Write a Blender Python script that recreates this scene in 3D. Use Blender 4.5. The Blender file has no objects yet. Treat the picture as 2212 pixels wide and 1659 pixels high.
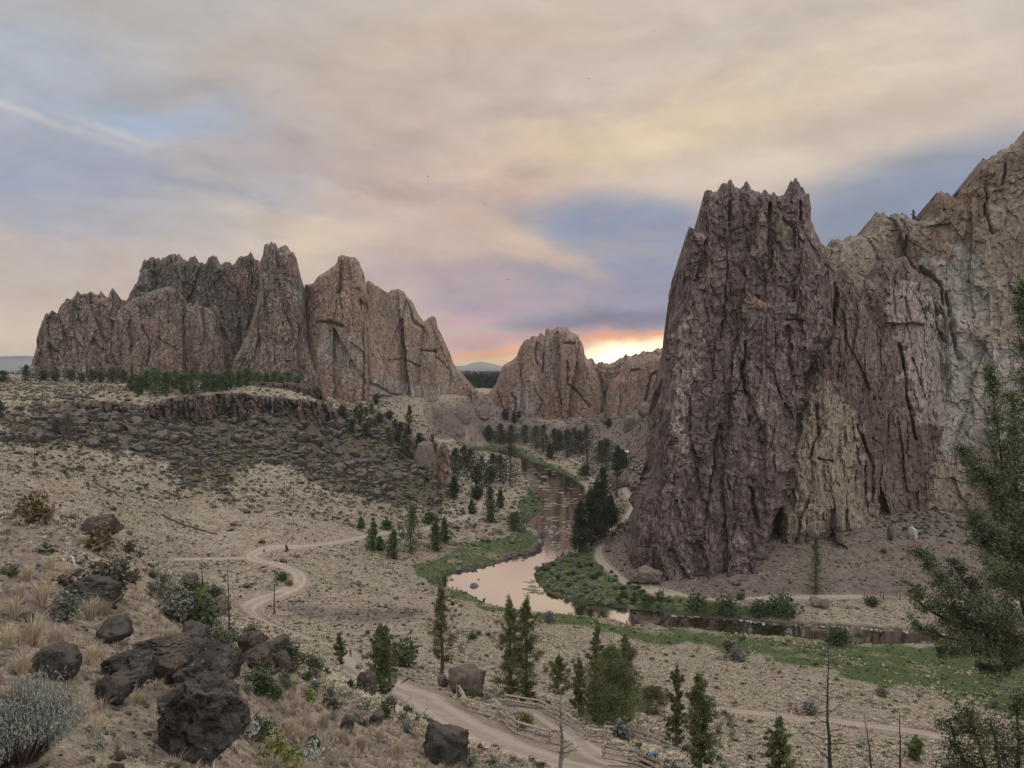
import bpy, math, random
import numpy as np
from mathutils import Vector

# ------------------------------------------------------------------ camera
H = 70.0                      # eye height above the river
F = 1685.0                    # focal length in units of a 2212 wide picture
PITCH = math.atan((829.5 - 800.0) / F)
scene = bpy.context.scene
cam = bpy.data.cameras.new("camera")
cam.sensor_width = 36.0
cam.lens = 36.0 * F / 2212.0
cam.clip_start = 0.1
cam.clip_end = 60000.0
camo = bpy.data.objects.new("camera", cam)
camo.location = (0, 0, H)
camo.rotation_euler = (math.pi / 2 - PITCH, 0, 0)
scene.collection.objects.link(camo)
scene.camera = camo
scene.view_settings.view_transform = 'Standard'
scene.view_settings.look = 'None'
scene.view_settings.exposure = 0.0
scene.view_settings.gamma = 1.0
scene.render.resolution_x, scene.render.resolution_y = 1024, 768
scene.cycles.max_bounces = 6
scene.cycles.diffuse_bounces = 3
scene.cycles.transparent_max_bounces = 8

CP, SP = math.cos(PITCH), math.sin(PITCH)


def ray(U, V):
    U = np.asarray(U, float); V = np.asarray(V, float)
    x = (U - 1106.0) / F
    v = -(V - 829.5) / F
    return x, CP + SP * v, -SP + CP * v


def at_depth(U, V, D):
    x, y, z = ray(U, V)
    s = D / y
    return np.array([x * s, y * s, H + z * s])


def project(x, y, z):
    dz = z - H
    f = CP * y - SP * dz
    v = SP * y + CP * dz
    f = np.where(np.abs(f) < 1e-6, 1e-6, f)
    return np.where(f > 0, 1106 + F * x / f, -9999), np.where(f > 0, 829.5 - F * v / f, 9999)


def S(r, g, b):
    def c(v):
        v /= 255.0
        return v / 12.92 if v <= 0.04045 else ((v + 0.055) / 1.055) ** 2.4
    return (c(r), c(g), c(b))


# ------------------------------------------------------------------ node helper
class NT:
    def __init__(self, tree):
        self.t = tree

    def n(self, typ, **kw):
        nd = self.t.nodes.new(typ)
        for k, v in kw.items():
            setattr(nd, k, v)
        return nd

    def put(self, sock, v):
        if v is None:
            return
        if isinstance(v, bpy.types.NodeSocket):
            self.t.links.new(v, sock)
        elif isinstance(v, (tuple, list)) and len(v) == 3 and sock.type == 'RGBA':
            sock.default_value = (*v, 1.0)
        else:
            sock.default_value = v

    def m(self, op, a, b=None, c=None, clamp=False):
        nd = self.n('ShaderNodeMath', operation=op)
        nd.use_clamp = clamp
        for i, v in enumerate((a, b, c)):
            self.put(nd.inputs[i], v)
        return nd.outputs[0]

    def vm(self, op, a, b=None):
        nd = self.n('ShaderNodeVectorMath', operation=op)
        self.put(nd.inputs[0], a)
        self.put(nd.inputs[1], b)
        return nd.outputs[0]

    def mix(self, f, a, b, mode='MIX'):
        nd = self.n('ShaderNodeMix', data_type='RGBA', blend_type=mode)
        self.put(nd.inputs[0], f)
        self.put(nd.inputs[6], a)
        self.put(nd.inputs[7], b)
        return nd.outputs[2]

    def noise(self, vec, scale, detail=3.0, rough=0.55, dist=0.0):
        nd = self.n('ShaderNodeTexNoise')
        self.put(nd.inputs['Vector'], vec)
        nd.inputs['Scale'].default_value = scale
        nd.inputs['Detail'].default_value = detail
        nd.inputs['Roughness'].default_value = rough
        nd.inputs['Distortion'].default_value = dist
        return nd.outputs['Fac']

    def ramp(self, f, lo, hi):
        nd = self.n('ShaderNodeMapRange', interpolation_type='SMOOTHSTEP')
        self.put(nd.inputs[0], f)
        nd.inputs[1].default_value = lo
        nd.inputs[2].default_value = hi
        return nd.outputs[0]

    def attr(self, name):
        nd = self.n('ShaderNodeAttribute', attribute_name=name)
        return nd.outputs['Fac']

    def mapping(self, vec, scale):
        nd = self.n('ShaderNodeMapping')
        self.put(nd.inputs[0], vec)
        nd.inputs['Scale'].default_value = scale
        return nd.outputs[0]


# ------------------------------------------------------------------ world: dusk sky with smoke
SUN_AZ = math.degrees(math.atan((1365 - 1106) / F))     # where the sun went down behind the cloud
SUN_EL = 1.5
world = bpy.data.worlds.new("World")
scene.world = world
world.use_nodes = True
W = NT(world.node_tree)
world.node_tree.nodes.clear()
tc = W.n('ShaderNodeTexCoord')
dirv = tc.outputs['Generated']
sep = W.n('ShaderNodeSeparateXYZ'); W.put(sep.inputs[0], dirv)
dx, dy, dz_ = sep.outputs
AZ = W.m('MULTIPLY', W.m('ARCTAN2', dx, dy), F)
EL = W.m('MULTIPLY', W.m('ARCSINE', dz_), F)
n1 = W.noise(W.mapping(dirv, (1, 1, 2.2)), 5.0, 7.0, 0.6)
n2 = W.noise(W.mapping(W.vm('ADD', dirv, (3.1, 1.7, 0.4)), (1, 1, 2.2)), 6.0, 7.0, 0.6)
AZw = W.m('ADD', AZ, W.m('MULTIPLY', W.m('SUBTRACT', n1, 0.5), 420.0))
ELw = W.m('ADD', EL, W.m('MULTIPLY', W.m('SUBTRACT', n2, 0.5), 230.0))


def sky_mask(U, V, su, sv, rot, power, k=1.0, warp=True):
    x, y, z = ray(U, V)
    a0 = math.atan2(x, y) * F
    e0 = math.asin(z / math.sqrt(x * x + y * y + z * z)) * F
    c, s = math.cos(math.radians(rot)), math.sin(math.radians(rot))
    if warp is True:
        A, E = AZw, ELw
    elif warp is False:
        A, E = AZ, EL
    else:
        A = W.m('ADD', AZ, W.m('MULTIPLY', W.m('SUBTRACT', n1, 0.5), 420.0 * warp))
        E = W.m('ADD', EL, W.m('MULTIPLY', W.m('SUBTRACT', n2, 0.5), 230.0 * warp))
    X = W.m('SUBTRACT', A, a0)
    Y = W.m('SUBTRACT', E, e0)
    p = W.m('DIVIDE', W.m('MULTIPLY_ADD', Y, s, W.m('MULTIPLY', X, c)), su)
    q = W.m('DIVIDE', W.m('MULTIPLY_ADD', Y, c, W.m('MULTIPLY', X, -s)), sv)
    d = W.m('ADD', W.m('MULTIPLY', p, p), W.m('MULTIPLY', q, q))
    if power != 1:
        d = W.m('POWER', d, power)
    return W.m('MULTIPLY', W.m('EXPONENT', W.m('MULTIPLY', d, -1.0)), k)


sky = W.n('ShaderNodeTexSky', sky_type='NISHITA')
sky.sun_disc = False
sky.sun_elevation = math.radians(SUN_EL)
sky.sun_rotation = math.radians(SUN_AZ)
sky.air_density = 1.2
sky.dust_density = 2.5
clear = W.n('ShaderNodeVectorMath', operation='SCALE')
W.put(clear.inputs[0], sky.outputs[0]); clear.inputs['Scale'].default_value = 0.05

# smoke and cloud colours by direction (U, V are where the photograph shows them)
col = W.mix(W.ramp(EL, 0.0, 1500.0), S(204, 188, 178), S(200, 190, 184))
streak = W.noise(W.mapping(dirv, (1.6, 1.6, 4.5)), 3.2, 6.0, 0.6, 0.8)
SKY = [
    # U, V, su, sv, rot, colour, strength, power, warp
    (1750, 120, 900, 330, 8, S(217, 203, 185), .85, 1, True),     # pale cream upper right
    (1250, 330, 420, 75, 14, S(232, 208, 172), .75, 1, True),     # yellow streak, middle
    (800, 260, 480, 150, 12, S(190, 174, 164), .8, 1, True),      # mauve grey smoke
    (420, 60, 420, 120, 8, S(182, 178, 176), .7, 1, True),
    (60, 90, 330, 130, 0, S(172, 174, 176), .8, 1, True),         # grey upper left
    (230, 250, 340, 95, -12, S(167, 184, 207), .95, 1, True),      # blue gap, left
    (60, 400, 330, 95, -6, S(154, 170, 197), .95, 1, True),
    (350, 470, 420, 45, -4, S(172, 169, 173), .7, 1, True),
    (90, 255, 190, 9, -13, S(220, 212, 202), .5, 1, .35),       # thin bright wisps
    (300, 305, 150, 10, -15, S(220, 210, 196), .5, 1, .35),
    (110, 560, 420, 55, 0, S(198, 182, 174), .7, 1, True),
    (80, 720, 330, 70, 0, S(214, 196, 174), .85, 1, True),
    (700, 480, 260, 50, -8, S(228, 210, 182), .75, 1, True),
    (640, 540, 160, 40, -5, S(236, 216, 184), .6, 1, True),
    (1090, 560, 330, 190, -14, S(186, 164, 162), .85, 1, True),   # pink band towards the gap
    (960, 420, 380, 45, -4, S(212, 184, 166), .65, 1, True),
    (1385, 572, 305, 148, -9, S(129, 147, 174), 1.0, 4.0, .16),   # big blue gap
    (500, 150, 420, 36, 10, S(170, 162, 160), .6, 1, True),       # darker smoke streaks
    (950, 100, 420, 50, 8, S(210, 190, 170), .55, 1, True),
    (1150, 250, 320, 30, 12, S(184, 166, 160), .55, 1, True),
    (1530, 60, 320, 36, 10, S(196, 184, 174), .55, 1, True),
    (1560, 290, 320, 34, 8, S(230, 212, 180), .5, 1, True),
    (1850, 250, 350, 40, 10, S(194, 180, 170), .55, 1, True),
    (330, 370, 300, 28, -8, S(148, 160, 184), .6, 1, True),
    (800, 400, 320, 26, -6, S(178, 162, 163), .55, 1, True),
    (620, 330, 280, 36, 8, S(180, 167, 165), .6, 1, True),
    (1240, 650, 300, 75, -3, S(136, 148, 174), .95, 1.6, .5),
    (1940, 520, 420, 158, 14, S(138, 151, 173), 1.0, 3.4, .18),   # blue gap right of the tower
    (1120, 470, 130, 22, -14, S(160, 164, 176), .6, 1, .5),
    (1130, 520, 125, 40, -22, S(212, 192, 172), .8, 1.2, .6),     # wisps across the blue
    (1190, 545, 95, 16, -25, S(206, 182, 172), .6, 1, .6),
    (1040, 600, 200, 30, -6, S(178, 160, 170), .7, 1, .7),
    (1100, 650, 200, 16, 4, S(178, 158, 178), .55, 1, .6),
    (1030, 695, 90, 18, 14, S(200, 164, 172), .75, 1, .6),
    (1340, 690, 200, 26, 4, S(104, 114, 138), .9, 1.5, .4),       # grey cloud base over the glow
    (1060, 738, 230, 16, 6, S(198, 158, 160), .8, 1.2, .35),      # rose band
    (1050, 764, 260, 11, 6, S(244, 172, 120), .95, 1.2, .3),
    (1050, 788, 330, 14, 4, S(255, 210, 132), 1.0, 1.2, .25),     # gold at the horizon
    (1390, 724, 150, 13, 5, S(222, 158, 128), .95, 2, .4),        # rose rim under the cloud
]
for (u, v, su, sv, rot, c, k, pw, wp) in SKY:
    col = W.mix(sky_mask(u, v, su, sv, rot, pw, k, wp), col, c)
fine = W.noise(W.mapping(dirv, (1, 1, 2.2)), 8.0, 7.0, 0.6, .8)
warm = W.noise(W.mapping(dirv, (1, 1, 3.5)), 4.2, 5.0, 0.6, .5)
col = W.mix(W.m('MULTIPLY', W.ramp(warm, .5, .70), .32), col, W.mix(.55, col, S(222, 190, 160)))
col = W.mix(W.m('MULTIPLY', W.ramp(warm, .49, .30), .32), col, W.mix(.6, col, S(150, 152, 160)))
tex = W.m('ADD', W.m('MULTIPLY_ADD', W.m('SUBTRACT', streak, 0.5), 0.40, 1.05), W.m('MULTIPLY', W.m('SUBTRACT', fine, 0.5), 0.44))
cs = W.n('ShaderNodeVectorMath', operation='SCALE')
W.put(cs.inputs[0], col); W.put(cs.inputs['Scale'], tex)
col = cs.outputs[0]
glow = sky_mask(1372, 772, 138, 36, 5, 2.2, 1.0, .3)
col = W.mix(glow, col, (2.4, 1.95, 1.1))
col = W.mix(sky_mask(1372, 782, 110, 24, 2, 1.5, 0.9, .2), col, (3.2, 2.9, 2.1))
# unseen sky overhead and behind the viewpoint, paled and boosted to light the land
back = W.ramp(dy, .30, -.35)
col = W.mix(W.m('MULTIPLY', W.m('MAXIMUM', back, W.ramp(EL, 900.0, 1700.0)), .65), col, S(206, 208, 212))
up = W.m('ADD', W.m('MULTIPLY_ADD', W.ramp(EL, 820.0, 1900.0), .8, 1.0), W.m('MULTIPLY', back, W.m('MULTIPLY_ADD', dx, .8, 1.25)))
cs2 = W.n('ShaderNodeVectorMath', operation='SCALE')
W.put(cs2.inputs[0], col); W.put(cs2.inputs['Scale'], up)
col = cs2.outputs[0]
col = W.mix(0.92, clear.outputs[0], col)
# below the horizon: dull earth colour, never seen past the ground sheet
col = W.mix(W.ramp(EL, -60.0, -5.0), (0.16, 0.13, 0.11), col)
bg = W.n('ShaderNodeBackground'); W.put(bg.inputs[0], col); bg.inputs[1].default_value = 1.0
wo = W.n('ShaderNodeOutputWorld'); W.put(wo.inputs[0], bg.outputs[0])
scene.world.cycles.sampling_method = 'MANUAL'
scene.world.cycles.sample_map_resolution = 1024

# ------------------------------------------------------------------ sun: low, behind smoke, very soft
sl = bpy.data.lights.new("sun", 'SUN')
sl.energy = 1.2
sl.angle = math.radians(7)
sl.color = (1.0, 0.82, 0.62)
so = bpy.data.objects.new("sun", sl)
az = math.radians(SUN_AZ); el = math.radians(SUN_EL)
sd = Vector((math.sin(az) * math.cos(el), math.cos(az) * math.cos(el), math.sin(el)))
so.rotation_euler = (-sd).to_track_quat('-Z', 'Y').to_euler()
so.location = (60, 300, 300)
scene.collection.objects.link(so)

# ------------------------------------------------------------------ numpy noise
_rng = np.random.RandomState(7)
_perm = _rng.permutation(256)
_perm = np.concatenate([_perm, _perm, _perm]).astype(np.int32)
_g3 = _rng.normal(size=(256, 3)); _g3 /= np.linalg.norm(_g3, axis=1)[:, None]


def perlin(x, y, z=0.0):
    x, y, z = np.broadcast_arrays(np.asarray(x, float), y, z)
    xi, yi, zi = np.floor(x), np.floor(y), np.floor(z)
    xf, yf, zf = x - xi, y - yi, z - zi
    xi = xi.astype(np.int64) & 255; yi = yi.astype(np.int64) & 255; zi = zi.astype(np.int64) & 255
    u = xf * xf * xf * (xf * (xf * 6 - 15) + 10)
    v = yf * yf * yf * (yf * (yf * 6 - 15) + 10)
    w = zf * zf * zf * (zf * (zf * 6 - 15) + 10)
    out = 0.0
    for i in (0, 1):
        a = _perm[(xi + i) & 255]
        wx = u if i else 1 - u
        for j in (0, 1):
            b = _perm[a + ((yi + j) & 255)]
            wy = v if j else 1 - v
            for k in (0, 1):
                g = _g3[_perm[b + ((zi + k) & 255)]]
                wz = w if k else 1 - w
                out = out + wx * wy * wz * (g[..., 0] * (xf - i) + g[..., 1] * (yf - j) + g[..., 2] * (zf - k))
    return out * 1.5


def fbm(x, y, z=0.0, octv=4, gain=0.5):
    a, t, f = 1.0, 0.0, 1.0
    for o in range(octv):
        t = t + a * perlin(x * f + 17.3 * o, y * f + 5.1 * o, np.asarray(z) * f + 9.7 * o)
        a *= gain; f *= 2.03
    return t


def ridged(x, y, z=0.0, octv=3):
    a, t, f = 1.0, 0.0, 1.0
    for o in range(octv):
        t = t + a * (1 - 2.2 * np.abs(perlin(x * f + 31.3 * o, y * f + 7.1 * o, np.asarray(z) * f + 3.7 * o)))
        a *= 0.5; f *= 2.1
    return t


def sstep(x, a, b):
    t = np.clip((x - a) / (b - a), 0, 1)
    return t * t * (3 - 2 * t)


def facet(x, z, s, stretch, seed):
    """angular broken rock: every cell is its own tilted plane; also returns closeness to a joint"""
    gx, gy = x / s, z * stretch / s
    cx, cy = np.floor(gx), np.floor(gy)
    b1 = np.full(x.shape, 9e9); b2 = np.full(x.shape, 9e9)
    val = np.zeros(x.shape)
    sd_ = int(seed * 13) & 255
    for i in (-1, 0, 1):
        for j in (-1, 0, 1):
            ix = (cx + i).astype(np.int64); iy = (cy + j).astype(np.int64)
            h = _perm[(_perm[(ix + sd_) & 255] + iy) & 255]
            r = _g3[h]
            dx = gx - (cx + i + .5 + .48 * np.clip(r[..., 0] * 1.6, -1, 1)); dy = gy - (cy + j + .5 + .48 * np.clip(r[..., 1] * 1.6, -1, 1))
            d = dx * dx + dy * dy
            g2 = _g3[_perm[h + 57]]
            v = r[..., 2] * .9 + g2[..., 0] * dx * 1.5 + g2[..., 1] * dy * 1.0
            m = d < b1
            b2 = np.where(m, b1, np.minimum(b2, d))
            val = np.where(m, v, val)
            b1 = np.where(m, d, b1)
    return val, np.exp(-(np.sqrt(b2) - np.sqrt(b1)) * 9)


def seg_dist(px, py, pts, closed=False):
    """distance of points to a polyline"""
    pts = np.asarray(pts, float)
    if closed:
        pts = np.vstack([pts, pts[:1]])
    best = np.full(np.shape(px), 1e18)
    for (ax, ay), (bx, by) in zip(pts[:-1], pts[1:]):
        ex, ey = bx - ax, by - ay
        L = ex * ex + ey * ey + 1e-12
        t = np.clip(((px - ax) * ex + (py - ay) * ey) / L, 0, 1)
        d = (px - ax - t * ex) ** 2 + (py - ay - t * ey) ** 2
        best = np.minimum(best, d)
    return np.sqrt(best)


def inside(px, py, poly):
    poly = np.asarray(poly, float)
    res = np.zeros(np.shape(px), bool)
    n = len(poly)
    j = n - 1
    for i in range(n):
        xi, yi = poly[i]; xj, yj = poly[j]
        c = ((yi > py) != (yj > py))
        with np.errstate(divide='ignore', invalid='ignore'):
            xx = (xj - xi) * (py - yi) / (yj - yi + 1e-12) + xi
        res ^= c & (px < xx)
        j = i
    return res


# picture regions the coordinates below were read in -> units of the 2212 x 1659 picture
def R1(x, y): return (x / 3.0, 438.9 + y / 3.0)
def R2(x, y): return (548.6 + x / 3.0, 438.9 + y / 3.0)
def R3(x, y): return (1371.5 + .3803 * x, 274.3 + .3803 * y)
def R4(x, y): return (x / 3.0, 987.5 + y / 3.0)
def R5(x, y): return (713.2 + x / 3.0, 932.6 + y / 3.0)
def R6(x, y): return (1371.5 + .3803 * x, 822.9 + .3803 * y)
def R7(x, y): return (x / 3.0, 1261.8 + y / 3.0)
def R8(x, y): return (658.3 + x / 3.0, 1261.8 + y / 3.0)
def RB(x, y): return (1371.5 + .38 * x, 1261.8 + .38 * y)
def RG(x, y): return (932.6 + .248 * x, 658.3 + .248 * y)
def C1(x, y): return (274.3 + .1984 * x, 1124.6 + .1984 * y)
def C2(x, y): return (850.3 + .2232 * x, 1398.9 + .2232 * y)
def C3(x, y): return (1261.8 + .2232 * x, 1398.9 + .2232 * y)
def C4(x, y): return (713.2 + .1984 * x, 932.6 + .1984 * y)
def C5(x, y): return (1042.3 + .2149 * x, 877.8 + .2149 * y)
def C6(x, y): return (.1984 * x, 768 + .1984 * y)
def C7(x, y): return (384 + .1984 * x, 768 + .1984 * y)
def C8(x, y): return (1810.4 + .2724 * x, 1206.9 + .2724 * y)
def many(R, *pts): return [R(*p) for p in pts]


# ------------------------------------------------------------------ river outline on the plane z = 0
def on_plane(U, V, z=0.0):
    x, y, dz = ray(U, V)
    s = (z - H) / dz
    return (float(x * s), float(y * s))


near_bank = many(RB, (2500, 345), (2212, 338), (1600, 340), (1250, 345), (1050, 325), (900, 305), (700, 295), (480, 280), (330, 250), (150, 252), (0, 255)) + \
    many(R5, (1950, 1260), (1850, 1220), (1700, 1200), (1500, 1185), (1300, 1165), (1200, 1150), (1060, 1130), (1000, 1110), (950, 1080), (850, 1030), (760, 1020), (720, 990)) + \
    many(R5, (690, 960), (800, 915), (950, 890), (1100, 850), (1230, 790), (1340, 765), (1390, 735), (1370, 690), (1360, 650), (1300, 620), (1270, 600), (1300, 570), (1380, 500), (1385, 440), (1340, 400), (1300, 330), (1250, 280), (1240, 180), (1100, 142), (950, 132), (700, 128))
far_bank = many(R5, (700, 112), (960, 112), (1100, 117), (1230, 150), (1300, 190), (1400, 222), (1500, 270), (1580, 310), (1640, 360), (1650, 420), (1600, 570), (1575, 700), (1580, 770), (1510, 790), (1440, 840), (1350, 880), (1325, 920), (1330, 970), (1400, 1040), (1500, 1075), (1600, 1100), (1800, 1130), (2000, 1150), (2212, 1165)) + \
    many(RB, (150, 170), (350, 180), (500, 200), (600, 202), (800, 230), (1000, 235), (1200, 245), (1400, 260), (1600, 270), (2100, 290), (2500, 300))
RIVER = np.array([on_plane(*p) for p in near_bank + far_bank])

# ------------------------------------------------------------------ terrain: heights at points read off the photograph
CTRL = []
def cz(U, V, z):
    x, y = on_plane(U, V, z)
    CTRL.append((x, y, z))
def cd(U, V, D):
    p = at_depth(U, V, D)
    CTRL.append(tuple(float(q) for q in p))

for p in [(60, 1659, 8), (150, 1560, 11), (300, 1659, 13), (300, 1450, 22), (320, 1400, 26), (250, 1250, 35), (0, 1300, 25), (0, 1180, 45), (60, 1130, 58), (150, 1135, 60),
          (230, 1150, 56), (400, 1640, 15), (400, 1500, 19), (440, 1400, 27), (490, 1470, 24), (480, 1600, 18), (330, 1290, 40), (400, 1340, 40), (440, 1370, 36),
          (560, 1640, 25), (560, 1540, 32), (600, 1450, 46), (640, 1500, 42), (700, 1600, 36), (800, 1640, 36), (800, 1530, 60), (700, 1470, 66), (950, 1630, 50), (1050, 1659, 56), (620, 1410, 78), (480, 1400, 62), (560, 1400, 75),
          (430, 1340, 62), (400, 1300, 80), (480, 1340, 110), (500, 1330, 150), (450, 1270, 190), (500, 1370, 100),
          (1250, 1655, 70), (1100, 1620, 78), (950, 1560, 90), (860, 1490, 112), (760, 1420, 146), (690, 1385, 170), (600, 1345, 190), (530, 1310, 200), (545, 1290, 208),
          (640, 1250, 220), (600, 1215, 235), (540, 1203, 244), (320, 1208, 232), (1400, 1625, 82), (1200, 1570, 92), (1050, 1510, 108), (980, 1480, 113), (1480, 1640, 88), (1600, 1655, 98), (1300, 1550, 106), (1400, 1560, 110), (1500, 1590, 112),
          (60, 1100, 195), (0, 1060, 222), (0, 980, 275), (200, 980, 310), (200, 918, 338), (0, 900, 330), (300, 1150, 248), (100, 1080, 235), (200, 1090, 240), (500, 1180, 252),
          (400, 1050, 300), (400, 960, 358), (400, 918, 384), (550, 926, 398), (650, 926, 412), (300, 922, 362),
          (120, 868, 372), (0, 862, 390), (260, 866, 392), (400, 848, 418), (550, 848, 432), (680, 864, 440), (0, 836, 470), (250, 838, 500), (500, 834, 520), (100, 822, 600), (300, 822, 640), (580, 826, 560), (660, 832, 540),
          (50, 812, 800), (0, 812, 900),
          (700, 1080, 330), (620, 1130, 280), (800, 1000, 420), (700, 965, 415), (750, 905, 452), (720, 890, 470), (850, 935, 490), (900, 1050, 372), (830, 1110, 318),
          (700, 876, 590), (800, 872, 655), (900, 862, 690), (1000, 852, 735), (960, 868, 702), (920, 870, 690), (1010, 866, 715), (1050, 858, 760), (950, 900, 680), (870, 895, 600), (1000, 930, 690), (900, 940, 600), (1080, 925, 715),
          (1150, 912, 730), (1250, 905, 726), (1310, 902, 715), (1400, 872, 660), (1330, 880, 735), (1350, 950, 620), (1410, 940, 560), (1200, 880, 790),
          (1300, 965, 625), (1350, 1020, 480), (1400, 1000, 455), (1395, 1070, 365),
          (2000, 1150, 268), (1800, 1200, 251), (1650, 1255, 240), (1800, 1115, 284), (2050, 1090, 300), (2212, 1100, 300), (2212, 1240, 243), (1500, 1275, 238), (1900, 1250, 241), (1650, 1200, 254),
          (1420, 1230, 254), (1400, 1150, 290), (1380, 1180, 275)]:
    cd(*p)
for p in [(700, 1230, 8), (800, 1280, 5.5), (900, 1330, 5), (1000, 1400, 7), (1200, 1380, 4), (1200, 1450, 8), (1500, 1450, 5), (1500, 1530, 11), (1700, 1450, 3), (1700, 1540, 11), (1720, 1500, 7.5),
          (2000, 1590, 12), (2212, 1450, 3), (2212, 1560, 8), (2100, 1690, 17), (1800, 1690, 18), (1950, 1450, 2.5), (1100, 1380, 4), (850, 1400, 8), (1000, 1340, 2.5), (1400, 1400, 2), (1600, 1400, 1.5), (1900, 1420, 1.5),
          (950, 1100, 6), (1000, 1160, 3), (880, 1200, 4.5), (780, 1212, 7.5), (1100, 1100, 2), (1000, 1030, 5), (950, 985, 5), (900, 985, 9), (1060, 962, 1.8), (1150, 950, 8), (1180, 965, 4), (1250, 990, 3),
          (1340, 1080, 6), (1300, 1120, 3.0), (1340, 1150, 6), (1400, 1255, 4), (1290, 1195, 4), (1320, 1240, 3.5), (1430, 1278, 3), (1600, 1295, 3), (1800, 1290, 3.4), (1950, 1287, 4), (2212, 1290, 4),
          (1700, 1315, 1.8), (1500, 1300, 2), (1300, 1275, 1.6), (1220, 1235, 1.5), (2000, 1330, 1.5), (900, 1250, 3), (950, 1225, 2), (1050, 1195, 2), (1100, 1170, 2), (1060, 1130, 3), (1120, 1060, 2), (1090, 1000, 2)]:
    cz(*p)
CTRL += [(0, 0, 68.2), (0, 3, 67.9), (4, 4, 66.5), (6, 12, 60.5), (8, 24, 55), (14, 40, 47), (22, 20, 56.5), (12, 12, 61), (40, 60, 27), (20, 62, 35), (34, 38, 40), (16, 25, 56.3), (30, 10, 60),
         (-6, 0, 68.4), (0, -8, 69.5), (8, -8, 68), (-20, 10, 66), (-40, 20, 64), (-60, 40, 61), (60, 20, 45), (120, 60, 22), (150, 120, 8), (-120, 90, 55), (-200, 150, 52), (0, -60, 76), (60, -60, 74), (-80, -60, 76), (200, -60, 60), (-260, 60, 62),
         (0, -400, 90), (-500, -200, 90), (500, -200, 80), (0, -5000, 60), (-5000, 0, 45), (5000, 0, 45), (-400, 200, 60), (260, 130, 30), (420, 260, 60), (460, 420, 80), (320, 420, 75), (160, 420, 60), (110, 560, 60), (240, 700, 75)]
for a in range(-70, 71, 10):
    for r, z in ((1150, 42), (2500, 41), (8000, 41), (30000, 38)):
        CTRL.append((r * math.sin(math.radians(a)), r * math.cos(math.radians(a)), z))
# gentle floor under the river
CT = np.array(CTRL)


def lp(x, y):
    r = np.sqrt(np.asarray(x, float) ** 2 + np.asarray(y, float) ** 2) + 1.0
    return np.arctan2(x, y), np.log(r)


def _phi(d2):
    return (d2 + 1e-4) ** 0.75


_ca, _cl = lp(CT[:, 0], CT[:, 1])
_n = len(CT)
_K = _phi((_ca[:, None] - _ca[None]) ** 2 + (_cl[:, None] - _cl[None]) ** 2) + np.eye(_n) * -2e-4
_P = np.stack([np.ones(_n), _ca, _cl], 1)
_A = np.block([[_K, _P], [_P.T, np.zeros((3, 3))]])
_w = np.linalg.solve(_A, np.concatenate([CT[:, 2], np.zeros(3)]))


def tps(x, y):
    x = np.asarray(x, float); y = np.asarray(y, float)
    sh = x.shape
    a, l = lp(x.ravel(), y.ravel())
    out = np.empty(a.shape)
    for i in range(0, len(a), 40000):
        aa, ll = a[i:i + 40000], l[i:i + 40000]
        out[i:i + 40000] = _phi((aa[:, None] - _ca[None]) ** 2 + (ll[:, None] - _cl[None]) ** 2) @ _w[:_n] + _w[_n] + _w[_n + 1] * aa + _w[_n + 2] * ll
    return out.reshape(sh)


def river_sd(x, y):
    d = np.full(np.shape(x), 200.0)
    near = (np.asarray(y) > 150) & (np.asarray(y) < 900) & (np.abs(x) < 420)
    if np.any(near):
        xx, yy = np.asarray(x)[near], np.asarray(y)[near]
        dd = seg_dist(xx, yy, RIVER, True)
        ins = inside(xx, yy, RIVER)
        d[near] = np.minimum(np.where(ins, -dd, dd), 200.0)
    return d


def base_z(x, y):
    x = np.asarray(x, float); y = np.asarray(y, float)
    z = tps(x, y)
    sd = river_sd(x, y)
    bank = np.maximum(z, 0.25 + 0.25 * np.clip(sd, 0, 4))
    k = sstep(sd, 0.0, 14.0)
    z = np.where(sd < 60, bank * k + (0.2 + np.minimum(0.3 * sd, np.maximum(bank, .4))) * (1 - k), z)
    z = np.where(sd < 0, np.maximum(-1.6, -0.1 + sd * 0.35), z)
    return z, sd


_RS = np.concatenate([np.exp(np.linspace(math.log(4.0), math.log(300), 420)), np.exp(np.linspace(math.log(302), math.log(1400), 260))])


def hit(U, V, fn=None):
    """where the picture ray meets the ground"""
    fn = fn or (lambda a, b: base_z(a, b)[0])
    x, y, z = ray(U, V)
    n = math.hypot(float(x), float(y))
    X, Y, Z = x / n * _RS, y / n * _RS, H + z / n * _RS
    g = fn(X, Y)
    idx = np.where(Z < g)[0]
    if len(idx) == 0:
        i = len(_RS) - 1
        return np.array([X[i], Y[i], g[i]])
    i = max(idx[0], 1)
    a, b = Z[i - 1] - g[i - 1], Z[i] - g[i]
    t = a / (a - b + 1e-9)
    return np.array([X[i - 1] + t * (X[i] - X[i - 1]), Y[i - 1] + t * (Y[i] - Y[i - 1]), g[i - 1] + t * (g[i] - g[i - 1])])


# ------------------------------------------------------------------ paths
def spline(pts, step):
    pts = np.asarray(pts, float)
    P = np.vstack([2 * pts[0] - pts[1], pts, 2 * pts[-1] - pts[-2]])
    out = []
    for i in range(1, len(P) - 2):
        p0, p1, p2, p3 = P[i - 1:i + 3]
        n = max(2, int(np.linalg.norm(p2 - p1) / step))
        t = np.linspace(0, 1, n, endpoint=False)[:, None]
        out.append(0.5 * (2 * p1 + (p2 - p0) * t + (2 * p0 - 5 * p1 + 4 * p2 - p3) * t ** 2 + (3 * p1 - p0 - 3 * p2 + p3) * t ** 3))
    return np.vstack(out + [pts[-1:]])


PATHS = {}
def path(name, pts, width, label=None):
    g = np.array([hit(u, v)[:2] for u, v in pts])
    PATHS[name if name not in PATHS else name + '.00%d' % len(PATHS)] = (spline(g, 0.8), width)


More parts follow.
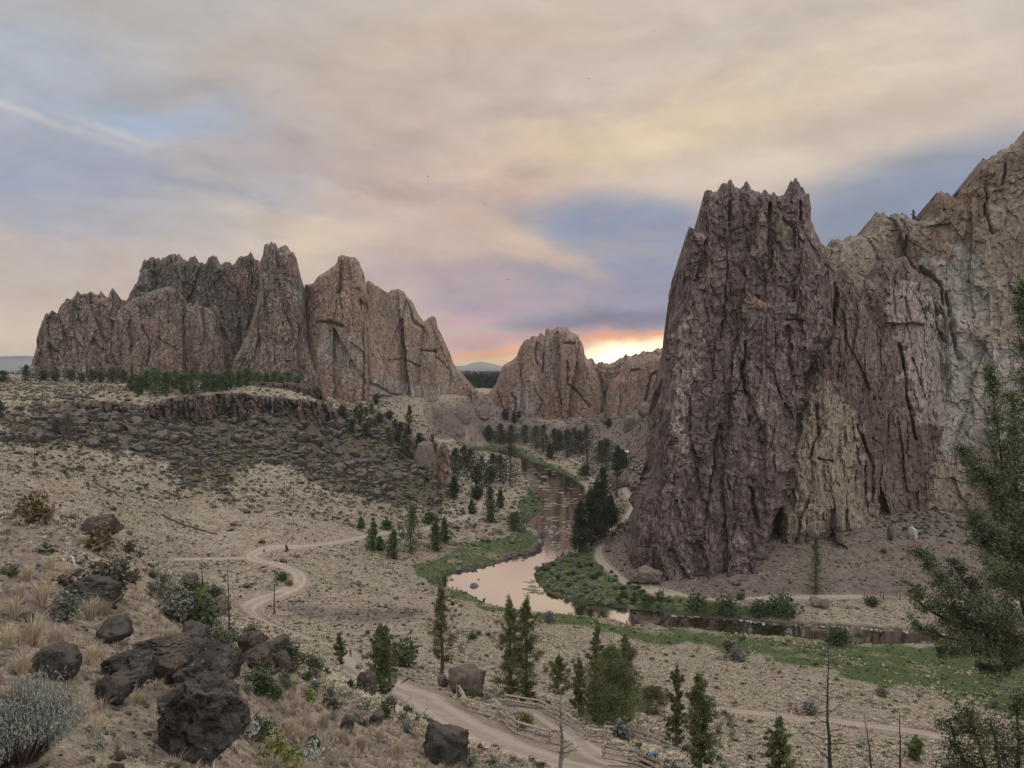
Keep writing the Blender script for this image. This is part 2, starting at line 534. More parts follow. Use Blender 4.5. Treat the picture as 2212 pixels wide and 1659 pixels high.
path('side_path', many(R4, (1130, 661), (1300, 660), (1500, 657), (1615, 652)), 1.9)
path('dirt_road', many(R4, (1950, 580), (1800, 582), (1690, 605), (1630, 640), (1680, 672), (1780, 690), (1900, 735), (1945, 780), (1925, 830), (1800, 890), (1680, 930), (1610, 975), (1640, 1020), (1760, 1085), (1900, 1140), (2050, 1190), (2160, 1225)) +
     many(R8, (200, 400), (330, 470), (400, 540)), 4.6)
path('dirt_road', many(R8, (330, 470), (400, 545), (520, 640), (700, 720), (870, 820), (1020, 920), (1220, 1020), (1400, 1090), (1600, 1150), (1800, 1200), (2000, 1260)), 8.5)
path('side_path', many(R4, (1940, 580)) + many(C4, (0, 1215), (200, 1180), (370, 1140), (560, 1110), (700, 1095), (900, 1080), (1100, 1040), (1300, 970), (1420, 955), (1490, 915), (1600, 890), (1630, 800), (1680, 720)), 2.4)
path('river_path', many(C5, (1400, 800), (1450, 870), (1480, 920), (1520, 960), (1490, 1040), (1440, 1120), (1300, 1230)) + many(R5, (1780, 700), (1740, 760), (1750, 830), (1820, 900), (1900, 965), (2000, 1010), (2100, 1040), (2212, 1060)) +
     many(R6, (100, 1175), (250, 1210), (400, 1235), (560, 1250), (620, 1238), (800, 1230), (1000, 1228), (1250, 1226), (1400, 1230), (1600, 1240), (1900, 1250), (2300, 1255)), 2.6)
path('upper_path', many(RG, (0, 1175), (150, 1185), (300, 1192), (420, 1190), (520, 1205), (580, 1225)), 2.4)
path('grove_path', many(C5, (420, 430), (560, 440), (720, 500), (790, 510), (880, 530), (960, 570), (1080, 650), (1130, 665)), 2.0)
path('lower_path', many(C3, (500, 560), (800, 600), (1200, 590), (1500, 620), (1900, 655), (2212, 700)) + many(RB, (1000, 760), (1300, 800), (1600, 840), (1750, 870), (2000, 890), (2300, 915)), 3.4)
path('fence_path', many(C2, (1250, 580), (1400, 640), (1560, 740), (1750, 870), (1850, 960), (1980, 1060), (2180, 1150)), 3.4)


def path_dist(x, y):
    best = np.full(np.shape(x), 99.0)
    x = np.asarray(x); y = np.asarray(y)
    for nm, (ln, w) in PATHS.items():
        lo, hi = ln.min(0) - 14, ln.max(0) + 14
        m = (x > lo[0]) & (x < hi[0]) & (y > lo[1]) & (y < hi[1])
        if m.any():
            d = seg_dist(x[m], y[m], ln[::3] if len(ln) > 6 else ln) - w / 2
            best[m] = np.minimum(best[m], d)
    return best


def ground_full(x, y, want=False):
    x = np.asarray(x, float); y = np.asarray(y, float)
    z, sd = base_z(x, y)
    pd = path_dist(x, y)
    r = np.sqrt(x * x + y * y)
    keep = sstep(pd, 0.0, 3.0) * sstep(sd, 0.3, 6.0)
    near = 1 - sstep(r, 25, 120)
    bump = 0.30 * fbm(x / 7, y / 7, 0.3, 3) + 0.10 * fbm(x / 1.6, y / 1.6, 2.2, 2) * (1 - sstep(r, 150, 400)) + near * 0.05 * fbm(x / .5, y / .5, 4.1, 3)
    steep = sstep(r, 220, 320) * sstep(z, 9, 20) * (1 - sstep(r, 900, 1500))
    bump = bump + steep * (0.9 * fbm(x / 22, y / 22, 5.5, 3) + .5 * ridged(x / 6, y / 6, 1.1, 2) - .3)
    far = sstep(r, 1500, 4000)
    z = z + bump * keep * (1 - far) + far * 6 * fbm(x / 900, y / 900, .7, 3)
    return (z, sd, pd) if want else z


def gz(x, y):
    return float(ground_full(np.array([x]), np.array([y]))[0])


def ghit(U, V):
    return hit(U, V, ground_full)
# ------------------------------------------------------------------ mesh helpers
COL = scene.collection


def mesh_np(name, V, Fq=None, T=None, mats=(), matidx=None, smooth=True):
    me = bpy.data.meshes.new(name)
    V = np.asarray(V, np.float32)
    nq = 0 if Fq is None else len(Fq)
    nt = 0 if T is None else len(T)
    me.vertices.add(len(V))
    me.vertices.foreach_set('co', V.ravel())
    li = []
    if nq: li.append(np.asarray(Fq, np.int32).ravel())
    if nt: li.append(np.asarray(T, np.int32).ravel())
    li = np.concatenate(li)
    me.loops.add(len(li))
    me.loops.foreach_set('vertex_index', li)
    me.polygons.add(nq + nt)
    starts = np.concatenate([np.arange(nq) * 4, nq * 4 + np.arange(nt) * 3]).astype(np.int32)
    tot = np.concatenate([np.full(nq, 4), np.full(nt, 3)]).astype(np.int32)
    me.polygons.foreach_set('loop_start', starts)
    me.polygons.foreach_set('loop_total', tot)
    for m in mats:
        me.materials.append(m)
    if matidx is not None:
        me.polygons.foreach_set('material_index', np.asarray(matidx, np.int32))
    me.polygons.foreach_set('use_smooth', np.full(nq + nt, smooth))
    me.update(calc_edges=True)
    me.validate()
    return me


def attr_np(me, name, vals):
    a = me.attributes.new(name, 'FLOAT', 'POINT')
    a.data.foreach_set('value', np.asarray(vals, np.float32).ravel())


def link(name, me, parent=None, loc=(0, 0, 0), rz=0.0, sc=(1, 1, 1), label=None, cat=None, group=None, kind=None):
    o = bpy.data.objects.new(name, me)
    COL.objects.link(o)
    o.location = loc
    o.rotation_euler = (0, 0, rz)
    o.scale = sc
    if parent is not None:
        o.parent = parent
    if label: o['label'] = label
    if cat: o['category'] = cat
    if group: o['group'] = group
    if kind: o['kind'] = kind
    return o


def grid_faces(nr, nc, wrap=False):
    i = np.arange(nr - 1)[:, None]
    j = np.arange(nc if wrap else nc - 1)[None]
    j2 = (j + 1) % nc
    a = i * nc + j; b = i * nc + j2; c = (i + 1) * nc + j2; d = (i + 1) * nc + j
    return np.stack([a, b, c, d], -1).reshape(-1, 4)


class Buf:
    """collects pieces for one mesh"""
    def __init__(self):
        self.v, self.q, self.t, self.qm, self.tm, self.n = [], [], [], [], [], 0

    def add(self, V, Q=None, T=None, m=0):
        V = np.asarray(V, float).reshape(-1, 3)
        if Q is not None and len(Q):
            self.q.append(np.asarray(Q) + self.n); self.qm.append(np.full(len(Q), m))
        if T is not None and len(T):
            self.t.append(np.asarray(T) + self.n); self.tm.append(np.full(len(T), m))
        self.v.append(V); self.n += len(V)

    def mesh(self, name, mats, smooth=True):
        V = np.vstack(self.v)
        Q = np.vstack(self.q) if self.q else None
        T = np.vstack(self.t) if self.t else None
        mi = np.concatenate(self.qm + self.tm)
        return mesh_np(name, V, Q, T, mats, mi, smooth)


def tube(buf, pts, rad, k=6, m=0, cap=True):
    pts = np.asarray(pts, float); rad = np.broadcast_to(np.asarray(rad, float), (len(pts),))
    tan = np.gradient(pts, axis=0)
    tan /= np.linalg.norm(tan, axis=1)[:, None] + 1e-9
    up = np.array([0, 0, 1.0]) if abs(tan[0, 2]) < 0.9 else np.array([1.0, 0, 0])
    V = []
    for p, t, r in zip(pts, tan, rad):
        a = np.cross(t, up); a /= np.linalg.norm(a) + 1e-9
        b = np.cross(t, a)
        an = np.arange(k) * 2 * math.pi / k
        V.append(p + r * (np.cos(an)[:, None] * a + np.sin(an)[:, None] * b))
    V = np.vstack(V)
    n = len(pts)
    T = None
    if cap:
        V = np.vstack([V, pts[0], pts[-1]])
        j = np.arange(k)
        T = np.vstack([np.stack([np.full(k, n * k), j, (j + 1) % k], 1), np.stack([np.full(k, n * k + 1), (n - 1) * k + (j + 1) % k, (n - 1) * k + j], 1)])
    buf.add(V, grid_faces(n, k, True), T, m)


def box(buf, c, s, m=0, rz=0.0, jitter=0.0, rg=None):
    c = np.asarray(c, float); s = np.asarray(s, float) / 2
    V = np.array([[i, j, k] for k in (-1, 1) for j in (-1, 1) for i in (-1, 1)], float) * s
    ca, sa = math.cos(rz), math.sin(rz)
    V = np.stack([V[:, 0] * ca - V[:, 1] * sa, V[:, 0] * sa + V[:, 1] * ca, V[:, 2]], 1) + c
    Q = [[0, 2, 3, 1], [4, 5, 7, 6], [0, 1, 5, 4], [2, 6, 7, 3], [0, 4, 6, 2], [1, 3, 7, 5]]
    buf.add(V, Q, None, m)


# ------------------------------------------------------------------ materials
def new_mat(name):
    m = bpy.data.materials.new(name)
    m.use_nodes = True
    m.node_tree.nodes.clear()
    t = NT(m.node_tree)
    out = t.n('ShaderNodeOutputMaterial')
    p = t.n('ShaderNodeBsdfPrincipled')
    t.put(out.inputs[0], p.outputs[0])
    p.inputs['Roughness'].default_value = 0.9
    p.inputs['Specular IOR Level'].default_value = 0.15
    return m, t, p


def bump(t, p, h, strength, dist=1.0):
    b = t.n('ShaderNodeBump')
    b.inputs['Strength'].default_value = strength
    b.inputs['Distance'].default_value = dist
    t.put(b.inputs['Height'], h)
    t.put(p.inputs['Normal'], b.outputs[0])


def mat_plain(name, c1, c2, scale=3.0, rough=0.9, bumpk=0.0, spread=(.35, .65)):
    m, t, p = new_mat(name)
    o = t.n('ShaderNodeTexCoord').outputs['Object']
    n = t.noise(o, scale, 4)
    t.put(p.inputs['Base Color'], t.mix(t.ramp(n, *spread), c1, c2))
    p.inputs['Roughness'].default_value = rough
    if bumpk:
        bump(t, p, t.noise(o, scale * 4, 4), bumpk, 0.05)
    return m


TONED = ('juniper foliage', 'near juniper foliage', 'pine needles', 'green pine needles', 'dull brush tree')


def mat_leaf(name, dark, light, dead=None, trans=0.0):
    """foliage: every little spray has its own tone"""
    m, t, p = new_mat(name)
    g = t.n('ShaderNodeNewGeometry')
    rnd = g.outputs['Random Per Island']
    o = t.n('ShaderNodeTexCoord').outputs['Object']
    n = t.noise(o, 0.9, 3)
    f = t.m('ADD', t.m('MULTIPLY', rnd, .6), t.m('MULTIPLY', n, .4))
    if name in TONED:
        f = t.m('ADD', t.m('MULTIPLY', rnd, .25), t.m('ADD', t.m('MULTIPLY', n, .12), t.m('MULTIPLY', t.attr('tone'), .68)))
    c = t.mix(t.ramp(f, .15, .85), dark, light)
    if dead:
        c = t.mix(t.m('MULTIPLY', t.m('GREATER_THAN', rnd, .93), 0.8), c, dead)
    oi = t.n('ShaderNodeObjectInfo').outputs['Random']
    hs = t.n('ShaderNodeHueSaturation')
    t.put(hs.inputs['Color'], c)
    t.put(hs.inputs['Value'], t.m('MULTIPLY_ADD', oi, .3, .85))
    t.put(hs.inputs['Hue'], t.m('MULTIPLY_ADD', oi, .03, .485))
    t.put(p.inputs['Base Color'], hs.outputs[0])
    p.inputs['Roughness'].default_value = 0.8
    return m


def mat_rock(name, dark, mid, light, stretch=0.25, scale=0.12, alt=None, alt2=None, bumpd=.6, fine=0.9, speck=.5):
    """volcanic tuff: vertical streaks, blocks, pits; 'tint' and 'tint2' paint the differently coloured strata"""
    m, t, p = new_mat(name)
    o = t.n('ShaderNodeTexCoord').outputs['Object']
    st = t.mapping(o, (1, 1, stretch))
    n1 = t.noise(st, scale, 5, .6, .3)
    n2 = t.noise(st, scale * 5, 5, .65, .2)
    n3 = t.noise(t.mapping(o, (1, 1, .6)), fine, 5, .65)
    f = t.m('ADD', t.m('MULTIPLY', n1, .55), t.m('MULTIPLY', n2, .45))
    c = t.mix(t.ramp(f, .36, .54), dark, mid)
    c = t.mix(t.ramp(f, .52, .68), c, light)
    if alt:
        a = t.attr('tint')
        af = t.ramp(t.m('ADD', a, t.m('MULTIPLY', t.m('SUBTRACT', n2, .5), .7)), .35, .65)
        ca = t.mix(t.ramp(n2, .36, .64), tuple(v * .66 for v in alt), alt)
        c = t.mix(af, c, ca)
    if alt2:
        a = t.attr('tint2')
        af = t.ramp(t.m('ADD', a, t.m('MULTIPLY', t.m('SUBTRACT', n2, .5), .7)), .35, .65)
        ca = t.mix(t.ramp(n2, .36, .64), tuple(v * .62 for v in alt2), alt2)
        c = t.mix(af, c, ca)
    k = t.m('MULTIPLY_ADD', t.ramp(n3, .3, .7), speck, 1 - speck * .5)
    sc = t.n('ShaderNodeVectorMath', operation='SCALE')
    t.put(sc.inputs[0], c); t.put(sc.inputs['Scale'], k)
    t.put(p.inputs['Base Color'], sc.outputs[0])
    v = t.n('ShaderNodeTexVoronoi', feature='DISTANCE_TO_EDGE')
    t.put(v.inputs['Vector'], t.mapping(o, (1, 1, .45)))
    v.inputs['Scale'].default_value = fine * .7
    vc = t.n('ShaderNodeTexVoronoi', feature='F1')
    t.put(vc.inputs['Vector'], t.vm('ADD', t.mapping(o, (1, 1, .55)), t.n('ShaderNodeTexNoise').outputs['Color']))
    vc.inputs['Scale'].default_value = fine * .9
    vs = t.n('ShaderNodeSeparateColor'); t.put(vs.inputs[0], vc.outputs['Color'])
    h = t.m('ADD', t.m('ADD', t.m('MULTIPLY', n3, .45), t.m('MULTIPLY', vs.outputs[0], .5)), t.m('MULTIPLY', t.ramp(v.outputs['Distance'], 0, .12), .35))
    bump(t, p, h, 1.0, bumpd)
    return m


M = {}
M['wood_dark'] = mat_plain('charred wood', (.030, .026, .024), (.075, .062, .052), 3, .9, .4)
M['wood_grey'] = mat_plain('weathered wood', (.13, .115, .10), (.30, .27, .235), 3, .9, .4)
M['wood_pale'] = mat_plain('bleached wood', (.34, .32, .30), (.52, .50, .47), 3)
M['bark'] = mat_plain('bark', (.055, .042, .033), (.12, .09, .068), 4, .95, .5)
M['rail'] = mat_plain('split rail wood', (.22, .19, .155), (.58, .51, .42), 6, .95, .5)
M['juniper'] = mat_leaf('juniper foliage', (.026, .038, .015), (.15, .165, .07), (.16, .12, .06))
M['juniper_near'] = mat_leaf('near juniper foliage', (.026, .039, .019), (.135, .16, .09), (.17, .12, .06))
M['pine'] = mat_leaf('pine needles', (.014, .021, .014), (.066, .08, .048))
M['pine_green'] = mat_leaf('green pine needles', (.018, .032, .015), (.09, .13, .056))
M['sage'] = mat_leaf('sagebrush leaves', (.10, .11, .085), (.22, .235, .19), (.24, .2, .14))
M['sage_pale'] = mat_leaf('pale sagebrush leaves', (.26, .285, .245), (.50, .53, .47), (.3, .26, .2))
M['brush'] = mat_leaf('dull brush', (.05, .05, .036), (.13, .12, .085), (.2, .16, .1))
M['green_brush'] = mat_leaf('green brush', (.03, .046, .02), (.08, .105, .048))
M['lime'] = mat_leaf('bright rabbitbrush', (.09, .14, .025), (.24, .32, .08))
M['yellow_brush'] = mat_leaf('yellow green brush', (.09, .10, .025), (.22, .225, .065))
M['rust'] = mat_leaf('rusty bitterbrush', (.09, .066, .036), (.19, .14, .075))
M['willow'] = mat_leaf('willow leaves', (.09, .115, .06), (.29, .345, .215))
M['reed'] = mat_leaf('green reeds', (.034, .056, .017), (.11, .155, .052), (.22, .19, .11))
M['straw'] = mat_leaf('dry bunchgrass', (.22, .185, .13), (.56, .485, .355))
M['straw_far'] = mat_plain('dry bunchgrass hummocks', (.27, .228, .165), (.585, .51, .38), 1.1, .9, 0, (.34, .66))
M['straw_pale'] = mat_leaf('pale dry grass', (.30, .25, .17), (.55, .47, .33))
M['twig'] = mat_leaf('bare twigs', (.06, .052, .045), (.16, .14, .12))
M['algae'] = mat_leaf('floating algae', (.12, .11, .075), (.26, .235, .17))


# basalt boulders with lichen
def mat_boulder(name, dark, mid, lich=(.40, .39, .35), scale=2.0, amount=.66):
    m, t, p = new_mat(name)
    o = t.n('ShaderNodeTexCoord').outputs['Object']
    n1 = t.noise(o, scale * .6, 5, .6)
    n2 = t.noise(o, scale * 4, 5, .7)
    c = t.mix(t.ramp(t.m('ADD', t.m('MULTIPLY', n1, .6), t.m('MULTIPLY', n2, .4)), .38, .66), dark, mid)
    n3 = t.noise(o, scale * 5.5, 2, .5)
    c = t.mix(t.m('MULTIPLY', t.ramp(n3, amount, amount + .05), .75), c, lich)
    g = t.n('ShaderNodeNewGeometry')
    sp = t.n('ShaderNodeSeparateXYZ'); t.put(sp.inputs[0], g.outputs['Normal'])
    dust = t.m('MULTIPLY', t.ramp(sp.outputs[2], .30, .9), t.ramp(n1, .30, .55))
    c = t.mix(t.m('MULTIPLY', dust, .65), c, (.20, .165, .135))
    t.put(p.inputs['Base Color'], c)
    bump(t, p, t.m('ADD', n2, t.m('MULTIPLY', t.noise(o, scale * 14, 4, .7), .5)), 1.0, .2)
    return m


M['basalt'] = mat_boulder('basalt boulder', (.055, .05, .047), (.17, .153, .142))
M['basalt_brown'] = mat_boulder('brown boulder', (.065, .052, .043), (.17, .135, .11), amount=.64)
M['tuff'] = mat_boulder('tuff boulder', (.13, .107, .09), (.27, .226, .186), amount=.9)
M['river_rock'] = mat_boulder('river rock', (.06, .06, .065), (.16, .16, .17), (.5, .5, .5), 1.5, .6)
M['cobble'] = mat_plain('pale cobbles', (.2, .19, .18), (.5, .49, .47), 1.8)

M['rubble'] = mat_boulder('dark basalt rubble', (.03, .027, .025), (.095, .082, .072), amount=.7)
# ------------------------------------------------------------------ ground sheet
_az_f = np.radians(np.arange(-37, 37.01, 0.1))
_az = np.concatenate([np.radians(np.arange(-180, -38, 5.0)), np.radians([-38.5, -37.6]), _az_f, np.radians([37.6, 38.5]), np.radians(np.arange(40, 179.9, 5.0))])
_r = [0.0]
_r = np.concatenate([np.exp(np.arange(math.log(1.2), math.log(300), 0.0062)), np.exp(np.arange(math.log(300), math.log(1300), 0.007)), np.exp(np.linspace(math.log(1310), math.log(45000), 46))])
GA, GR = np.meshgrid(_az, _r)
GX, GY = GR * np.sin(GA), GR * np.cos(GA)
GZ, GSD, GPD = ground_full(GX, GY, True)
GU, GV = project(GX, GY, GZ)
nr, nc = GX.shape
verts = np.stack([GX.ravel(), GY.ravel(), GZ.ravel()], 1)
verts = np.vstack([verts, [[0, 0, gz(0, 0)]]])
faces = grid_faces(nr, nc, True)[:, ::-1]
cen = np.stack([np.full(nc, nr * nc), np.roll(np.arange(nc), -1), np.arange(nc)], 1)


def zone(U, V, poly, soft, seed, amp=18.0, freq=40.0):
    """soft patch of ground, its edge broken up"""
    u = U + amp * fbm(U / freq, V / (freq * .5), seed, 3)
    v = V + amp * .5 * fbm(U / freq, V / (freq * .5), seed + 7.7, 3)
    poly = np.asarray(poly, float)
    m = np.zeros(U.shape)
    lo, hi = poly.min(0) - 3 * soft - amp, poly.max(0) + 3 * soft + amp
    k = (U > lo[0]) & (U < hi[0]) & (V > lo[1]) & (V < hi[1])
    if k.any():
        d = seg_dist(u[k], v[k], poly, True)
        d = np.where(inside(u[k], v[k], poly), d, -d)
        m[k] = sstep(d, -soft, soft)
    return m


POLY_GREEN = [
    many(RB, (-150, 262), (150, 255), (330, 252), (700, 297), (1050, 327), (1400, 345), (2300, 345), (2300, 800), (1900, 690), (1600, 610), (1300, 560), (1050, 480), (850, 430), (600, 410), (400, 360), (150, 320), (-60, 300)),
    many(R5, (600, 860), (760, 790), (950, 880), (720, 960), (860, 1040), (1060, 1130), (1300, 1170), (1700, 1205), (1980, 1270), (2100, 1290), (2212, 1290), (2212, 1400), (1900, 1330), (1600, 1260), (1300, 1210), (1000, 1150), (800, 1070), (640, 1000)),
    many(R5, (700, 830), (800, 740), (1100, 700), (1300, 640), (1360, 690), (1330, 770), (1200, 790), (1000, 870), (780, 910), (680, 950)),
    many(R5, (1280, 600), (1220, 560), (1200, 480), (1260, 430), (1290, 330), (1340, 400), (1390, 440), (1380, 500)),
    many(R5, (1330, 880), (1560, 790), (1720, 740), (1730, 830), (1900, 960), (2212, 1060), (2212, 1160), (1800, 1130), (1500, 1075), (1330, 970)),
    many(R6, (0, 1175), (300, 1215), (600, 1260), (850, 1300), (900, 1340), (600, 1350), (300, 1330), (0, 1300)),
    many(R5, (850, 100), (1000, 90), (1240, 110), (1400, 190), (1640, 300), (1670, 350), (1560, 300), (1240, 150), (1000, 120), (860, 115)),
    many(R5, (500, 870), (700, 820), (900, 800), (700, 960), (560, 960)),
]
POLY_DARK = [   # basalt rubble under the rimrock
    [(60, 884), (300, 884), (715, 880), (800, 935), (900, 1005), (935, 1060), (860, 1095), (760, 1075), (640, 1020), (560, 990), (520, 1040), (470, 1065), (430, 1010), (330, 1000), (250, 950), (120, 930)],
    many(C6, (150, 560), (500, 540), (900, 500), (1500, 600), (2212, 560), (2212, 1150), (1900, 1000), (1500, 900), (1100, 840), (900, 760), (500, 640)),
    many(C7, (0, 620), (800, 700), (1500, 640), (1900, 900), (2212, 1300), (2100, 1480), (1700, 1320), (1300, 1280), (900, 1080), (500, 1000), (300, 1300), (600, 1600), (100, 1420), (-200, 1100)),
    many(R5, (0, 200), (300, 250), (650, 520), (800, 500), (560, 430), (300, 420), (0, 330)),
    many(R5, (100, -60), (380, -120), (650, 80), (800, 270), (760, 420), (600, 480), (400, 300), (150, 100)),
    many(C6, (0, 640), (700, 640), (1500, 960), (1400, 1120), (900, 1000), (300, 980), (0, 900)),
]
POLY_MAUVE = [  # pinkish talus below the tuff cliffs
    many(R6, (0, 1140), (180, 1100), (620, 1100), (700, 850), (900, 780), (1400, 720), (1800, 760), (2400, 700), (2400, 1260), (1000, 1235), (500, 1250), (100, 1170), (-200, 900), (-150, 700), (0, 700)),
    many(RG, (0, 850), (200, 830), (500, 800), (800, 960), (1100, 1060), (1400, 960), (1900, 830), (2212, 700), (2212, 1700), (1700, 1700), (1500, 1200), (900, 1100), (600, 1230), (0, 1180)),
    many(R5, (1850, 300), (2150, 0), (2212, 400), (2100, 900), (2212, 1050), (1900, 960), (1740, 760), (1830, 600), (1950, 450)),
]
POLY_MAUVE.append([(605, 1302), (700, 1312), (800, 1318), (900, 1310), (925, 1320), (880, 1340), (760, 1345), (650, 1335)])   # brown cut bank in the flat
POLY_BARE = [
    many(R4, (0, 440), (300, 440), (400, 560), (250, 640), (300, 900), (420, 1100), (800, 1200), (1100, 1230), (700, 1330), (200, 1280), (60, 1000), (0, 900)),
    many(R4, (800, 640), (1000, 590), (1250, 590), (1400, 640), (1100, 655)),
    many(R8, (0, 150), (400, 170), (800, 150), (800, 230), (400, 260), (0, 210)),
    many(R6, (580, 1260), (900, 1235), (960, 1350), (900, 1360), (780, 1290)),
]


def zones(U, V):
    g = np.zeros(U.shape); d = np.zeros(U.shape); mv = np.zeros(U.shape); b = np.zeros(U.shape)
    for i, p in enumerate(POLY_GREEN): g = np.maximum(g, zone(U, V, p, *((20, 1.3, 32, 60) if i == 0 else (8, 1.3 + i, 14, 40))))
    for i, p in enumerate(POLY_DARK): d = np.maximum(d, zone(U, V, p, 26, 11.3 + i, 34, 60))
    for i, p in enumerate(POLY_MAUVE): mv = np.maximum(mv, zone(U, V, p, 8, 21.3 + i, 8))
    for i, p in enumerate(POLY_BARE): b = np.maximum(b, zone(U, V, p, 8, 31.3 + i))
    return g, d, mv, b


zg, zd, zm, zb_ = zones(GU, GV)
behind_far = sstep(GR, 1000, 1300)
me = mesh_np('ground', verts, faces, cen)
z0 = [0.0]
attr_np(me, 'green', np.concatenate([(np.maximum(zg, behind_far * .5)).ravel(), z0]))
attr_np(me, 'rubble', np.concatenate([zd.ravel(), z0]))
attr_np(me, 'mauve', np.concatenate([zm.ravel(), z0]))
attr_np(me, 'bare', np.concatenate([zb_.ravel(), z0]))
attr_np(me, 'trod', np.concatenate([(1 - sstep(GPD, -.3, 1.2)).ravel(), z0]))
attr_np(me, 'wet', np.concatenate([(1 - sstep(GSD, 0.0, 2.0)).ravel(), z0]))
m, t, p = new_mat('dry hillside')
o = t.n('ShaderNodeTexCoord').outputs['Object']
nA = t.noise(o, .035, 4, .6); nB = t.noise(o, .35, 5, .65); nC = t.noise(o, 2.2, 5, .7); nD = t.noise(o, 14, 4, .7); nE = t.noise(o, 48, 4, .75)
soil = t.mix(t.ramp(nB, .35, .65), (.175, .145, .118), (.28, .234, .19))
grass = t.mix(t.ramp(nC, .3, .7), (.24, .20, .145), (.43, .365, .27))
c = t.mix(t.ramp(t.m('ADD', t.m('MULTIPLY', nC, .6), t.m('MULTIPLY', nB, .4)), .40, .58), soil, grass)
bare = t.mix(t.ramp(nC, .35, .65), (.19, .155, .13), (.30, .245, .20))
c = t.mix(t.m('MULTIPLY', t.attr('bare'), .8), c, bare)
mv = t.mix(t.ramp(nB, .35, .65), (.125, .095, .087), (.19, .149, .136))
c = t.mix(t.m('MULTIPLY', t.attr('mauve'), .85), c, mv)
rb = t.mix(t.ramp(nC, .35, .65), (.06, .05, .043), (.17, .14, .108))
c = t.mix(t.ramp(t.m('ADD', t.attr('rubble'), t.m('MULTIPLY', t.m('SUBTRACT', nB, .5), 1.6)), .35, .7), c, rb)
gr = t.mix(t.ramp(nC, .3, .7), (.04, .064, .024), (.12, .152, .06))
gr = t.mix(t.ramp(t.noise(o, .11, 5, .65), .55, .70), gr, (.25, .215, .13))
gf = t.ramp(t.m('ADD', t.attr('green'), t.m('MULTIPLY', t.m('SUBTRACT', nB, .5), 1.3)), .35, .75)
c = t.mix(gf, c, gr)
pt = t.mix(t.ramp(nC, .3, .7), (.25, .20, .155), (.33, .27, .21))
c = t.mix(t.attr('trod'), c, pt)
c = t.mix(t.attr('wet'), c, (.05, .045, .035))
sc = t.n('ShaderNodeVectorMath', operation='SCALE')
t.put(sc.inputs[0], c)
t.put(sc.inputs['Scale'], t.m('MULTIPLY', t.m('MULTIPLY_ADD', t.ramp(nE, .34, .62), .55, .62), t.m('MULTIPLY_ADD', t.ramp(nD, .36, .60), .45, .72)))
t.put(p.inputs['Base Color'], sc.outputs[0])
bump(t, p, t.m('ADD', t.m('MULTIPLY', nC, .6), t.m('ADD', t.m('MULTIPLY', nD, .35), t.m('MULTIPLY', nE, .15))), .8, .22)
me.materials.append(m)
link('ground', me, kind='structure')

# path sheets laid on the ground
mp, t, p = new_mat('trodden dirt')
o = t.n('ShaderNodeTexCoord').outputs['Object']
nC = t.noise(o, .8, 5, .65); nD = t.noise(o, 9, 4, .7)
cc = t.attr('across')
tr = t.m('MULTIPLY', t.ramp(t.m('ABSOLUTE', t.m('SUBTRACT', t.m('ABSOLUTE', cc), .5)), 0.3, .05), .5)
c = t.mix(t.ramp(nC, .3, .7), (.27, .222, .178), (.365, .305, .245))
c = t.mix(tr, c, (.44, .375, .305))
c = t.mix(t.m('MULTIPLY', t.ramp(nD, .55, .75), .35), c, (.16, .125, .1))
t.put(p.inputs['Base Color'], c)
bump(t, p, nD, .5, .05)
for nm, (ln, w) in PATHS.items():
    tan = np.gradient(ln, axis=0); tan /= np.linalg.norm(tan, axis=1)[:, None] + 1e-9
    nrm = np.stack([tan[:, 1], -tan[:, 0]], 1)
    k = 9
    off = np.linspace(-1, 1, k)
    s = np.arange(len(ln)) * .8
    wl = w / 2 * (1 + .25 * perlin(s / 5, 1.5, 3.3)); wr = w / 2 * (1 + .25 * perlin(s / 5, 7.5, 8.3))
    ww = np.where(off[None] < 0, wl[:, None], wr[:, None]) * off[None] * (1 + .06 * perlin(s[:, None] / 1.1, off[None] * 3, 2.0))
    X = ln[:, 0:1] + nrm[:, 0:1] * ww; Y = ln[:, 1:2] + nrm[:, 1:2] * ww
    Z = ground_full(X, Y) + np.where(np.abs(off[None]) > .95, -.12, .07)
    mm = mesh_np(nm, np.stack([X, Y, Z], -1).reshape(-1, 3), grid_faces(len(ln), k))
    attr_np(mm, 'across', np.broadcast_to(off[None], X.shape))
    mm.materials.append(mp)
    link(nm.split('.')[0], mm, kind='structure')

# ------------------------------------------------------------------ river water
m, t, p = new_mat('river water')
t.t.nodes.remove(p)
out = [n for n in t.t.nodes if n.type == 'OUTPUT_MATERIAL'][0]
o = t.n('ShaderNodeTexCoord').outputs['Object']
b = t.n('ShaderNodeBump'); b.inputs['Strength'].default_value = .05; b.inputs['Distance'].default_value = .2
rip = t.m('ADD', t.noise(t.mapping(o, (1, 1, 1)), .9, 3, .55), t.m('MULTIPLY', t.noise(o, .12, 2), .8))
t.put(b.inputs['Height'], rip)
gl = t.n('ShaderNodeBsdfGlossy'); gl.inputs['Roughness'].default_value = .06; t.put(gl.inputs['Color'], (.98, .93, .9)); t.put(gl.inputs['Normal'], b.outputs[0])
df = t.n('ShaderNodeBsdfDiffuse'); t.put(df.inputs['Color'], t.mix(t.ramp(t.noise(o, .05, 3), .4, .6), (.030, .024, .018), (.05, .045, .03)))
mx = t.n('ShaderNodeMixShader')
lw = t.n('ShaderNodeLayerWeight'); lw.inputs['Blend'].default_value = .5
t.put(mx.inputs[0], t.m('MULTIPLY_ADD', lw.outputs['Facing'], .55, .42, clamp=True))
t.put(mx.inputs[1], df.outputs[0]); t.put(mx.inputs[2], gl.outputs[0])
t.put(out.inputs[0], mx.outputs[0])
xs = np.linspace(RIVER[:, 0].min() - 40, RIVER[:, 0].max() + 60, 60); ys = np.linspace(RIVER[:, 1].min() - 20, RIVER[:, 1].max() + 40, 60)
WX, WY = np.meshgrid(xs, ys)
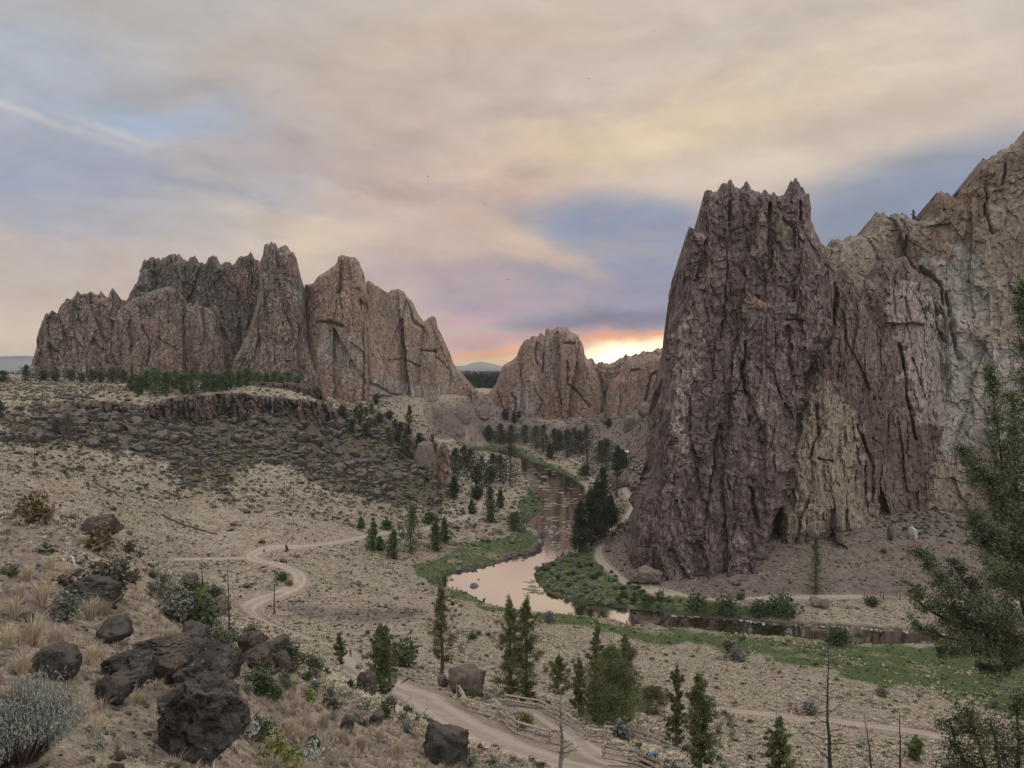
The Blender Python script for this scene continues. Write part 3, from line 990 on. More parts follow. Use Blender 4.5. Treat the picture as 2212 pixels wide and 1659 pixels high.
wq = grid_faces(60, 60)
me = mesh_np('river', np.stack([WX, WY, np.zeros_like(WX)], -1).reshape(-1, 3), wq, None, [m])
link('river', me, kind='structure')
# ------------------------------------------------------------------ rock walls and towers
def fin(name, sky, D, thick=(9, 14), R=9.0, lean=0.12, seed=0.0, amp=(2.0, 2.4, 1.5, .8, .45), stretch=.3, cracks=(), res=0.9,
        tint=(), tint2=(), jag=1.0, mat=None, label=None, cat='cliff', edge=None, group=None, cell=1.0, zmin=-3.0, joint=.35, iso=.6, tsoft=14, tamp=24):
    """one mass of rock standing at depth D (left, right), its skyline read off the photograph,
    bulging towards and away from the valley, broken by ribs, facets, joints and ledges"""
    sk = np.asarray(sky, float)
    u0, u1 = sk[0, 0], sk[-1, 0]
    px = 2212 / 1024 * res
    nc = int((u1 - u0) / px) + 2
    U = np.linspace(u0, u1, nc)
    Dl, Dr = D
    Dep = Dl + (Dr - Dl) * (U - u0) / (u1 - u0)
    Vt = np.interp(U, sk[:, 0], sk[:, 1])
    P = np.array([at_depth(a, b, d) for a, b, d in zip(U, Vt, Dep)])
    xt, zt = P[:, 0], P[:, 2]
    fx = np.stack([xt * (1 - k / Dep) for k in (0, thick[0], thick[0] + lean * 60)])
    fy = np.stack([Dep - k for k in (0, thick[0], thick[0] + lean * 60)])
    zb = ground_full(fx, fy).min(0) - 5.0
    zb = np.maximum(np.array([zb[max(0, i - 12):i + 13].min() for i in range(nc)]), zmin)
    js = (np.mean(D) / 250.0) ** .8
    stepn = perlin(xt / (4.2 * js) + .3 * perlin(xt / js, seed, 6.0), seed + 3, 2.0)
    jg = jag * js * (.7 * fbm(xt / (3.6 * js), seed, 1.0, 4) + 1.5 * np.floor(3 * stepn + .5) / 3 + .5 * np.maximum(0, perlin(xt / (2.4 * js), seed + 9, 2.0)))
    zt = np.maximum(zt + jg * sstep(zt - zb, 2, 14), zb + 1.0)
    nrw = int(max(10, np.percentile(zt - zb, 97) / np.mean(D) * F / px))
    T = np.linspace(0, 1, nrw)
    Z = zb[None] + T[:, None] * (zt - zb)[None]
    X = np.broadcast_to(xt[None], Z.shape).copy()
    outl = np.vstack([[xt[0], zb[0]], np.stack([xt, zt], 1)[::max(1, nc // 170)], [xt[-1], zt[-1]], [xt[-1], zb[-1]]])
    dist = seg_dist(X, Z, outl)
    q = np.clip(dist / R, 0, 1)
    infl = np.sqrt(np.clip(1 - (1 - q) ** 2, 0, 1))
    zmax = zt.max()
    fade = .45 + .55 * np.clip(dist / (R * .5), 0, 1)
    sc_ = np.mean(D) / 250.0
    wx = X + 1.3 * fbm(X / 18, Z / 26, seed + 4, 2)
    wz = Z + 1.3 * fbm(X / 18, Z / 26, seed + 14, 2)
    f1, j1 = facet(wx, wz, 24 * cell, stretch, seed)
    f2, j2 = facet(wx + .25 * wz, wz, 9 * cell, .15 + .6 * iso, seed + 2)
    f3, j3 = facet(X + .8 * perlin(X / 4, Z / 4, seed), wz, 3.6 * cell, iso, seed + 5)
    f4, j4 = facet(X, Z + .5 * perlin(X / 2, Z / 2, seed), 1.5, .75, seed + 7)
    disp = amp[0] * (ridged(wx / 34, wz * stretch / 34, seed, 2) - .4) + amp[1] * (f1 * 1.2 - joint * .6 * j1) + amp[2] * (f2 - joint * j2) + amp[3] * (f3 - joint * j3)
    disp = disp + amp[4] * (1.3 * f4 + .35 * fbm(X / 1.3, Z / 1.8, seed + 8, 2))
    UU, VV = project(X * .97, Dep[None] * .97, Z)
    for (pl, depth, wid) in cracks:
        d = seg_dist(UU + 3 * perlin(X / 5, Z / 5, 4.4), VV + 3 * perlin(X / 5, Z / 5, 8.8), pl)
        disp = disp - depth * np.exp(-(d / wid) ** 2)
    off = thick[0] * infl + lean * (zmax - Z) * np.clip(dist / (R * .4), 0, 1) + disp * fade
    if edge:
        off = off + edge(UU, VV, X, Z)
    Yf = Dep[None] - off
    k = Yf / Dep[None]
    Xf = X * (k * .75 + .25)
    # broken flanks: side-facing rock is pushed in and out as well
    wl = np.minimum(1, np.abs(xt - xt[0]) / 14)
    wr = np.minimum(1, np.abs(xt - xt[-1]) / 14)
    sgn = np.gradient(zt) / (np.abs(np.gradient(xt)) + 1e-6)
    sgn = np.clip(np.convolve(sgn, np.ones(9) / 9, 'same') / 2.0, -1, 1)
    def side(shp):
        return np.broadcast_to(-(sgn + (1 - wl) - (1 - wr)).clip(-1, 1)[None], shp)
    def flank(Y_, Z_):
        a1, _ = facet(Y_ + 2 * perlin(Z_ / 7, Y_ / 9, seed), Z_, 7 * cell, .5, seed + 21)
        a2, _ = facet(Y_, Z_, 2.4, .7, seed + 23)
        return jag * (1.1 * a1 + .5 * a2 - 1.0) * side(Y_.shape) * np.clip(Z_ - zb[None], 0, 6) / 6 * np.clip((zt[None] - Z_) / 5, .15, 1)
    Xf = Xf + flank(Yf, Z)
    tb = np.linspace(1, 0, 9)[1:]
    Zk = zb[None] + tb[:, None] * (zt - zb)[None]
    Xk = np.broadcast_to(xt[None], Zk.shape)
    db = seg_dist(Xk, Zk, outl)
    ib = np.sqrt(np.clip(1 - (1 - np.clip(db / R, 0, 1)) ** 2, 0, 1))
    Yk = Dep[None] + thick[1] * ib + .15 * (zmax - Zk) * ib + 2 * fbm(Xk / 12, Zk / 12, seed + 6, 2)
    Xa, Ya, Za = np.vstack([Xf, Xk + flank(Yk, Zk)]), np.vstack([Yf, Yk]), np.vstack([Z, Zk])
    V = np.stack([Xa, Ya, Za], -1).reshape(-1, 3)
    me = mesh_np(name, V, grid_faces(Xa.shape[0], nc), None, [mat], None, False)
    U2, V2 = project(Xa, Ya, Za)
    for an, polys in (('tint', tint), ('tint2', tint2)):
        tv = np.zeros(Xa.shape)
        for i, pl in enumerate(polys):
            tv = np.maximum(tv, zone(U2, V2, pl, tsoft, seed + i, tamp, 40))
        attr_np(me, an, tv)
    return link(name, me, label=label, cat=cat, group=group)


rk_left = mat_rock('smoky tuff', (.085, .07, .06), (.20, .16, .134), (.33, .27, .22), .22, .05, alt=(.235, .175, .147), alt2=(.235, .225, .19), bumpd=.9, fine=.45, speck=.8)
rk_dark = mat_rock('dark tuff', (.08, .069, .06), (.145, .12, .101), (.22, .18, .15), .25, .06, alt=(.22, .16, .125), alt2=(.19, .20, .165), bumpd=.9, fine=.45, speck=.8)
rk_warm = mat_rock('warm tuff', (.14, .104, .08), (.24, .18, .138), (.32, .25, .19), .2, .05, alt=(.28, .20, .155), alt2=(.29, .25, .215), bumpd=.5, fine=.4, speck=.65)
rk_red = mat_rock('red tuff', (.145, .102, .083), (.235, .168, .136), (.31, .235, .19), .12, .05, alt=(.28, .185, .145), alt2=(.28, .24, .215), bumpd=.45, fine=.4, speck=.6)
rk_tower = mat_rock('purple brown rhyolite', (.082, .062, .057), (.16, .124, .113), (.29, .233, .213), .5, .16, alt=(.34, .275, .245), alt2=(.24, .15, .10), bumpd=.6, fine=.9, speck=.9)
rk_pale = mat_rock('pale tuff', (.155, .128, .104), (.255, .215, .175), (.34, .295, .245), .5, .07, alt=(.345, .315, .28), alt2=(.215, .16, .12), bumpd=.6, fine=.55, speck=.35)
rk_should = mat_rock('dark shoulder', (.08, .058, .052), (.155, .115, .10), (.23, .18, .155), .5, .12, alt=(.30, .25, .195), alt2=(.35, .30, .27), bumpd=.6, fine=.8, speck=.6)
rk_basalt = mat_rock('rimrock basalt', (.05, .04, .034), (.13, .10, .082), (.22, .17, .135), .25, .25, alt=(.17, .16, .13), bumpd=.5, fine=.8, speck=.6)

# left group ---------------------------------------------------------------
fin('rock_wall', many(R1, (150, 1125), (178, 1110), (200, 1060), (215, 1000), (238, 930), (242, 880), (255, 830), (270, 780), (290, 735), (320, 715), (345, 690), (362, 715), (375, 690), (400, 660), (420, 635), (455, 635), (480, 595), (500, 558), (520, 570), (550, 575), (570, 600), (580, 585), (605, 600), (640, 590), (650, 562), (670, 580), (690, 620), (715, 560), (740, 528), (757, 560), (764, 645), (800, 760), (860, 900), (900, 1110)),
    (690, 700), thick=(6, 20), R=6, lean=.12, seed=1.2, amp=(4, 5, 3, 1.3, .6), cell=1.3, iso=.3, jag=1.6, mat=rk_left, tint=[many(R1, (600, 620), (740, 640), (760, 1100), (640, 1100), (580, 800))],
    label='lowest jagged grey rock wall at the left end of the left cliffs, a thin spike on its top', cat='rock wall')
fin('rock_wall', many(R1, (700, 1110), (740, 700), (770, 640), (790, 630), (800, 595), (815, 625), (835, 600), (865, 550), (890, 510), (905, 460), (925, 375), (960, 362), (1000, 365), (1050, 350), (1110, 345), (1135, 330), (1150, 345), (1170, 325), (1190, 360), (1230, 335), (1290, 370), (1340, 380), (1380, 357), (1440, 380), (1500, 395), (1540, 385), (1560, 360), (1610, 355), (1625, 332), (1660, 360), (1680, 380), (1720, 420), (1800, 700), (1850, 1110)),
    (700, 705), thick=(6, 22), R=6, lean=.16, seed=4.7, amp=(4, 5, 3.2, 1.6, .7), cell=1.2, iso=.25, jag=1.7, mat=rk_dark, tint=[many(R1, (1520, 420), (1680, 400), (1660, 640), (1560, 640))], tint2=[many(R1, (900, 420), (1000, 420), (980, 640), (900, 640))],
    label='broad dark rock wall with a flat ragged top among the left cliffs', cat='rock wall')
fin('rock_buttress', many(R1, (690, 1115), (715, 880), (760, 690), (860, 625), (940, 585), (1020, 560), (1100, 545), (1160, 570), (1200, 620), (1207, 660), (1235, 640), (1250, 668), (1280, 635), (1300, 660), (1350, 670), (1400, 700), (1420, 790), (1440, 850), (1465, 900), (1490, 980), (1494, 1115)),
    (682, 684), thick=(5, 22), R=6, lean=.10, seed=8.1, amp=(3, 4, 2.0, .9, .5), cell=1.4, iso=.25, stretch=.2, jag=.6, mat=rk_left, tint=[many(R1, (720, 800), (1000, 700), (1150, 800), (1490, 900), (1490, 1115), (700, 1115))], tint2=[many(R1, (1200, 670), (1240, 660), (1200, 830), (1165, 840))],
    cracks=[(many(R1, (750, 680), (705, 900), (690, 1080)), 5, 3), (many(R1, (840, 760), (860, 900), (850, 960)), 4, 2.4), (many(R1, (930, 790), (985, 900), (960, 1060)), 4, 2.6)],
    label='reddish rounded rock buttress standing in front of the broad dark wall', cat='rock buttress')
fin('rock_spire', many(R1, (1495, 1130), (1530, 1000), (1600, 860), (1640, 760), (1668, 640), (1680, 480), (1688, 360), (1708, 345), (1710, 280), (1725, 268), (1740, 290), (1755, 263), (1790, 265), (1800, 302), (1815, 290), (1860, 290), (1880, 300), (1905, 305), (1925, 350), (1924, 400), (1945, 450), (1950, 500), (1965, 640), (1980, 780), (2000, 930), (2040, 1020), (2090, 1120), (2112, 1290)),
    (662, 652), thick=(10, 22), R=8, lean=.12, seed=12.4, amp=(3, 5, 2.6, 1.3, .6), cell=1.3, iso=.25, stretch=.25, jag=.8, mat=rk_left,
    tint=[many(R1, (1700, 640), (1950, 560), (1985, 900), (2100, 1250), (1850, 1050), (1720, 800)), many(R1, (1870, 360), (1940, 440), (1930, 520), (1850, 460))], tint2=[many(R1, (1830, 500), (1950, 520), (1965, 660), (1900, 620)), many(R1, (1690, 450), (1740, 430), (1740, 600), (1690, 640))],
    cracks=[(many(R1, (1800, 300), (1815, 420)), 4, 2.5)],
    label='tallest double-topped rock spire of the left cliffs', cat='rock spire')
fin('rock_pinnacle', many(R2, (285, 1210), (312, 700), (316, 520), (345, 515), (380, 500), (410, 480), (450, 455), (490, 430), (520, 410), (540, 385), (545, 350), (575, 340), (600, 350), (650, 345), (680, 375), (700, 430), (718, 460), (724, 520), (745, 620), (752, 900), (760, 1300)),
    (668, 664), thick=(10, 22), R=9, lean=.12, seed=15.9, amp=(3, 6, 2.2, .9, .45), cell=1.7, iso=.25, joint=.25, stretch=.2, jag=.6, mat=rk_warm,
    tint=[many(R2, (520, 560), (740, 600), (715, 900), (600, 800))], tint2=[many(R2, (440, 850), (700, 930), (700, 1150), (560, 1160), (450, 1000))],
    cracks=[(many(R2, (420, 770), (500, 770), (580, 800)), 5, 3), (many(R2, (540, 560), (580, 680)), 3, 2), (many(R2, (745, 560), (722, 800), (714, 1280)), 6, 3)], edge=lambda U, V, X, Z: -22 * (1 - sstep(U, 655, 700)) * sstep(V, 500, 640),
    label='warm brown pointed rock pinnacle just right of the double-topped spire', cat='rock pinnacle')
fin('cliff', many(R2, (700, 1290), (716, 900), (722, 700), (726, 500), (745, 500), (790, 530), (830, 555), (870, 575), (900, 555), (940, 553), (975, 575), (990, 610), (1020, 620), (1040, 660), (1060, 710), (1090, 750), (1100, 765), (1140, 745), (1175, 740), (1185, 770), (1190, 810), (1215, 840), (1240, 900), (1270, 970), (1290, 1030), (1310, 1070), (1340, 1100), (1380, 1140), (1420, 1180), (1450, 1215)),
    (676, 752), thick=(7, 22), R=7, lean=.12, seed=19.3, amp=(2, 5, 1.4, .6, .35), cell=2.0, iso=.25, joint=.25, stretch=.15, jag=.6, mat=rk_warm, tint2=[many(R2, (900, 620), (1010, 640), (1030, 760), (930, 760)), many(R2, (740, 1150), (1300, 1180), (1300, 1290), (740, 1300))],
    cracks=[(many(R2, (1000, 640), (1040, 760), (1090, 800)), 5, 3), (many(R2, (1090, 950), (1190, 960)), 4, 2.5), (many(R2, (1190, 830), (1230, 960)), 3, 2), (many(R2, (720, 1150), (800, 1190), (900, 1240), (1020, 1270)), 4, 3), (many(R2, (1190, 1000), (1270, 1070)), 3, 2), (many(R2, (1100, 800), (1085, 950), (1070, 1180)), 3, 2.4), (many(R2, (870, 1020), (980, 1010), (1080, 1060)), 2.5, 2.5)],
    label='smooth brown cliff sloping down to the gap at the right end of the left cliffs', cat='cliff')

# middle -------------------------------------------------------------------
fin('rock_dome', many(RG, (430, 860), (480, 800), (510, 760), (560, 690), (590, 610), (620, 540), (660, 510), (700, 490), (740, 460), (755, 410), (770, 370), (800, 330), (830, 308), (860, 300), (862, 280), (890, 275), (925, 285), (935, 250), (960, 240), (975, 260), (984, 275), (988, 215), (1005, 200), (1050, 215), (1090, 200), (1150, 190), (1180, 195), (1215, 235), (1240, 245), (1278, 255), (1282, 290), (1310, 330), (1325, 380), (1328, 430), (1360, 480), (1400, 500), (1450, 620), (1500, 800), (1520, 960)),
    (768, 752), thick=(11, 24), R=9, lean=.12, seed=23.6, amp=(3, 5, 1.5, .7, .4), cell=1.6, iso=.2, joint=.3, stretch=.14, jag=.5, mat=rk_red,
    tint=[many(RG, (1080, 660), (1180, 700), (1200, 900), (1100, 950), (1060, 800)), many(RG, (580, 760), (720, 780), (720, 940), (570, 900))], tint2=[many(RG, (740, 720), (880, 720), (900, 960), (750, 940)), many(RG, (1000, 260), (1060, 300), (1040, 700), (960, 600))],
    cracks=[(many(RG, (915, 330), (905, 420), (915, 520)), 5, 2.4), (many(RG, (975, 420), (965, 600)), 4, 2), (many(RG, (1180, 500), (1185, 690), (1290, 780), (1370, 890)), 5, 2.2), (many(RG, (690, 780), (730, 830), (720, 960)), 4, 2), (many(RG, (1140, 330), (1250, 340)), 4, 2.5), (many(RG, (900, 740), (960, 860), (900, 980)), 3, 2)],
    label='freestanding reddish rock with a blocky overhanging top between the gap and the sunset', cat='rock')
fin('rock_ridge', many(RG, (1300, 1000), (1330, 600), (1360, 485), (1400, 470), (1420, 495), (1440, 515), (1500, 500), (1600, 490), (1640, 460), (1660, 470), (1690, 445), (1740, 440), (1780, 430), (1800, 440), (1850, 405), (1900, 410), (1960, 385), (2040, 360), (2120, 330), (2300, 280)),
    (800, 730), thick=(8, 26), R=10, lean=.3, seed=27.2, amp=(3, 4, 3, 1.6, .8), stretch=.25, jag=.9, mat=rk_warm,
    label='low brown rock ridge running right under the sunset glow to the tower', cat='rock ridge')
fin('rock_slab', many(RG, (1490, 1010), (1512, 900), (1520, 760), (1545, 690), (1590, 640), (1640, 590), (1680, 500), (1720, 470), (1800, 460), (1880, 440), (1960, 430), (2050, 440), (2120, 470), (2200, 600), (2300, 700)),
    (715, 672), thick=(10, 22), R=12, lean=.14, seed=30.8, amp=(1.5, 2.6, 1.0, .5, .35), cell=1.7, iso=.2, joint=.25, stretch=.12, jag=.6, mat=rk_red,
    tint=[many(RG, (1520, 700), (1630, 600), (1620, 980), (1530, 980))], tint2=[many(RG, (1630, 640), (1660, 640), (1660, 980), (1620, 980)), many(RG, (1730, 620), (1780, 600), (1770, 680), (1720, 690))],
    cracks=[(many(RG, (1990, 570), (1900, 620), (1870, 760), (1850, 830)), 5, 2.5), (many(RG, (1640, 600), (1632, 800), (1610, 980)), 3, 2), (many(RG, (1740, 580), (1800, 570)), 4, 2.5)],
    label='flat red rock slab below the glow, left of the dark tower', cat='rock slab')

# right: tower, shoulder, high cliff ---------------------------------------
tower_sky = many(R6, (-30, 960), (-8, 900), (2, 830), (12, 760), (40, 640), (80, 590), (105, 500), (112, 300), (118, 120)) + \
    many(R3, (128, 1640), (150, 1450), (178, 1250), (184, 1130), (214, 1070), (234, 1010), (240, 950), (252, 800), (268, 700), (276, 660), (290, 620), (305, 580), (320, 570), (348, 582), (360, 545), (366, 480), (384, 440), (390, 390), (420, 375), (450, 380), (475, 350), (490, 325), (520, 330), (545, 318), (562, 330), (572, 352), (598, 345), (610, 330), (634, 330), (650, 355), (665, 382), (700, 390), (720, 395), (735, 363), (750, 375), (768, 412), (790, 395), (815, 402), (850, 395), (862, 360), (880, 312), (897, 305), (918, 286), (934, 310), (945, 345), (970, 372), (998, 397), (1002, 460), (1006, 532), (1020, 545), (1032, 590), (1045, 625), (1062, 670), (1086, 692), (1100, 740), (1112, 820), (1122, 1000), (1150, 1300), (1175, 1600), (1190, 1900), (1205, 2300))
tw_x = at_depth(1600, 800, 255)[0]
fin('rock_tower', tower_sky, (262, 256), thick=(7, 24), R=7, lean=.05, seed=34.5, amp=(2.2, 2.2, 1.5, .7, .32), cell=.75, joint=.45, iso=.2, tsoft=30, edge=lambda U, V, X, Z: -27 * sstep(U - np.interp(V, [680, 790, 900, 1020, 1150, 1300], [1815, 1742, 1712, 1690, 1650, 1640]) + 16 * fbm(V / 30, U / 60, 2.2, 3), -16, 40) * sstep(V, 690, 800) * (1 - sstep(V, 1200, 1250)), stretch=.16, jag=1.3, res=.8, mat=rk_tower,
    tint=[many(R3, (240, 1150), (300, 1080), (330, 1300), (280, 1640), (230, 1640), (220, 1350)), many(R6, (220, 0), (290, 0), (300, 300), (260, 500), (200, 400))], tint2=[many(R3, (640, 960), (720, 980), (720, 1060), (650, 1050))],
    cracks=[(many(R3, (370, 560), (350, 760), (330, 900)), 3.5, 3), (many(R3, (760, 430), (745, 700)), 3.5, 3), (many(R3, (610, 1220), (590, 1400)) + many(R6, (640, 200), (620, 480)), 4, 2.6), (many(R3, (940, 420), (930, 700)), 3, 3), (many(R3, (530, 420), (500, 800), (480, 1200)), 2, 3),
            (many(R6, (460, 250), (400, 700), (300, 1000)), 2.2, 3), (many(R6, (640, 600), (690, 820)), 3, 3)],
    label='huge dark purple-brown rock tower with a spiked top rising over the river bend', cat='rock tower')
fin('rock_shoulder', many(R3, (820, 2300), (850, 1950), (900, 1650), (960, 1350), (1010, 1180), (1062, 1000), (1090, 880), (1130, 870), (1150, 830), (1180, 782), (1220, 795), (1250, 840), (1290, 870), (1340, 850), (1360, 780), (1400, 740), (1440, 728), (1480, 745), (1540, 750), (1570, 800), (1600, 820), (1640, 860), (1680, 905), (1700, 1000), (1720, 1200), (1750, 1500), (1790, 1750), (1850, 2140)),
    (266, 312), thick=(6, 24), R=7, lean=.05, seed=38.1, amp=(2, 2.4, 1.3, .6, .3), cell=.9, joint=.35, iso=.25, tsoft=34, tamp=40, stretch=.3, jag=.9, res=.85, mat=rk_should,
    tint=[many(R6, (900, -60), (1080, -40), (1130, 60), (1230, 120), (1270, 380), (1250, 560), (1380, 720), (1400, 800), (1200, 860), (800, 860), (680, 940), (760, 600), (850, 300), (870, 60))], tint2=[many(R3, (1440, 900), (1680, 900), (1800, 1700), (1600, 1680), (1540, 1400), (1470, 1150))],
    cracks=[(many(R3, (1130, 880), (1110, 1100), (1080, 1280)), 4, 3), (many(R3, (1490, 1230), (1520, 1380)) + many(R6, (1560, 200), (1580, 330)), 4, 3.4), (many(R6, (990, 150), (1000, 300), (960, 440)), 3, 3), (many(R6, (1000, 440), (1100, 455)), 2.5, 2.2), (many(R6, (1250, 250), (1310, 420), (1330, 680)), 2.5, 3), (many(R6, (860, 100), (820, 420), (740, 720)), 4, 3.5)],
    label='dark rock shoulder with a pale yellow streaked patch, right of the tall tower', cat='rock shoulder')
fin('high_cliff', many(R3, (1000, 760), (1060, 700), (1090, 688), (1115, 650), (1150, 625), (1175, 640), (1215, 620), (1290, 605), (1320, 570), (1335, 520), (1370, 490), (1410, 490), (1440, 530), (1470, 495), (1530, 505), (1560, 540), (1640, 532), (1660, 500), (1670, 450), (1715, 390), (1740, 370), (1810, 380), (1830, 400), (1840, 350), (1900, 320), (1928, 260), (1948, 220), (1960, 190), (2015, 185), (2025, 160), (2110, 120), (2170, 60), (2210, 20), (2300, -60), (2500, -160), (2900, -200)),
    (345, 305), thick=(8, 34), R=9, lean=.14, seed=42.7, amp=(3, 4, 1.3, .6, .3), cell=1.4, joint=.12, tsoft=30, tamp=36, stretch=.4, jag=1.0, res=.9, mat=rk_pale,
    tint=[many(R3, (1600, 800), (1700, 640), (1950, 680), (2000, 850), (1990, 1150), (1760, 1120), (1720, 900)), many(R3, (1560, 1240), (1760, 1160), (2212, 1300), (2212, 1750), (1650, 1900), (1600, 1500))],
    tint2=[many(R3, (1640, 560), (1700, 400), (2212, 60), (2212, 240), (1990, 560), (1760, 760), (1620, 640)), many(R3, (1530, 640), (1600, 640), (1580, 800), (1540, 780))],
    cracks=[(many(R3, (1520, 640), (1540, 760)), 3, 3), (many(R3, (1960, 240), (1950, 460), (2000, 620)), 3, 3), (many(R3, (1740, 960), (1760, 1160), (1800, 1330)), 3.5, 4), (many(R3, (1600, 820), (1690, 900), (1710, 1010)), 3.5, 4), (many(R3, (1640, 1120), (1690, 1220)), 3, 3), (many(R3, (2080, 210), (2060, 330)), 3, 3)],
    edge=lambda U, V, X, Z: 9 * sstep(V, 720, 1080),
    label='towering pale grey-brown cliff climbing out of the picture on the right', cat='cliff')

oy = ghit(962, 1050)[1]
fin('rock_outcrop', [(930, 1058), (936, 1010), (944, 978), (950, 962), (957, 957), (965, 960), (969, 985), (976, 1020), (992, 1058)], (oy + 3, oy + 3), thick=(3, 5), R=4, lean=.1, seed=60.2, amp=(1, 1.2, 1.2, .8, .5), cell=.6, jag=.5, mat=rk_warm,
    label='tall brown rock outcrop at the left of the inner bend grove', cat='rock outcrop')
# basalt rimrock along the mesa --------------------------------------------
fin('rimrock', [(60, 890), (90, 876), (170, 870), (230, 867), (262, 874), (300, 880), (330, 868), (384, 857), (430, 852), (500, 849), (520, 847), (560, 853), (620, 859), (660, 863), (700, 870), (716, 884), (726, 896)],
    (350, 432), thick=(3, 14), R=3, lean=.1, seed=47.7, amp=(1.2, 1.5, 2.6, 1.8, .8), cell=.55, iso=.2, joint=.8, stretch=.22, jag=.35, res=.75, mat=rk_basalt,
    label='long low band of dark columnar rimrock along the edge of the mesa', cat='rimrock')
fin('rimrock', [(505, 838), (520, 828), (560, 826), (620, 827), (660, 829), (690, 834), (702, 858)],
    (490, 500), thick=(2, 10), R=3, lean=.12, seed=51.7, amp=(1, .8, 2.0, 1.5, .7), cell=.55, iso=.25, joint=.8, stretch=.3, jag=.4, res=.75, mat=rk_basalt,
    label='short upper ledge of dark rimrock at the foot of the double-topped spire', cat='rimrock')

# ------------------------------------------------------------------ far country
def far_range(name, prof, D, label, mat):
    sk = np.asarray(prof, float)
    U = np.linspace(sk[0, 0], sk[-1, 0], 240)
    Vt = np.interp(U, sk[:, 0], sk[:, 1])
    P = np.array([at_depth(a, b, D) for a, b in zip(U, Vt)])
    zt = P[:, 2] + D * .0006 * fbm(U / 30, 1.1, .2, 4)
    T = np.linspace(0, 1, 14)
    rows = []
    for t_ in T:
        rows.append(np.stack([P[:, 0] * (1 - .0 * t_), D - (1 - t_) * D * .12 + D * .01 * fbm(P[:, 0] / (D * .02), t_ * 4, 3.0, 3), 30 + t_ * (zt - 30)], 1))
    for t_ in T[::-1][1:]:
        rows.append(np.stack([P[:, 0], D + (1 - t_) * D * .12 + 0 * U, 30 + t_ * (zt - 30)], 1))
    V = np.vstack(rows)
    return link(name, mesh_np(name, V, grid_faces(len(rows), len(U)), None, [mat]), kind='structure')


mt = mat_plain('far mountain', (.06, .07, .06), (.12, .11, .09), .0006)
far_range('mountain', [(860, 806), (930, 800), (980, 791), (1006, 789), (1020, 784), (1040, 780.5), (1050, 783), (1075, 789), (1120, 795), (1200, 800), (1300, 806)], 16000, '', mt)
far_range('mountain', [(-250, 775), (-120, 771), (-40, 770), (20, 769.5), (38, 768), (60, 769), (110, 772), (220, 780), (420, 795), (520, 806)], 15000, '', mt)
# ------------------------------------------------------------------ fast lookups on the ground sheet
_lr = np.log(_r)


def gsample(A, x, y):
    a = np.arctan2(x, y); l = np.log(np.maximum(np.hypot(x, y), 1.21))
    fi = np.clip(np.interp(l, _lr, np.arange(len(_r))), 0, len(_r) - 1.001)
    fj = np.clip(np.interp(a, _az, np.arange(len(_az))), 0, len(_az) - 1.001)
    i = fi.astype(int); j = fj.astype(int); u = fi - i; v = fj - j
    return (A[i, j] * (1 - u) * (1 - v) + A[i + 1, j] * u * (1 - v) + A[i, j + 1] * (1 - u) * v + A[i + 1, j + 1] * u * v)


rs = np.random.RandomState(11)


# ------------------------------------------------------------------ foliage
def crown_mesh(fb, mt):
    me = fb.mesh('crown', [mt], False)
    attr_np(me, 'tone', fb.tone)
    return me


def leaf_quads(cen, size, rg, up=.4, asp=.55):
    n = len(cen)
    a = rg.normal(size=(n, 3)); a[:, 2] += up; a /= np.linalg.norm(a, axis=1)[:, None]
    b = rg.normal(size=(n, 3)); b -= (b * a).sum(1)[:, None] * a; b /= np.linalg.norm(b, axis=1)[:, None]
    s = np.broadcast_to(np.asarray(size, float), (n,))[:, None] * (.6 + .8 * rg.rand(n, 1))
    a = a * s; b = b * s * asp
    V = np.stack([cen - a * .5, cen + b * .5 - a * .1, cen + a * .5, cen - b * .5 - a * .1], 1).reshape(-1, 3)
    return V, np.arange(n * 4).reshape(-1, 4)


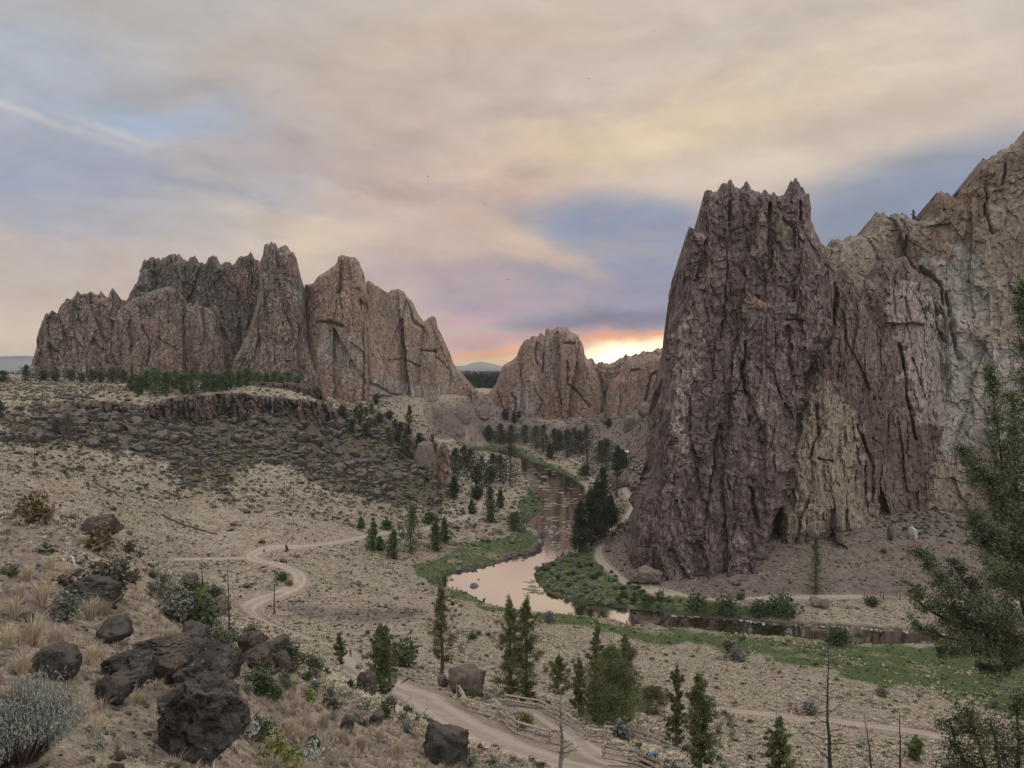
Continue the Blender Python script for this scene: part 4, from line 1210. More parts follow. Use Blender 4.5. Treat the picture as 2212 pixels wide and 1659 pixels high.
def tree_parts(h, w, seed, kind='juniper', nb=60, leaf=.3, per=22, cl=5, bare=.06, trunk=None, lop=0.0):
    """trunk and limbs in one buffer, sprays of foliage in another"""
    rg = np.random.RandomState(seed)
    wood, fol, tones = Buf(), [], []
    tr = trunk or h * .022
    zz = np.linspace(0, .97 * h, 9)
    wig = np.cumsum(rg.normal(size=(9, 2)) * h * .006, 0); wig[0] = 0
    axis = np.stack([wig[:, 0], wig[:, 1], zz], 1)
    tube(wood, axis, tr * (1 - np.linspace(0, .93, 9)) * (1 + .5 * np.exp(-zz / (h * .03))), 7)
    asym = rg.rand() * 6.28
    bough = rg.rand(60)
    for i in range(nb):
        t = bare + (1 - bare) * ((i + rg.rand()) / nb) ** (.9)
        if kind == 'juniper':
            prof = min(1, .45 + (t - bare) / .22) * (1 - t) ** .62 * 1.08
            up = .55 + .5 * t
        elif kind == 'open':
            prof = min(1, .35 + (t - bare) / .25) * (1 - t) ** .8 * 1.12 + .03
            up = .15 + .7 * t
        elif kind == 'bush':
            prof = min(1, .6 + t / .3) * (1 - t ** 2.2) ** .6
            up = .5
        else:
            prof = min(1, .4 + (t - bare) / .25) * (1 - t) ** .75 * 1.12 + .02
            up = -.12 + .5 * t
        az_ = i * 2.399 + rg.normal() * .5
        L = w / 2 * prof * (.42 + .85 * rg.rand() ** 1.3) * (1 + lop * math.cos(az_ - asym))
        if rg.rand() < .10: L *= .45
        L *= .72 + .5 * bough[int(az_ / 6.284 * 7) % 7 + 7 * int(t * 5)]
        L = max(L, w * .03)
        z0 = t * h * .97
        p0 = np.array([np.interp(z0, zz, axis[:, 0]), np.interp(z0, zz, axis[:, 1]), z0])
        d = np.array([math.cos(az_), math.sin(az_), 0])
        bend = np.linspace(0, 1, 4)
        z_end = min(p0[2] + L * up, h)
        pl = p0 + d * (L * bend)[:, None]
        pl[:, 2] = p0[2] + (z_end - p0[2]) * bend ** 1.5 - .06 * L * np.sin(bend * 3.1)
        tube(wood, pl, max(tr * .32 * (1 - t * .7), .008 * h ** .5 * .4) * np.array([1, .8, .5, .2]), 3, cap=False)
        for c in range(cl):
            s = .28 + .75 * (c + rg.rand()) / cl
            q = pl[0] + (pl[-1] - pl[0]) * min(s, 1)
            q = np.array([np.interp(min(s, 1), bend, pl[:, k]) for k in range(3)])
            q = q + rg.normal(size=3) * L * .10
            cr = ((.038 + .045 * rg.rand()) if kind in ('juniper', 'open') else (.055 + .07 * (1 - abs(s - .7)))) * w * (.45 + .55 * prof)
            n = int(per * (.5 + rg.rand()))
            fol.append(q + rg.normal(size=(n, 3)) * cr * np.array([.62, .62, .5])); tones.append(np.full(n, .1 + rg.rand() * .65 + .25 * min(s, 1)))
    fol.append(np.array([0, 0, h]) + axis[-1] * np.array([1, 1, 0]) + rg.normal(size=(per * 2, 3)) * np.array([w * .025, w * .025, h * .025]))
    F_ = np.vstack(fol)
    tones.append(np.full(per * 2, .7))
    T_ = np.concatenate(tones)[F_[:, 2] > .02 * h]
    F_ = F_[F_[:, 2] > .02 * h]
    V, Q = leaf_quads(F_, leaf, rg, .5)
    fb = Buf(); fb.add(V, Q); fb.tone = np.repeat(T_, 4)
    return wood, fb


def dead_parts(h, seed, nb=16, w=.35, trunk=None, start=.25, sub=2, up=.25, lean=0.0):
    rg = np.random.RandomState(seed)
    b = Buf()
    tr = trunk or h * .016
    n = 10
    zz = np.linspace(0, h, n)
    wig = np.cumsum(rg.normal(size=(n, 2)) * h * .006, 0); wig[0] = 0
    wig[:, 0] += lean * zz
    ax = np.stack([wig[:, 0], wig[:, 1], zz], 1)
    tube(b, ax, tr * (1 - np.linspace(0, .93, n)) * (1 + .6 * np.exp(-zz / (h * .04))), 6)
    for i in range(nb):
        t = start + (.97 - start) * (i + rg.rand()) / nb
        az_ = i * 2.399 + rg.normal() * .6
        L = h * w * (1 - t * .8) * (.35 + .75 * rg.rand())
        p0 = np.array([np.interp(t * h, zz, ax[:, 0]), np.interp(t * h, zz, ax[:, 1]), t * h])
        d = np.array([math.cos(az_), math.sin(az_), up + rg.normal() * .25])
        k = np.linspace(0, 1, 6)
        pl = p0 + d * (L * k)[:, None] + np.cumsum(rg.normal(size=(6, 3)) * L * .035, 0)
        pl[:, 2] += L * .25 * k ** 2
        pl[0] = p0
        rr = max(tr * .33 * (1 - t * .55), .01)
        tube(b, pl, rr * (1 - .85 * k), 4, cap=False)
        for s in range(sub):
            j = rg.randint(2, 5)
            e = d * .6 + rg.normal(size=3) * .5
            l2 = L * .4 * rg.rand() + .05 * L
            tube(b, pl[j] + e * (l2 * np.linspace(0, 1, 4))[:, None] + np.cumsum(rg.normal(size=(4, 3)) * l2 * .05, 0) * np.array([[0], [1], [1], [1]]), rr * .45 * np.array([1, .7, .45, .15]), 3, cap=False)
    return b


def shrub_parts(seed, n=260, leaf=.13, stems=14, r=.5, h=.8, spread=1.0, spike=.0):
    """unit shrub about a metre wide: stems fanning from the root, leaf sprays in clumps at their ends"""
    rg = np.random.RandomState(seed)
    b, cs = Buf(), []
    for i in range(stems):
        az_ = i * 2.399 + rg.normal() * .3
        el_ = .35 + 1.1 * rg.rand()
        L = (.6 + .4 * rg.rand())
        d = np.array([math.cos(az_) * math.cos(el_) * r * spread, math.sin(az_) * math.cos(el_) * r * spread, math.sin(el_) * h]) * L
        k = np.linspace(0, 1, 4)
        pl = d * k[:, None] + np.cumsum(rg.normal(size=(4, 3)) * .02, 0)
        pl[0] = 0
        tube(b, pl, .018 * np.array([1, .7, .5, .25]), 3, m=1, cap=False)
        m_ = int(n / stems)
        s = .45 + .6 * rg.rand(m_)
        cs.append(pl[0] + d * s[:, None] + rg.normal(size=(m_, 3)) * np.array([.085, .085, .075]))
    V, Q = leaf_quads(np.vstack(cs), leaf, rg, .6 + spike, .5 - .25 * spike)
    V[:, 2] = np.maximum(V[:, 2], .0)
    b.add(V, Q, None, 0)
    return b


def tuft_arrays(seed, n, h=1.0, spread=.55, wid=.05, droop=.25):
    """grass tuft: curved blades as two stacked faces each"""
    rg = np.random.RandomState(seed)
    az_ = rg.rand(n) * 6.283; sp = spread * rg.rand(n) ** .6; hh = h * (.55 + .45 * rg.rand(n))
    d = np.stack([np.cos(az_), np.sin(az_)], 1)
    s = np.stack([-np.sin(az_ + rg.normal(size=n) * .6), np.cos(az_ + rg.normal(size=n) * .6)], 1)
    w = wid * (.6 + .8 * rg.rand(n))[:, None]
    base = d * (.12 * rg.rand(n)[:, None])
    mid = base + d * (sp * .4)[:, None]; tip = base + d * sp[:, None]
    z0 = np.zeros(n); z1 = hh * .65; z2 = hh * (1 - droop * sp)
    P = lambda xy, z: np.concatenate([xy, z[:, None]], 1)
    V = np.stack([P(base - s * w, z0), P(base + s * w, z0), P(mid + s * w * .8, z1), P(mid - s * w * .8, z1), P(tip, z2)], 1).reshape(-1, 3)
    i = np.arange(n) * 5
    return V, np.stack([i, i + 1, i + 2, i + 3], 1), np.stack([i + 3, i + 2, i + 4], 1)


def scatter(buf, protos, pos, scale, rz, m=0):
    """many copies of small pieces gathered into one ground-cover mesh"""
    k = rs.randint(0, len(protos), len(pos))
    for pi, pr in enumerate(protos):
        V, Q, T = pr
        s = np.where(k == pi)[0]
        if not len(s): continue
        c, sn = np.cos(rz[s])[:, None], np.sin(rz[s])[:, None]
        S_ = scale[s]
        x = V[None, :, 0] * S_[:, 0:1]; y = V[None, :, 1] * S_[:, 1:2]; z = V[None, :, 2] * S_[:, 2:3]
        W_ = np.stack([x * c - y * sn + pos[s, 0:1], x * sn + y * c + pos[s, 1:2], z + pos[s, 2:3]], -1).reshape(-1, 3)
        o = (np.arange(len(s)) * len(V))[:, None, None]
        buf.add(W_, None if Q is None else (Q[None] + o).reshape(-1, 4), None if T is None else (T[None] + o).reshape(-1, 3), m)


def boulder_arrays(seed, sub=3, rough=.16, cuts=9, flat=.8):
    import bmesh
    bm = bmesh.new()
    bmesh.ops.create_icosphere(bm, subdivisions=sub, radius=1.0)
    V = np.array([v.co[:] for v in bm.verts]); T = np.array([[v.index for v in f.verts] for f in bm.faces])
    bm.free()
    rg = np.random.RandomState(seed)
    V = V * (1 + .22 * fbm(V[:, 0] * .9 + seed, V[:, 1] * .9, V[:, 2] * .9, 2))[:, None]
    for i in range(cuts + (10 if sub > 3 else 0)):
        n = rg.normal(size=3); n /= np.linalg.norm(n)
        d = (.52 + .32 * rg.rand()) if i < cuts else (.62 + .25 * rg.rand())
        e = V @ n - d
        V = V - np.maximum(e, 0)[:, None] * n * .93
    nr_ = V / (np.linalg.norm(V, axis=1)[:, None] + 1e-9)
    V = V + nr_ * (rough * (.5 * fbm(V[:, 0] * 2.6 + seed, V[:, 1] * 2.6, V[:, 2] * 2.6, 4)) + ((rough * .35 * fbm(V[:, 0] * 8, V[:, 1] * 8, V[:, 2] * 8 + seed, 3) - rough * .55 * np.exp(-(perlin(V[:, 0] * 2.1 + seed, V[:, 1] * 2.1, V[:, 2] * 2.1) / .035) ** 2)) if sub > 3 else 0))[:, None]
    V[:, 2] *= flat
    return V, T


def root(name, loc, label, cat, group=None, rz=0.0):
    o = bpy.data.objects.new(name, None)
    COL.objects.link(o)
    o.empty_display_size = .5
    o.location = loc; o.rotation_euler = (0, 0, rz)
    o['label'] = label; o['category'] = cat
    if group: o['group'] = group
    return o


ORD = ['first', 'second', 'third', 'fourth', 'fifth', 'sixth', 'seventh', 'eighth', 'ninth', 'tenth', 'eleventh', 'twelfth', 'thirteenth', 'fourteenth', 'fifteenth', 'sixteenth', 'seventeenth', 'eighteenth', 'nineteenth', 'twentieth']
ORD += ['twenty-' + o for o in ORD[:9]] + ['thirtieth'] + ['thirty-' + o for o in ORD[:9]]


def size_at(U, V, Vtop, wpx):
    p = ghit(U, V)
    top = at_depth(U, Vtop, p[1])
    return p, max(top[2] - p[2], .4), wpx / F * p[1]


def put_tree(name, U, V, Vt, w, label, cat, seed, kind='juniper', mat='juniper', group=None, nb=60, leaf=.3, per=22, cl=5, bare=.06, lop=.15, trunk=None):
    p, h, wm = size_at(U, V, Vt, w)
    wood, fol = tree_parts(h, wm, seed, kind, nb, leaf, per, cl, bare, trunk, lop)
    r_ = root(name, (p[0], p[1], p[2] - .05), label, cat, group)
    link('trunk', wood.mesh('trunk', [M['bark']]), r_)
    link('crown', crown_mesh(fol, M[mat]), r_)
    return r_


# ------------------------------------------------------------------ junipers of the valley floor, by the fence
FG = [  # U, V base, V top, width, kind, label
    (823, 1502, 1352, 74, 'juniper', 'dense dark green juniper cone beside the road, boulder at its foot', 110, 'juniper', .03),
    (951, 1467, 1268, 92, 'open', 'tall open juniper with a bare lower trunk left of the large tan boulder', 60, 'juniper', .2),
    (1097, 1508, 1293, 92, 'open', 'left one of two tall slim junipers standing side by side behind the fence', 80, 'juniper', .05),
    (1140, 1514, 1292, 92, 'open', 'right one of two tall slim junipers standing side by side behind the fence', 76, 'juniper', .05),
    (1206, 1503, 1418, 62, 'open', 'short thin juniper right of the slim pair', 46, 'juniper', .05),
    (1252, 1545, 1425, 46, 'juniper', 'narrow dark juniper at the left edge of the bushy clump behind the fence', 60, 'juniper', .03),
    (1283, 1560, 1343, 66, 'open', 'juniper with a thin tall top rising out of the bushy clump', 70, 'juniper', .05),
    (1322, 1572, 1398, 112, 'bush', 'broad bushy yellow green juniper, largest of the clump behind the fence', 120, 'juniper', .05),
    (1352, 1566, 1372, 84, 'open', 'dark full juniper on the right side of the bushy clump', 90, 'juniper', .05),
    (1408, 1545, 1486, 60, 'bush', 'low round juniper just right of the bushy clump', 44, 'juniper', .05),
    (1460, 1612, 1440, 52, 'juniper', 'slender spire shaped juniper left of the layered one', 70, 'juniper', .03),
    (1512, 1690, 1458, 112, 'open', 'layered juniper with a dark visible trunk at the bottom of the picture', 84, 'juniper', .18),
    (1681, 1712, 1552, 64, 'juniper', 'two pronged juniper cut by the bottom edge under the walkers', 80, 'juniper', .03),
    (1978, 1645, 1592, 34, 'bush', 'small upright juniper near the right end of the lower path', 34, 'juniper', .05),
    (735, 1438, 1369, 36, 'open', 'young juniper at the roadside bend beside the lone walker', 36, 'juniper', .08),
]
for i, (u, v, vt, w, kd, lab, nb, mt_, bare) in enumerate(FG):
    put_tree('juniper_tree', u, v, vt, w * 1.3, lab, 'tree', 100 + i, kd, mt_, 'junipers on the valley floor', int(nb * .62), .155, 120, 5, bare, .12)

# pines beside the river -----------------------------------------------------
MID = many(C4, (470, 1300), (540, 1290), (690, 1390), (870, 1322), (1150, 1300), (1240, 1215), (1075, 1005), (1545, 897), (1745, 905), (1850, 832), (1745, 988), (2000, 1085), (335, 1050), (615, 1060))
MT = [(975, 26), (1140, 15), (1070, 27), (830, 50), (990, 36), (930, 20), (885, 18), (745, 15), (595, 24), (630, 18), (850, 17), (885, 32), (930, 14), (960, 18)]
ML = ['bushy pine at the left end of the group beside the thin trail', 'small pine touching the right side of the leftmost trailside pine', 'narrow pine with a low skirt, nearest the water in the trailside group',
      'big dark full pine, largest of the trailside group', 'wide ragged pine right of the largest trailside pine', 'slim pine at the right end of the trailside group', 'round pine up the slope behind the trailside group',
      'small cone shaped pine where the trail climbs from the flat', 'tallest of three pines huddled on the trail bend', 'right one of three pines huddled on the trail bend', 'short front one of three pines huddled on the trail bend',
      'dark rounded pine on the grassy bank above the rapids', 'small dull pine uphill left of the trailside group', 'faint brownish pine uphill of the trail between two larger ones']
for i, ((u, v), (t_, w), lab) in enumerate(zip(MID, MT, ML)):
    put_tree('pine_tree', u, v, C4(0, t_)[1], w * 1.7, lab, 'tree', 200 + i, 'pine' if i not in (6, 11) else 'bush', 'pine_green', 'pines along the river trail', 46, .55, 15, 4, .08, .2)

UP = [(1960, 590, 130, 62), (1855, 545, 260, 34), (1655, 670, 260, 36), (1530, 500, 190, 34), (1365, 450, 185, 28), (1465, 400, 150, 24), (1270, 330, 185, 11), (1770, 352, 240, 16), (1350, 740, 480, 22), (1600, 735, 600, 22), (1590, 590, 380, 22), (1740, 560, 380, 30)]
UL = ['massive dark pine with a leaning top on the inner bend of the river', 'lower dark pine pressed against the massive leaning pine', 'thin see-through pine with a long bare trunk', 'tall pine in the middle of the inner bend grove', 'pine beside the rock outcrop at the left of the inner bend grove',
      'pine at the back of the inner bend grove', 'very narrow pine touching the rock outcrop', 'small pointed pine standing alone in pale brush', 'ragged pine on the slope in front of the inner bend grove', 'low pine at the foot of the see-through pine', 'half bare pine left of the see-through pine', 'grey-green pine right of the see-through pine']
for i, ((x, y, t_, w), lab) in enumerate(zip(UP, UL)):
    u, v = C4(x, y)
    put_tree('pine_tree', u, v, C4(0, t_)[1], w * 2.0, lab, 'tree', 230 + i, 'pine' if i not in (2, 10) else 'open', 'pine', 'pines on the inner bend', 44 if i not in (2,) else 26, .75, 14, 4, .12, .2)

GRV = [(60, 345, 195, 20), (180, 385, 175, 26), (285, 372, 190, 26), (425, 372, 190, 26), (540, 425, 200, 28), (610, 475, 185, 26), (720, 445, 230, 28), (770, 440, 250, 22), (850, 520, 230, 36), (930, 480, 220, 32), (1050, 610, 200, 46), (980, 470, 240, 26),
       (680, 535, 370, 12), (1240, 645, 335, 44), (1190, 560, 350, 30), (1345, 895, 400, 34), (1030, 700, 600, 26), (1225, 1315, 610, 56), (1090, 1400, 850, 48), (975, 1475, 960, 40), (1150, 1300, 760, 44), (1290, 1200, 900, 30), (1405, 620, 440, 26)]
GL = ['leftmost pine of the row along the far bank, standing apart', 'second pine from the left along the far bank', 'third pine from the left along the far bank', 'lone symmetrical pine in the middle of the far bank row',
      'pine at the left end of the dense far bank grove', 'pine leaning into the left part of the dense far bank grove', 'tall pine in the left middle of the dense far bank grove', 'shorter pine filling the middle of the dense far bank grove', 'wide pine at the front of the dense far bank grove',
      'pine behind the front of the dense far bank grove', 'tallest wide pine at the right of the dense far bank grove', 'pine squeezed between the wide pines of the far bank grove', 'thin young pine on the bank in front of the grove',
      'dark broad pine below the talus slope near the small hut', 'dark pine just left of the broad pine near the hut', 'tall pine with a long bare reddish trunk beside the stepped trail', 'low dark bushy pine at the bend of the grove path',
      'huge dark pine overhanging the river at the foot of the tower', 'ragged pine in front of the huge dark riverside pine', 'lowest drooping pine at the water edge by the river path', 'dense pine filling the left side of the huge riverside pine', 'short pine right of the huge riverside pine', 'pine directly beside the small bright-roofed hut']
for i, ((x, y, t_, w), lab) in enumerate(zip(GRV, GL)):
    u, v = C5(x, y)
    put_tree('pine_tree', u, v, C5(0, t_)[1], w * (2.2 if i < 17 else 1.65), lab, 'tree', 260 + i, 'open' if i == 15 else 'pine', 'pine', 'pines along the far bank and under the tower', 50 if i < 17 else 70, .8 if i < 15 else .6, 15 if i < 15 else 22, 4, .4 if i == 15 else .08, .2)

EX = [(885, 940, 875, 24, 'tall narrow dark pine standing alone below the smooth brown cliff'), (820, 915, 893, 16, 'small rounded juniper below the pinnacle'), (842, 906, 888, 14, 'small juniper left of the lone narrow pine'), (813, 874, 851, 14, 'juniper against the foot of the pinnacle'),
      (1092, 906, 885, 22, 'round dark juniper at the foot of the freestanding red rock'), (1111, 914, 890, 14, 'pointed juniper beside the round one at the red rock'), (1121, 902, 888, 8, 'tiny juniper right of the pointed one at the red rock'), (1315, 922, 905, 14, 'small juniper under the flat red slab'),
      (1763, 1284, 1157, 38, 'single narrow fir standing on the talus beside the riverside walk'), (1973, 481, 454, 20, 'tiny lone juniper on the skyline of the high cliff'), (2017, 487, 479, 7, 'tiny bush on the skyline right of the lone juniper'),
      (760, 935, 905, 18, 'scrubby juniper at the right end of the rimrock'), (740, 902, 876, 20, 'juniper tucked against the end of the rimrock'), (790, 945, 915, 20, 'dull juniper on the slope beside the yellow green brush'), (860, 960, 925, 22, 'ragged juniper above the inner bend slope'), (905, 975, 935, 22, 'tall scrubby juniper above the rock outcrop'), (880, 975, 945, 18, 'short juniper left of the tall scrubby one'),
      (6, 828, 802, 26, 'dark juniper cut by the left edge on the mesa'), (3, 905, 866, 14, 'dark narrow juniper at the left edge on the slope'), (148, 945, 893, 46, 'large grey brown half dead juniper below the left end of the rimrock'), (122, 940, 905, 20, 'smaller half dead juniper left of the large one')]
for i, (u, v, vt, w, lab) in enumerate(EX):
    k = 'pine' if i in (0, 8) else 'bush'
    D_ = ghit(u, v)[1] if i not in (9, 10) else 0
    if i in (9, 10):
        dd = 330 if i == 9 else 326
        b_ = at_depth(u, v + 3, dd); h_ = at_depth(u, vt, dd)[2] - b_[2]; wm = w / F * dd
        wood, fol = tree_parts(h_, wm, 300 + i, 'open', 26, .4, 12, 4, .1, None, .2)
        r_ = root('juniper_tree', tuple(b_), lab, 'tree', None)
        link('trunk', wood.mesh('trunk', [M['bark']]), r_); link('crown', crown_mesh(fol, M['pine_green']), r_)
        continue
    put_tree('fir_tree' if i == 8 else ('pine_tree' if i == 0 else 'juniper_tree'), u, v, vt, w * 1.4, lab, 'tree', 300 + i, k, {19: 'brush', 20: 'brush', 8: 'pine_green'}.get(i, 'pine'), None, 60 if i == 8 else 36, max(.3, D_ * .0012), 16, 4, .06, .2)

rg = np.random.RandomState(64)
SLP = many(R5, (10, -120), (200, -150), (420, -60), (700, 60), (790, 230), (640, 300), (420, 120), (150, -20))
k_ = 0
while k_ < 26:
    u, v = rg.uniform(715, 985), rg.uniform(878, 1040)
    if not inside(np.array([u]), np.array([v]), SLP)[0]: continue
    hp = rg.uniform(14, 30)
    put_tree('juniper_tree', u, v, v - hp, hp * rg.uniform(.7, 1.0), 'scrubby juniper on the rocky slope between the rimrock and the inner bend', 'tree', 2000 + k_, 'bush', ['pine', 'brush', 'pine_green'][k_ % 3], 'scrubby junipers on the rocky slope', 26, .6, 13, 4, .05, .2)
    k_ += 1

# junipers along the foot of the left walls on the mesa ------------------------
ROW = [(58, 823, 789, 24), (93, 823, 800, 20), (119, 824, 803, 16), (153, 824, 799, 22), (176, 825, 806, 16), (198, 826, 799, 28), (217, 827, 803, 20), (244, 827, 795, 28), (266, 829, 800, 22), (288, 846, 808, 28), (300, 853, 812, 24), (318, 842, 800, 26), (336, 856, 797, 40), (359, 850, 804, 32), (378, 840, 800, 24), (395, 852, 808, 30), (418, 852, 799, 38), (443, 846, 804, 30), (462, 846, 806, 24), (480, 844, 809, 28), (497, 840, 799, 28), (516, 836, 803, 22), (534, 834, 797, 32), (556, 830, 804, 24), (575, 830, 806, 18), (592, 830, 803, 22), (606, 836, 812, 20), (623, 828, 803, 22), (643, 829, 811, 16), (684, 862, 838, 22)]
for i, (u, v, vt, w) in enumerate(ROW):
    put_tree('juniper_tree', u, v, vt, w * 1.3, ORD[i] + ' juniper from the left in the row along the foot of the left cliffs', 'tree', 340 + i, 'bush', 'pine_green' if i > 8 else 'pine', 'junipers along the foot of the left cliffs', 34, .8, 13, 4, .05, .2)

# ------------------------------------------------------------------ dead trees
DEAD = [  # U, Vb, Vt, nb, spread, label, mat, lean, up
    (1797, 1690, 1398, 26, .30, 'tall charred snag with curling bare limbs at the bottom, right of the walkers', 'wood_dark', 0, .1),
    (1888, 1680, 1530, 12, .22, 'thin leaning grey snag, left one of two at the bottom right', 'wood_dark', -.14, .5),
    (1945, 1690, 1517, 10, .16, 'thin straight dark snag, right one of two at the bottom right', 'wood_dark', -.06, .5),
    (497, 1392, 1224, 18, .26, 'black burnt snag with upturned limbs standing before the road bend', 'wood_dark', 0, .6),
    (593, 1326, 1226, 26, .34, 'fine twigged dark snag inside the road bend', 'wood_dark', 0, .15),
    (438, 1290, 1190, 14, .24, 'slim dark snag left of the road bend', 'wood_dark', 0, .6),
    (343, 1290, 1150, 30, .38, 'many branched grey dead juniper with two stems on the near slope', 'wood_grey', -.05, .5),
    (374, 1322, 1225, 18, .42, 'pale dead tree in front of the many branched dead juniper', 'wood_grey', 0, .6),
    (50, 965, 905, 12, .3, 'forked black snag on the slope below the left rimrock', 'wood_dark', -.1, .8),
    (76, 1009, 945, 7, .12, 'bare black pole snag with a blackened foot on the left slope', 'wood_dark', 0, .5),
    (58, 939, 897, 7, .2, 'short black snag behind the forked one', 'wood_dark', 0, .5),
    (113, 934, 885, 9, .2, 'slim black snag in front of the large half dead juniper', 'wood_dark', 0, .5),
    (161, 868, 846, 5, .2, 'tiny snag standing on the pale grass of the mesa', 'wood_dark', -.05, .5),
    (614, 1056, 1014, 7, .14, 'left one of two bare poles in the middle of the left slope', 'wood_dark', .04, .5),
    (634, 1082, 1038, 7, .14, 'right one of two bare poles in the middle of the left slope', 'wood_dark', 0, .5),
    (794, 1038, 980, 10, .2, 'leaning dark snag on the rubble right of the two poles', 'wood_dark', .05, .5),
    (215, 1074, 1036, 30, .55, 'bushy grey dead juniper alone on the left slope', 'wood_grey', 0, .7),
    (170, 1120, 1076, 14, .4, 'dead tree just beyond the edge of the near shoulder', 'wood_dark', 0, .6),
    (946, 1064, 968, 26, .2, 'tall scorched pine skeleton in front of the rock outcrop', 'wood_dark', .05, .0),
    (917, 1062, 1005, 14, .2, 'shorter scorched pine skeleton left of the tall one', 'wood_dark', 0, .0),
    (1004, 1440, 1392, 8, .2, 'small dead stem behind the large tan boulder', 'wood_grey', 0, .6),
    (1676, 1640, 1495, 8, .16, 'bare grey stem poking out above the two pronged juniper', 'wood_grey', 0, .8),
    (2224 - 382, 1560, 1532, 0, .1, '', '', 0, 0),
]
for i, (u, v, vt, nb, w, lab, mt_, ln_, up) in enumerate(DEAD):
    if not lab: continue
    p, h, _ = size_at(u, v, vt, 10)
    b = dead_parts(h, 400 + i, nb, w, None, .22 if i != 0 else .1, 2 if p[1] < 250 else 1, up, ln_)
    if p[1] > 200:
        pass
    link('dead_tree', b.mesh('dead_tree', [M[mt_]]), None, (p[0], p[1], p[2] - .1), label=lab, cat='dead tree', group='burnt snags')
# near dead tree standing below the viewpoint
p = at_depth(1210, 1640, 38)
g0 = gz(p[0], p[1])
h0 = at_depth(1207, 1488, 38)[2] - g0
b = dead_parts(h0, 431, 26, .26, .16, .35, 3, .55)
link('dead_tree', b.mesh('dead_tree', [M['wood_grey']]), None, (p[0], p[1], g0 - .1), label='bare dead tree with a whitish twiggy top in front of the fence', cat='dead tree', group='burnt snags')

# stumps and fallen logs
STUMP = [(619, 1191, 1174, 7, 'black burnt stump beside the road fork'), (570, 1192, 1184, 4, 'small dark stump left of the road fork stump'), (718, 1124, 1113, 4, 'thin dark stump on the slope above the trail')]
for i, (u, v, vt, w, lab) in enumerate(STUMP):
    p, h, wm = size_at(u, v, vt, w)
    b = Buf(); zz = np.linspace(0, h, 7)
    tube(b, np.stack([.06 * h * np.sin(zz * 2), 0 * zz, zz], 1), wm / 2 * np.array([1.5, 1.1, .9, .85, .7, .45, .12]), 7)
    link('stump', b.mesh('stump', [M['wood_dark']]), None, (p[0], p[1], p[2] - .1), label=lab, cat='stump')


def log(U0, V0, U1, V1, rad, lab, seed, mat='wood_dark', nbr=6, lift=0.0):
    a, b_ = ghit(U0, V0), ghit(U1, V1)
    rg = np.random.RandomState(seed)
    n = 9
    k = np.linspace(0, 1, n)
    P_ = a + (b_ - a) * k[:, None]
    P_[:, 2] = ground_full(P_[:, 0], P_[:, 1]) + rad * .8 + lift * k
    P_[:, :2] += np.cumsum(rg.normal(size=(n, 2)) * rad * .15, 0)
    o = P_[0].copy(); P_ -= o
    L = np.linalg.norm(P_[-1])
    bf = Buf()
    tube(bf, P_, rad * (1 - .6 * k), 7)
    for i in range(nbr):
        j = rg.randint(1, n - 1)
        d = rg.normal(size=3); d[2] = abs(d[2]) * .9 + .15; d /= np.linalg.norm(d)
        d = d + (P_[-1] - P_[0]) / L * .6
        l2 = min(L * (.12 + .22 * rg.rand()), .6 + 1.3 * rg.rand())
        q = P_[j] + d * (l2 * np.linspace(0, 1, 5))[:, None] + np.cumsum(rg.normal(size=(5, 3)) * l2 * .06, 0)
        q[0] = P_[j]
        tube(bf, q, rad * .3 * np.array([1, .75, .55, .35, .12]), 4, cap=False)
        for _ in range(2):
            e = d + rg.normal(size=3) * .6
            tube(bf, q[3] + e * (l2 * .4 * np.linspace(0, 1, 3))[:, None], rad * .12 * np.array([1, .6, .2]), 3, cap=False)
    link('fallen_log', bf.mesh('fallen_log', [M[mat]]), None, tuple(o), label=lab, cat='log', group='fallen logs')


log(582, 1456, 695, 1452, .16, 'fallen dead tree with splayed dry branches beside the brown boulders', 1, 'wood_dark', 22, .5)
log(610, 1640, 725, 1600, .10, 'grey tangle of fallen branches at the bottom left of the road', 2, 'wood_grey', 22, .1)
log(842, 1520, 905, 1575, .14, 'weathered log lying along the left side of the path', 3, 'wood_grey', 14)
log(130, 1205, 165, 1245, .10, 'bleached white twisted branch beside the big brown shrub', 4, 'wood_pale', 12, .3)
log(866, 1478, 930, 1452, .10, 'dark tangle of dead limbs under the tall open juniper', 5, 'wood_dark', 26, .2)
log(350, 1115, 470, 1155, .30, 'long charred log lying on the left slope', 6, 'wood_dark', 4)
log(205, 1045, 268, 1078, .30, 'charred log uphill of the bushy dead juniper', 7, 'wood_dark', 3)
log(10, 1010, 42, 1025, .3, 'short charred log at the left edge of the slope', 8, 'wood_dark', 3)
log(600, 905 + 160, 655, 1088, .3, 'charred log below the two bare poles', 9, 'wood_dark', 2)
log(130, 1260, 250, 1330, .2, 'dark fallen branches on the near hill under the big brown shrub', 10, 'wood_dark', 20, .1)
log(400, 1395, 490, 1370, .12, 'dead branches lying across the edge of the near hill', 11, 'wood_grey', 18, .1)
# ------------------------------------------------------------------ boulders, hand placed
def put_boulder(U, Vb, w, hpx, lab, seed, mat='basalt', sub=4, group=None, rough=.16, flat=.8, deep=1.0, rz=None, cuts=10, sink=.18, tall=1.0):
    p = ghit(U, Vb)
    big = 1.25 if p[1] < 70 else 1.1
    s = w / F * p[1] / 2 * big
    hz = hpx / F * p[1] / 1.5 * tall * big
    V, T = boulder_arrays(seed, sub, rough, cuts, 1.0)
    V = V / np.abs(V[:, 0]).max()
    V = V * np.array([s, s * deep, hz / max(.4, np.abs(V[:, 2]).max())])
    V[:, 2] += hz * (1 - 2 * sink)
    me = mesh_np('boulder', V, None, T, [M[mat]], None, sub == 4)
    return link('boulder', me, None, (p[0], p[1] + s * deep * .6, p[2]), 0 if rz is None else rz, label=lab, cat='boulder', group=group)


